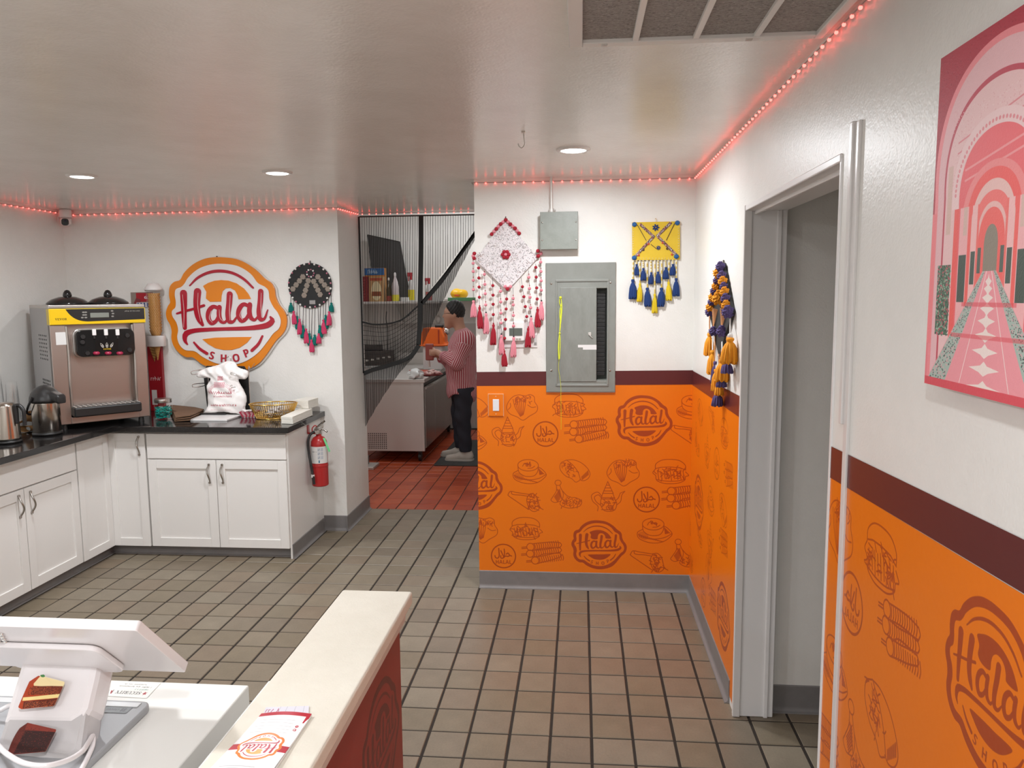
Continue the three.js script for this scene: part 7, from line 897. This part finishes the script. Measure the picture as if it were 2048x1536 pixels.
// ---------------------------------------------------------------- foreground: half wall, till counter, till
const HW = 1.05, SL = 1.0;
{
  const xa = -0.588, xb = -0.412, zf = -1.8, zn = 1.4, t = structGroup('wall_half');
  const red = mat([0.3, 0.02, 0.016], 0.4), K = 700, z0 = -1.775, z1 = -0.4, y1 = HW - 0.035;
  mesh('core', bx(xa + 0.025, xb - 0.03, 0, HW - 0.03, zf + 0.03, zn), M.white, t);
  const cap = mesh('cap', rbx(xa, xb, HW - 0.032, HW, zf, zn, 0.006, 3), mat(0xffffff, 0.62, { map: mottled([218, 210, 195], [228, 221, 207]), bumpMap: clone(paintBump, 2, 2), bumpScale: 0.0003 }), t); boxUV(cap.geometry, 2);
  mesh('cap_moulding', rbx(xb - 0.034, xb - 0.012, HW - 0.07, HW - 0.032, zf + 0.02, zn, 0.01, 3), M.white, t); mesh('cap_moulding', rbx(xa + 0.03, xb - 0.03, HW - 0.07, HW - 0.032, zf + 0.012, zf + 0.034, 0.008, 3), M.white, t); mesh('inner_ledge', rbx(xa - 0.004, xa + 0.006, HW - 0.028, HW - 0.004, zf + 0.45, zn, 0.003), M.white, t);
  const map = canvasTex(Math.round((z1 - z0) * K), Math.round(y1 * K), (c, w, h) => { c.fillStyle = '#93231c'; c.fillRect(0, 0, w, h); const x = xb - 0.028, p = onX(765, 1490, x); const lc = '#661813'; printLogo(c, (z1 - p.z) * K, (y1 - p.y) * K, 0.165 * K, { outer: lc, white: '#93231c', sun: lc, letter: lc });  for (const [k, z, y] of [['kebab', 0.65, 0.3], ['teapot', 0.9, 0.6], ['pita', 0.6, 0.75], ['wrap', 0.15, 0.85]]) printIcon(c, k, z * K, y * K, 0.1 * K, lc, 0.04); });
  const x = xb - 0.0288; mesh('vinyl_wrap', (() => { const g = quad(V(x, 0.05, z1), V(x, 0.05, z0), V(x, y1 - 0.035, z0), V(x, y1 - 0.035, z1)); const uv = g.attributes.uv; [[0, 0.05], [1, 0.05], [1, y1 - 0.035], [0, y1 - 0.035]].forEach(([u, y], i) => uv.setXY(i, u, y / y1)); return g; })(), mat(0xffffff, 0.36, { map }), t);
}
{ // till counter
  const xr = onY(498, 1370, SL).x, zf = onY(498, 1370, SL).z, t = thing('till_counter', 'white till counter behind the half wall, carrying the till', 'counter', [0, 0, 0]);
  mesh('top', rbx(-1.75, xr, SL - 0.05, SL, zf, 1.0, 0.003), mat([0.78, 0.76, 0.72], 0.55), t); mesh('body', boxUV(bx(-1.7, xr - 0.01, 0.08, SL - 0.05, zf + 0.02, 1.0)), M.white, t); mesh('plinth', bx(-1.68, xr - 0.04, 0, 0.08, zf + 0.06, 0.95), M.black, t);
  const zm = zoomOf(0, 1230, 4.876), q = [onY(...zm(975, 790), SL), onY(...zm(1430, 815), SL), onY(...zm(1570, 665), SL), onY(...zm(1040, 640), SL)];
  const st = canvasTex(512, 220, (c, w, h) => { c.fillStyle = '#eeeae3'; c.fillRect(0, 0, w, h); c.save(); c.translate(w / 2, h / 2); c.rotate(Math.PI); c.fillStyle = '#4b4a4a'; c.textAlign = 'center'; c.font = 'bold 54px serif'; c.fillText('SECURITY', -10, -30); c.fillStyle = '#a8323a'; c.beginPath(); for (let i = 0; i < 10; i++) { const a = (i / 10) * 6.28, r = i % 2 ? 12 : 28; c.lineTo(-190 + r * Math.cos(a), -50 + r * Math.sin(a)); } c.fill(); c.fillRect(160, -75, 14, 44); marks(c, -200, 12, 150, 22, '#5e8f86'); marks(c, -210, 48, 330, 20, '#3f3e3e'); marks(c, -130, 80, 200, 18, '#5a5858'); marks(c, 150, -20, 60, 40, '#6a4a4c'); c.restore(); });
  q.forEach((p) => (p.y = SL + 0.0008)); const s = mesh('security_sticker', quad(...q), mat(0xffffff, 0.5, { map: st }), t); s.userData.label = 'white SECURITY sticker read from the far side';
}
{ // till: tilted screen on a leaning stand, on a flat grey base
  const zm = zoomOf(0, 1230, 4.876), t = thing('till', 'white point of sale till with tilted screen and two cake pictures on its stand', 'till', [0, 0, 0]);
  const c0 = onY(...zm(1470, 850), SL + 0.014), white = mat([0.76, 0.71, 0.71], 0.2), grey = mat([0.33, 0.33, 0.34], 0.35);
  const xr = c0.x, zf = c0.z; mesh('base_plate', extrude(rrShape(0.34, 0.42, 0.02), 0.008, 0.003).rotateX(-Math.PI / 2).translate(xr - 0.17, SL + 0.0035, zf + 0.21), grey, t); mesh('base_rim', rbx(xr - 0.3, xr - 0.014, SL + 0.0142, SL + 0.016, zf + 0.006, zf + 0.022, 0.001), mat([0.6, 0.6, 0.6], 0.3), t);
  const logo = canvasTex(256, 96, (c, w, h) => { c.fillStyle = '#565657'; c.fillRect(0, 0, w, h); c.save(); c.translate(w / 2, h / 2); c.rotate(Math.PI); c.fillStyle = '#141414'; for (const [x, y] of [[-84, -12], [-60, -12], [-84, 12], [-60, 12]]) { c.beginPath(); c.arc(x, y, 12, 0, 7); c.fill(); } c.font = 'bold 40px sans-serif'; c.fillText('clover', -36, 14); c.restore(); });
  { const a = onY(...zm(1285, 905), SL + 0.0152), b = onY(...zm(1420, 850), SL + 0.0152), w = 0.05; mesh('brand_mark', new THREE.PlaneGeometry(0.055, 0.022).rotateX(-Math.PI / 2).translate(xr - 0.05, SL + 0.0152, zf + 0.032), mat(0xffffff, 0.35, { map: logo }), t); }
  // screen slab
  const A = onY(272, 1263, 1.24), B0 = onY(383, 1346, 1.1), e = B0.clone().sub(A); e.x = 0; const L = e.length(); e.normalize(); const n = V(1, 0, 0).cross(e).normalize(); if (n.y < 0) n.negate(); // n: screen side, up and away
  const W = 0.36, th = 0.019, mid = A.clone().addScaledVector(e, L / 2).add(V(-W / 2, 0, 0)), basis = new THREE.Matrix4().makeBasis(V(1, 0, 0), e.clone().negate(), V(1, 0, 0).cross(e.clone().negate())), face = V(1, 0, 0).cross(e.clone().negate()); // local x right, y up the slab
  const sg = new THREE.Group(); sg.name = 'screen_unit'; sg.applyMatrix4(basis.clone().setPosition(mid)); t.add(sg); const fs = face.dot(n) > 0 ? 1 : -1; // fs: local z sign of the display side
  mesh('shell', extrude(rrShape(W, L, 0.004), th - 0.004, 0.0012).translate(0, 0, fs > 0 ? 0.002 : -th + 0.002), white, sg); mesh('display', rbx(-W / 2 + 0.012, W / 2 - 0.012, -L / 2 + 0.012, L / 2 - 0.012, fs > 0 ? th : -th - 0.002, fs > 0 ? th + 0.002 : -th, 0.001), M.blackGloss, sg);
  mesh('back_pad', extrude(rrShape(0.2, L * 0.55, 0.02), 0.006, 0.002).translate(-0.02, -L * 0.12, fs > 0 ? -0.008 : 0.002), white, sg); mesh('speaker_dots', merge(Array.from({ length: 12 }, (_, i) => sph(0.0035, 8, 6).translate(-W / 2 + 0.09 + (i % 3) * 0.011 - 0.005 * ((i / 3) | 0), L / 2 - 0.03 - ((i / 3) | 0) * 0.012, fs > 0 ? -0.001 : 0.001))), M.chrome, sg);
  // leaning stand: outline on a plane that leans away from the camera
  const b0 = onY(...zm(60, 1400), SL + 0.014), bm = onY(...zm(420, 1420), SL + 0.014), up = onY(...zm(640, 420), 1.135), pn = V(0, 0.05, 1), p0 = V(bm.x, SL + 0.014, bm.z), dz = (up.z - bm.z) / (1.135 - SL - 0.014), nn = V(0, -dz, 1).normalize();
  const T = (x, y) => { const p = onPlane(...zm(x, y), p0, nn); return p; }, uy = V(0, 1, dz).normalize(), U = (p) => [p.x - p0.x, Math.max(0.013, p.clone().sub(p0).dot(uy))], shp = (pts) => shapeOf(pts.map(([x, y]) => U(T(x, y)))), M4 = new THREE.Matrix4().makeBasis(V(1, 0, 0), uy, nn).setPosition(p0);
  const put = (name, g, m) => mesh(name, g.applyMatrix4(M4), m, t), dp = 0.05;
  const upper = put('stand', extrude(shp([[100, 990], [270, 420], [290, 380], [880, 400], [900, 440], [872, 600], [800, 900], [770, 950], [690, 1000]]), dp - 0.012, 0.012).translate(0, 0, -dp), white);
  const lower = put('stand_foot', extrude(shp([[0, 1290], [100, 985], [690, 1000], [770, 950], [800, 920], [730, 1300], [640, 1400], [400, 1415]]), dp - 0.012, 0.011).translate(0, 0, -dp - 0.001), mat([0.5, 0.47, 0.47], 0.22));
  put('collar', extrude(shp([[290, 385], [330, 330], [360, 180], [1020, 220], [960, 350], [890, 405]]), dp - 0.012, 0.01).translate(0, 0, -dp), white); put('collar_bead', extrude(shp([[292, 375], [300, 345], [920, 365], [900, 395]]), 0.01, 0.004).translate(0, 0, -0.004), white);
  const cake = (choc) => canvasTex(512, 360, (c, w, h) => {
    c.fillStyle = choc ? '#a39d9c' : '#d9cfcd'; c.fillRect(0, 0, w, h); if (!choc) {
      c.fillStyle = '#a63a17'; c.beginPath(); c.moveTo(10, 330); c.lineTo(60, 70); c.lineTo(150, 20); c.lineTo(500, 80); c.lineTo(440, 330); c.lineTo(60, 350); c.fill(); c.fillStyle = '#e5cf9d'; c.beginPath(); c.moveTo(120, 100); c.lineTo(180, 20); c.lineTo(500, 80); c.lineTo(490, 140); c.lineTo(130, 120); c.fill(); c.fillStyle = '#6e2a16'; c.fillRect(120, 125, 365, 85); c.fillStyle = '#e8cf8c'; c.beginPath(); c.moveTo(40, 235); c.lineTo(470, 205); c.lineTo(460, 245); c.lineTo(40, 268); c.fill(); c.fillStyle = '#5d2212'; c.beginPath(); c.moveTo(60, 275); c.lineTo(455, 250); c.lineTo(440, 330); c.lineTo(70, 345); c.fill(); for (let i = 0; i < 900; i++) { c.fillStyle = ['#8a3a20', '#4a190d', '#a8552c'][Math.floor(rnd() * 3)]; const y = rnd() < 0.5 ? 130 + rnd() * 78 : 270 + rnd() * 66; c.fillRect(80 + rnd() * 370, y, 5 + 5 * rnd(), 4 + 3 * rnd()); } c.fillStyle = '#3e7a3f'; c.beginPath(); c.ellipse(205, 20, 30, 14, 0.2, 0, 7); c.fill();
    } else { c.fillStyle = '#5c1f17'; c.beginPath(); c.moveTo(10, 330); c.quadraticCurveTo(40, 60, 150, 30); c.lineTo(500, 90); c.lineTo(440, 330); c.lineTo(60, 352); c.fill(); c.fillStyle = '#2c0d0d'; c.beginPath(); c.moveTo(80, 340); c.lineTo(150, 110); c.lineTo(490, 120); c.lineTo(430, 325); c.fill(); c.fillStyle = '#7c2c20'; c.beginPath(); c.moveTo(150, 30); c.lineTo(500, 90); c.lineTo(490, 120); c.lineTo(140, 100); c.fill(); for (let i = 0; i < 300; i++) { c.fillStyle = rnd() < 0.5 ? '#3a1210' : '#6e261c'; c.fillRect(60 + rnd() * 400, 60 + rnd() * 270, 8, 5); } }
  });
  const stick = (name, pts, choc, label) => { const out = choc ? [[12, 325], [28, 190], [70, 90], [150, 30], [320, 60], [490, 92], [498, 110], [470, 215], [440, 325], [425, 334], [240, 344], [40, 350]] : [[12, 320], [34, 200], [60, 80], [110, 46], [150, 22], [180, 12], [215, 6], [240, 26], [370, 52], [490, 78], [498, 96], [470, 210], [442, 320], [425, 334], [240, 343], [50, 350], [22, 340]], f = (u, v) => { const a = V2(...pts[3]).lerp(V2(...pts[2]), u), b = V2(...pts[0]).lerp(V2(...pts[1]), u); return a.lerp(b, v); }, g = new THREE.ShapeGeometry(shapeOf(out.map(([x, y]) => [x / 512, y / 360]))), p = g.attributes.position, uv = g.attributes.uv; for (let i = 0; i < p.count; i++) { const u = p.getX(i), v = p.getY(i), s = f(u, v), w = T(s.x, s.y).addScaledVector(nn, 0.0128 - 0.0002); uv.setXY(i, u, 1 - v); p.setXYZ(i, w.x, w.y, w.z); } g.computeVertexNormals(); const o = mesh(name, g, mat(0xffffff, 0.3, { map: cake(choc), side: THREE.DoubleSide }), t); o.userData.label = label; };
  stick('cake_picture', [[200, 950], [620, 930], [700, 600], [300, 590]], false, 'picture of a layered carrot cake slice'); stick('cake_picture', [[100, 1390], [540, 1375], [625, 1050], [190, 1035]], true, 'picture of a chocolate cake slice');
  const cb = thing('cable', 'white cable looping round the foot of the till stand', 'cable'), Cp = (x, y, h = 0.02) => onY(...zm(x, y), SL + h); mesh('lead', tube([Cp(-60, 1210, 0.03), Cp(0, 1290, 0.05), Cp(90, 1370, 0.06), Cp(250, 1450, 0.06), Cp(450, 1470, 0.06), Cp(650, 1420, 0.05), Cp(800, 1330, 0.04), Cp(870, 1230, 0.035), Cp(905, 1180, 0.03), Cp(905, 1260, 0.022), Cp(850, 1400, 0.018), Cp(780, 1530, 0.018)], 0.0042, 90, 10), white, cb); mesh('lead', tube([Cp(-80, 960, 0.03), Cp(0, 930, 0.04), Cp(80, 890, 0.05), Cp(150, 870, 0.06)], 0.0042, 24, 10), white, cb);
}
{ // printed menus lying on the half wall
  const zm = zoomOf(380, 1340, 4.452), t = thing('menu_flyer', 'white menu flyer with red edges and orange shop logo on the half wall', 'flyer', [0, 0, 0]), y = HW;
  const at = (x, yy, h) => { const p = onY(...zm(x, yy), HW + h); return p; }, q = [at(170, 900, 0.006), at(720, 930, 0.006), at(1085, 388, 0.006), at(635, 385, 0.006)];
  const u = q[1].clone().sub(q[0]), v = q[3].clone().sub(q[0]), far = q[3], farR = q[2], along = q[0].clone().sub(q[3]).multiplyScalar(1.35), n0 = far.clone().add(along), n1 = farR.clone().add(q[1].clone().sub(q[2]).multiplyScalar(1.35));
  const map = canvasTex(512, 1024, (c, w, h) => {
    c.fillStyle = '#f3efee'; c.fillRect(0, 0, w, h); c.fillStyle = '#b5162c'; c.fillRect(0, 0, w, 46); c.fillRect(w - 34, 0, 34, 130); c.strokeStyle = '#a9a5a6'; c.lineWidth = 3; for (let i = 0; i < 5; i++) { c.beginPath(); c.moveTo(50 + 20 * (i % 2), 100 + i * 42); c.lineTo(w - 110, 108 + i * 42); c.stroke(); } c.fillStyle = '#b5162c'; c.font = 'bold 30px sans-serif'; c.fillText('o', w - 70, 190); c.fillText('o', w - 60, 240); c.strokeStyle = '#b5162c'; c.lineWidth = 6; for (const y2 of [180, 225]) { c.beginPath(); c.arc(w - 60, y2, 12, 0, 7); c.stroke(); }
    c.fillStyle = '#b5162c'; c.fillRect(0, 430, 90, 80); c.fillRect(w - 90, 440, 90, 80); c.save(); c.translate(w / 2, 470); c.rotate(Math.PI); printLogo(c, 0, 0, 200, { outer: '#e8781f', white: '#f6efe9', sun: '#f0a04c', letter: '#b5283c' }, 1); c.restore(); c.fillStyle = '#b9b4b4'; for (let i = 0; i < 9; i++) c.fillRect(60, 720 + i * 26, 300 - 30 * (i % 3), 8);
  });
  const sheet = (a, b, c2, d, m, name, h) => { const g = new THREE.BufferGeometry(), pos = [], uv = [], ix = [], N = 10; for (let j = 0; j <= N; j++) for (let i = 0; i <= N; i++) { const s = i / N, r = j / N, p = a.clone().lerp(b, s).lerp(d.clone().lerp(c2, s), r); p.y = HW + h + 0.004 * Math.sin(s * 3.14) + 0.002 * Math.sin(r * 6); pos.push(...p.toArray()); uv.push(s, r); } for (let j = 0; j < N; j++) for (let i = 0; i < N; i++) { const k = j * (N + 1) + i; ix.push(k, k + 1, k + N + 2, k, k + N + 2, k + N + 1); } g.setAttribute('position', new THREE.Float32BufferAttribute(pos, 3)); g.setAttribute('uv', new THREE.Float32BufferAttribute(uv, 2)); g.setIndex(ix); g.computeVertexNormals(); return mesh(name, g, m, t); };
  const pm = mat(0xffffff, 0.35, { map, side: THREE.DoubleSide }); const th = [n0, n1, farR, far].map((p) => [p.x, -p.z]); mesh('pages', extrude(shapeOf(th), 0.004).rotateX(-Math.PI / 2).translate(0, HW + 0.001, 0), M.plasticWhite, t); sheet(n0, n1, farR, far, pm, 'cover', 0.0062);
  const r = [at(650, 385, 0.004), at(1055, 385, 0.004), at(1060, 310, 0.004), at(675, 322, 0.004)], t3 = thing('receipt_slip', 'pale printed slip sticking out from under the menu flyer', 'paper slip'); const rm = canvasTex(256, 64, (c, w, h) => { c.fillStyle = '#d8d4dc'; c.fillRect(0, 0, w, h); marks(c, 8, 48, 70, 30, '#b0607a'); c.strokeStyle = '#a6a2ac'; c.lineWidth = 2; for (const x of [90, 130, 180, 230]) { c.beginPath(); c.moveTo(x, 0); c.lineTo(x - 8, h); c.stroke(); } });
  r.forEach((p) => (p.y = HW + 0.0022)); mesh('slip', quad(...r), mat(0xffffff, 0.5, { map: rm }), t3); mesh('slip_under', extrude(shapeOf(r.map((p) => [p.x, -p.z])), 0.001).rotateX(-Math.PI / 2).translate(0, HW + 0.0008, 0), M.plasticWhite, t3);
}
renderer.render(scene, camera);
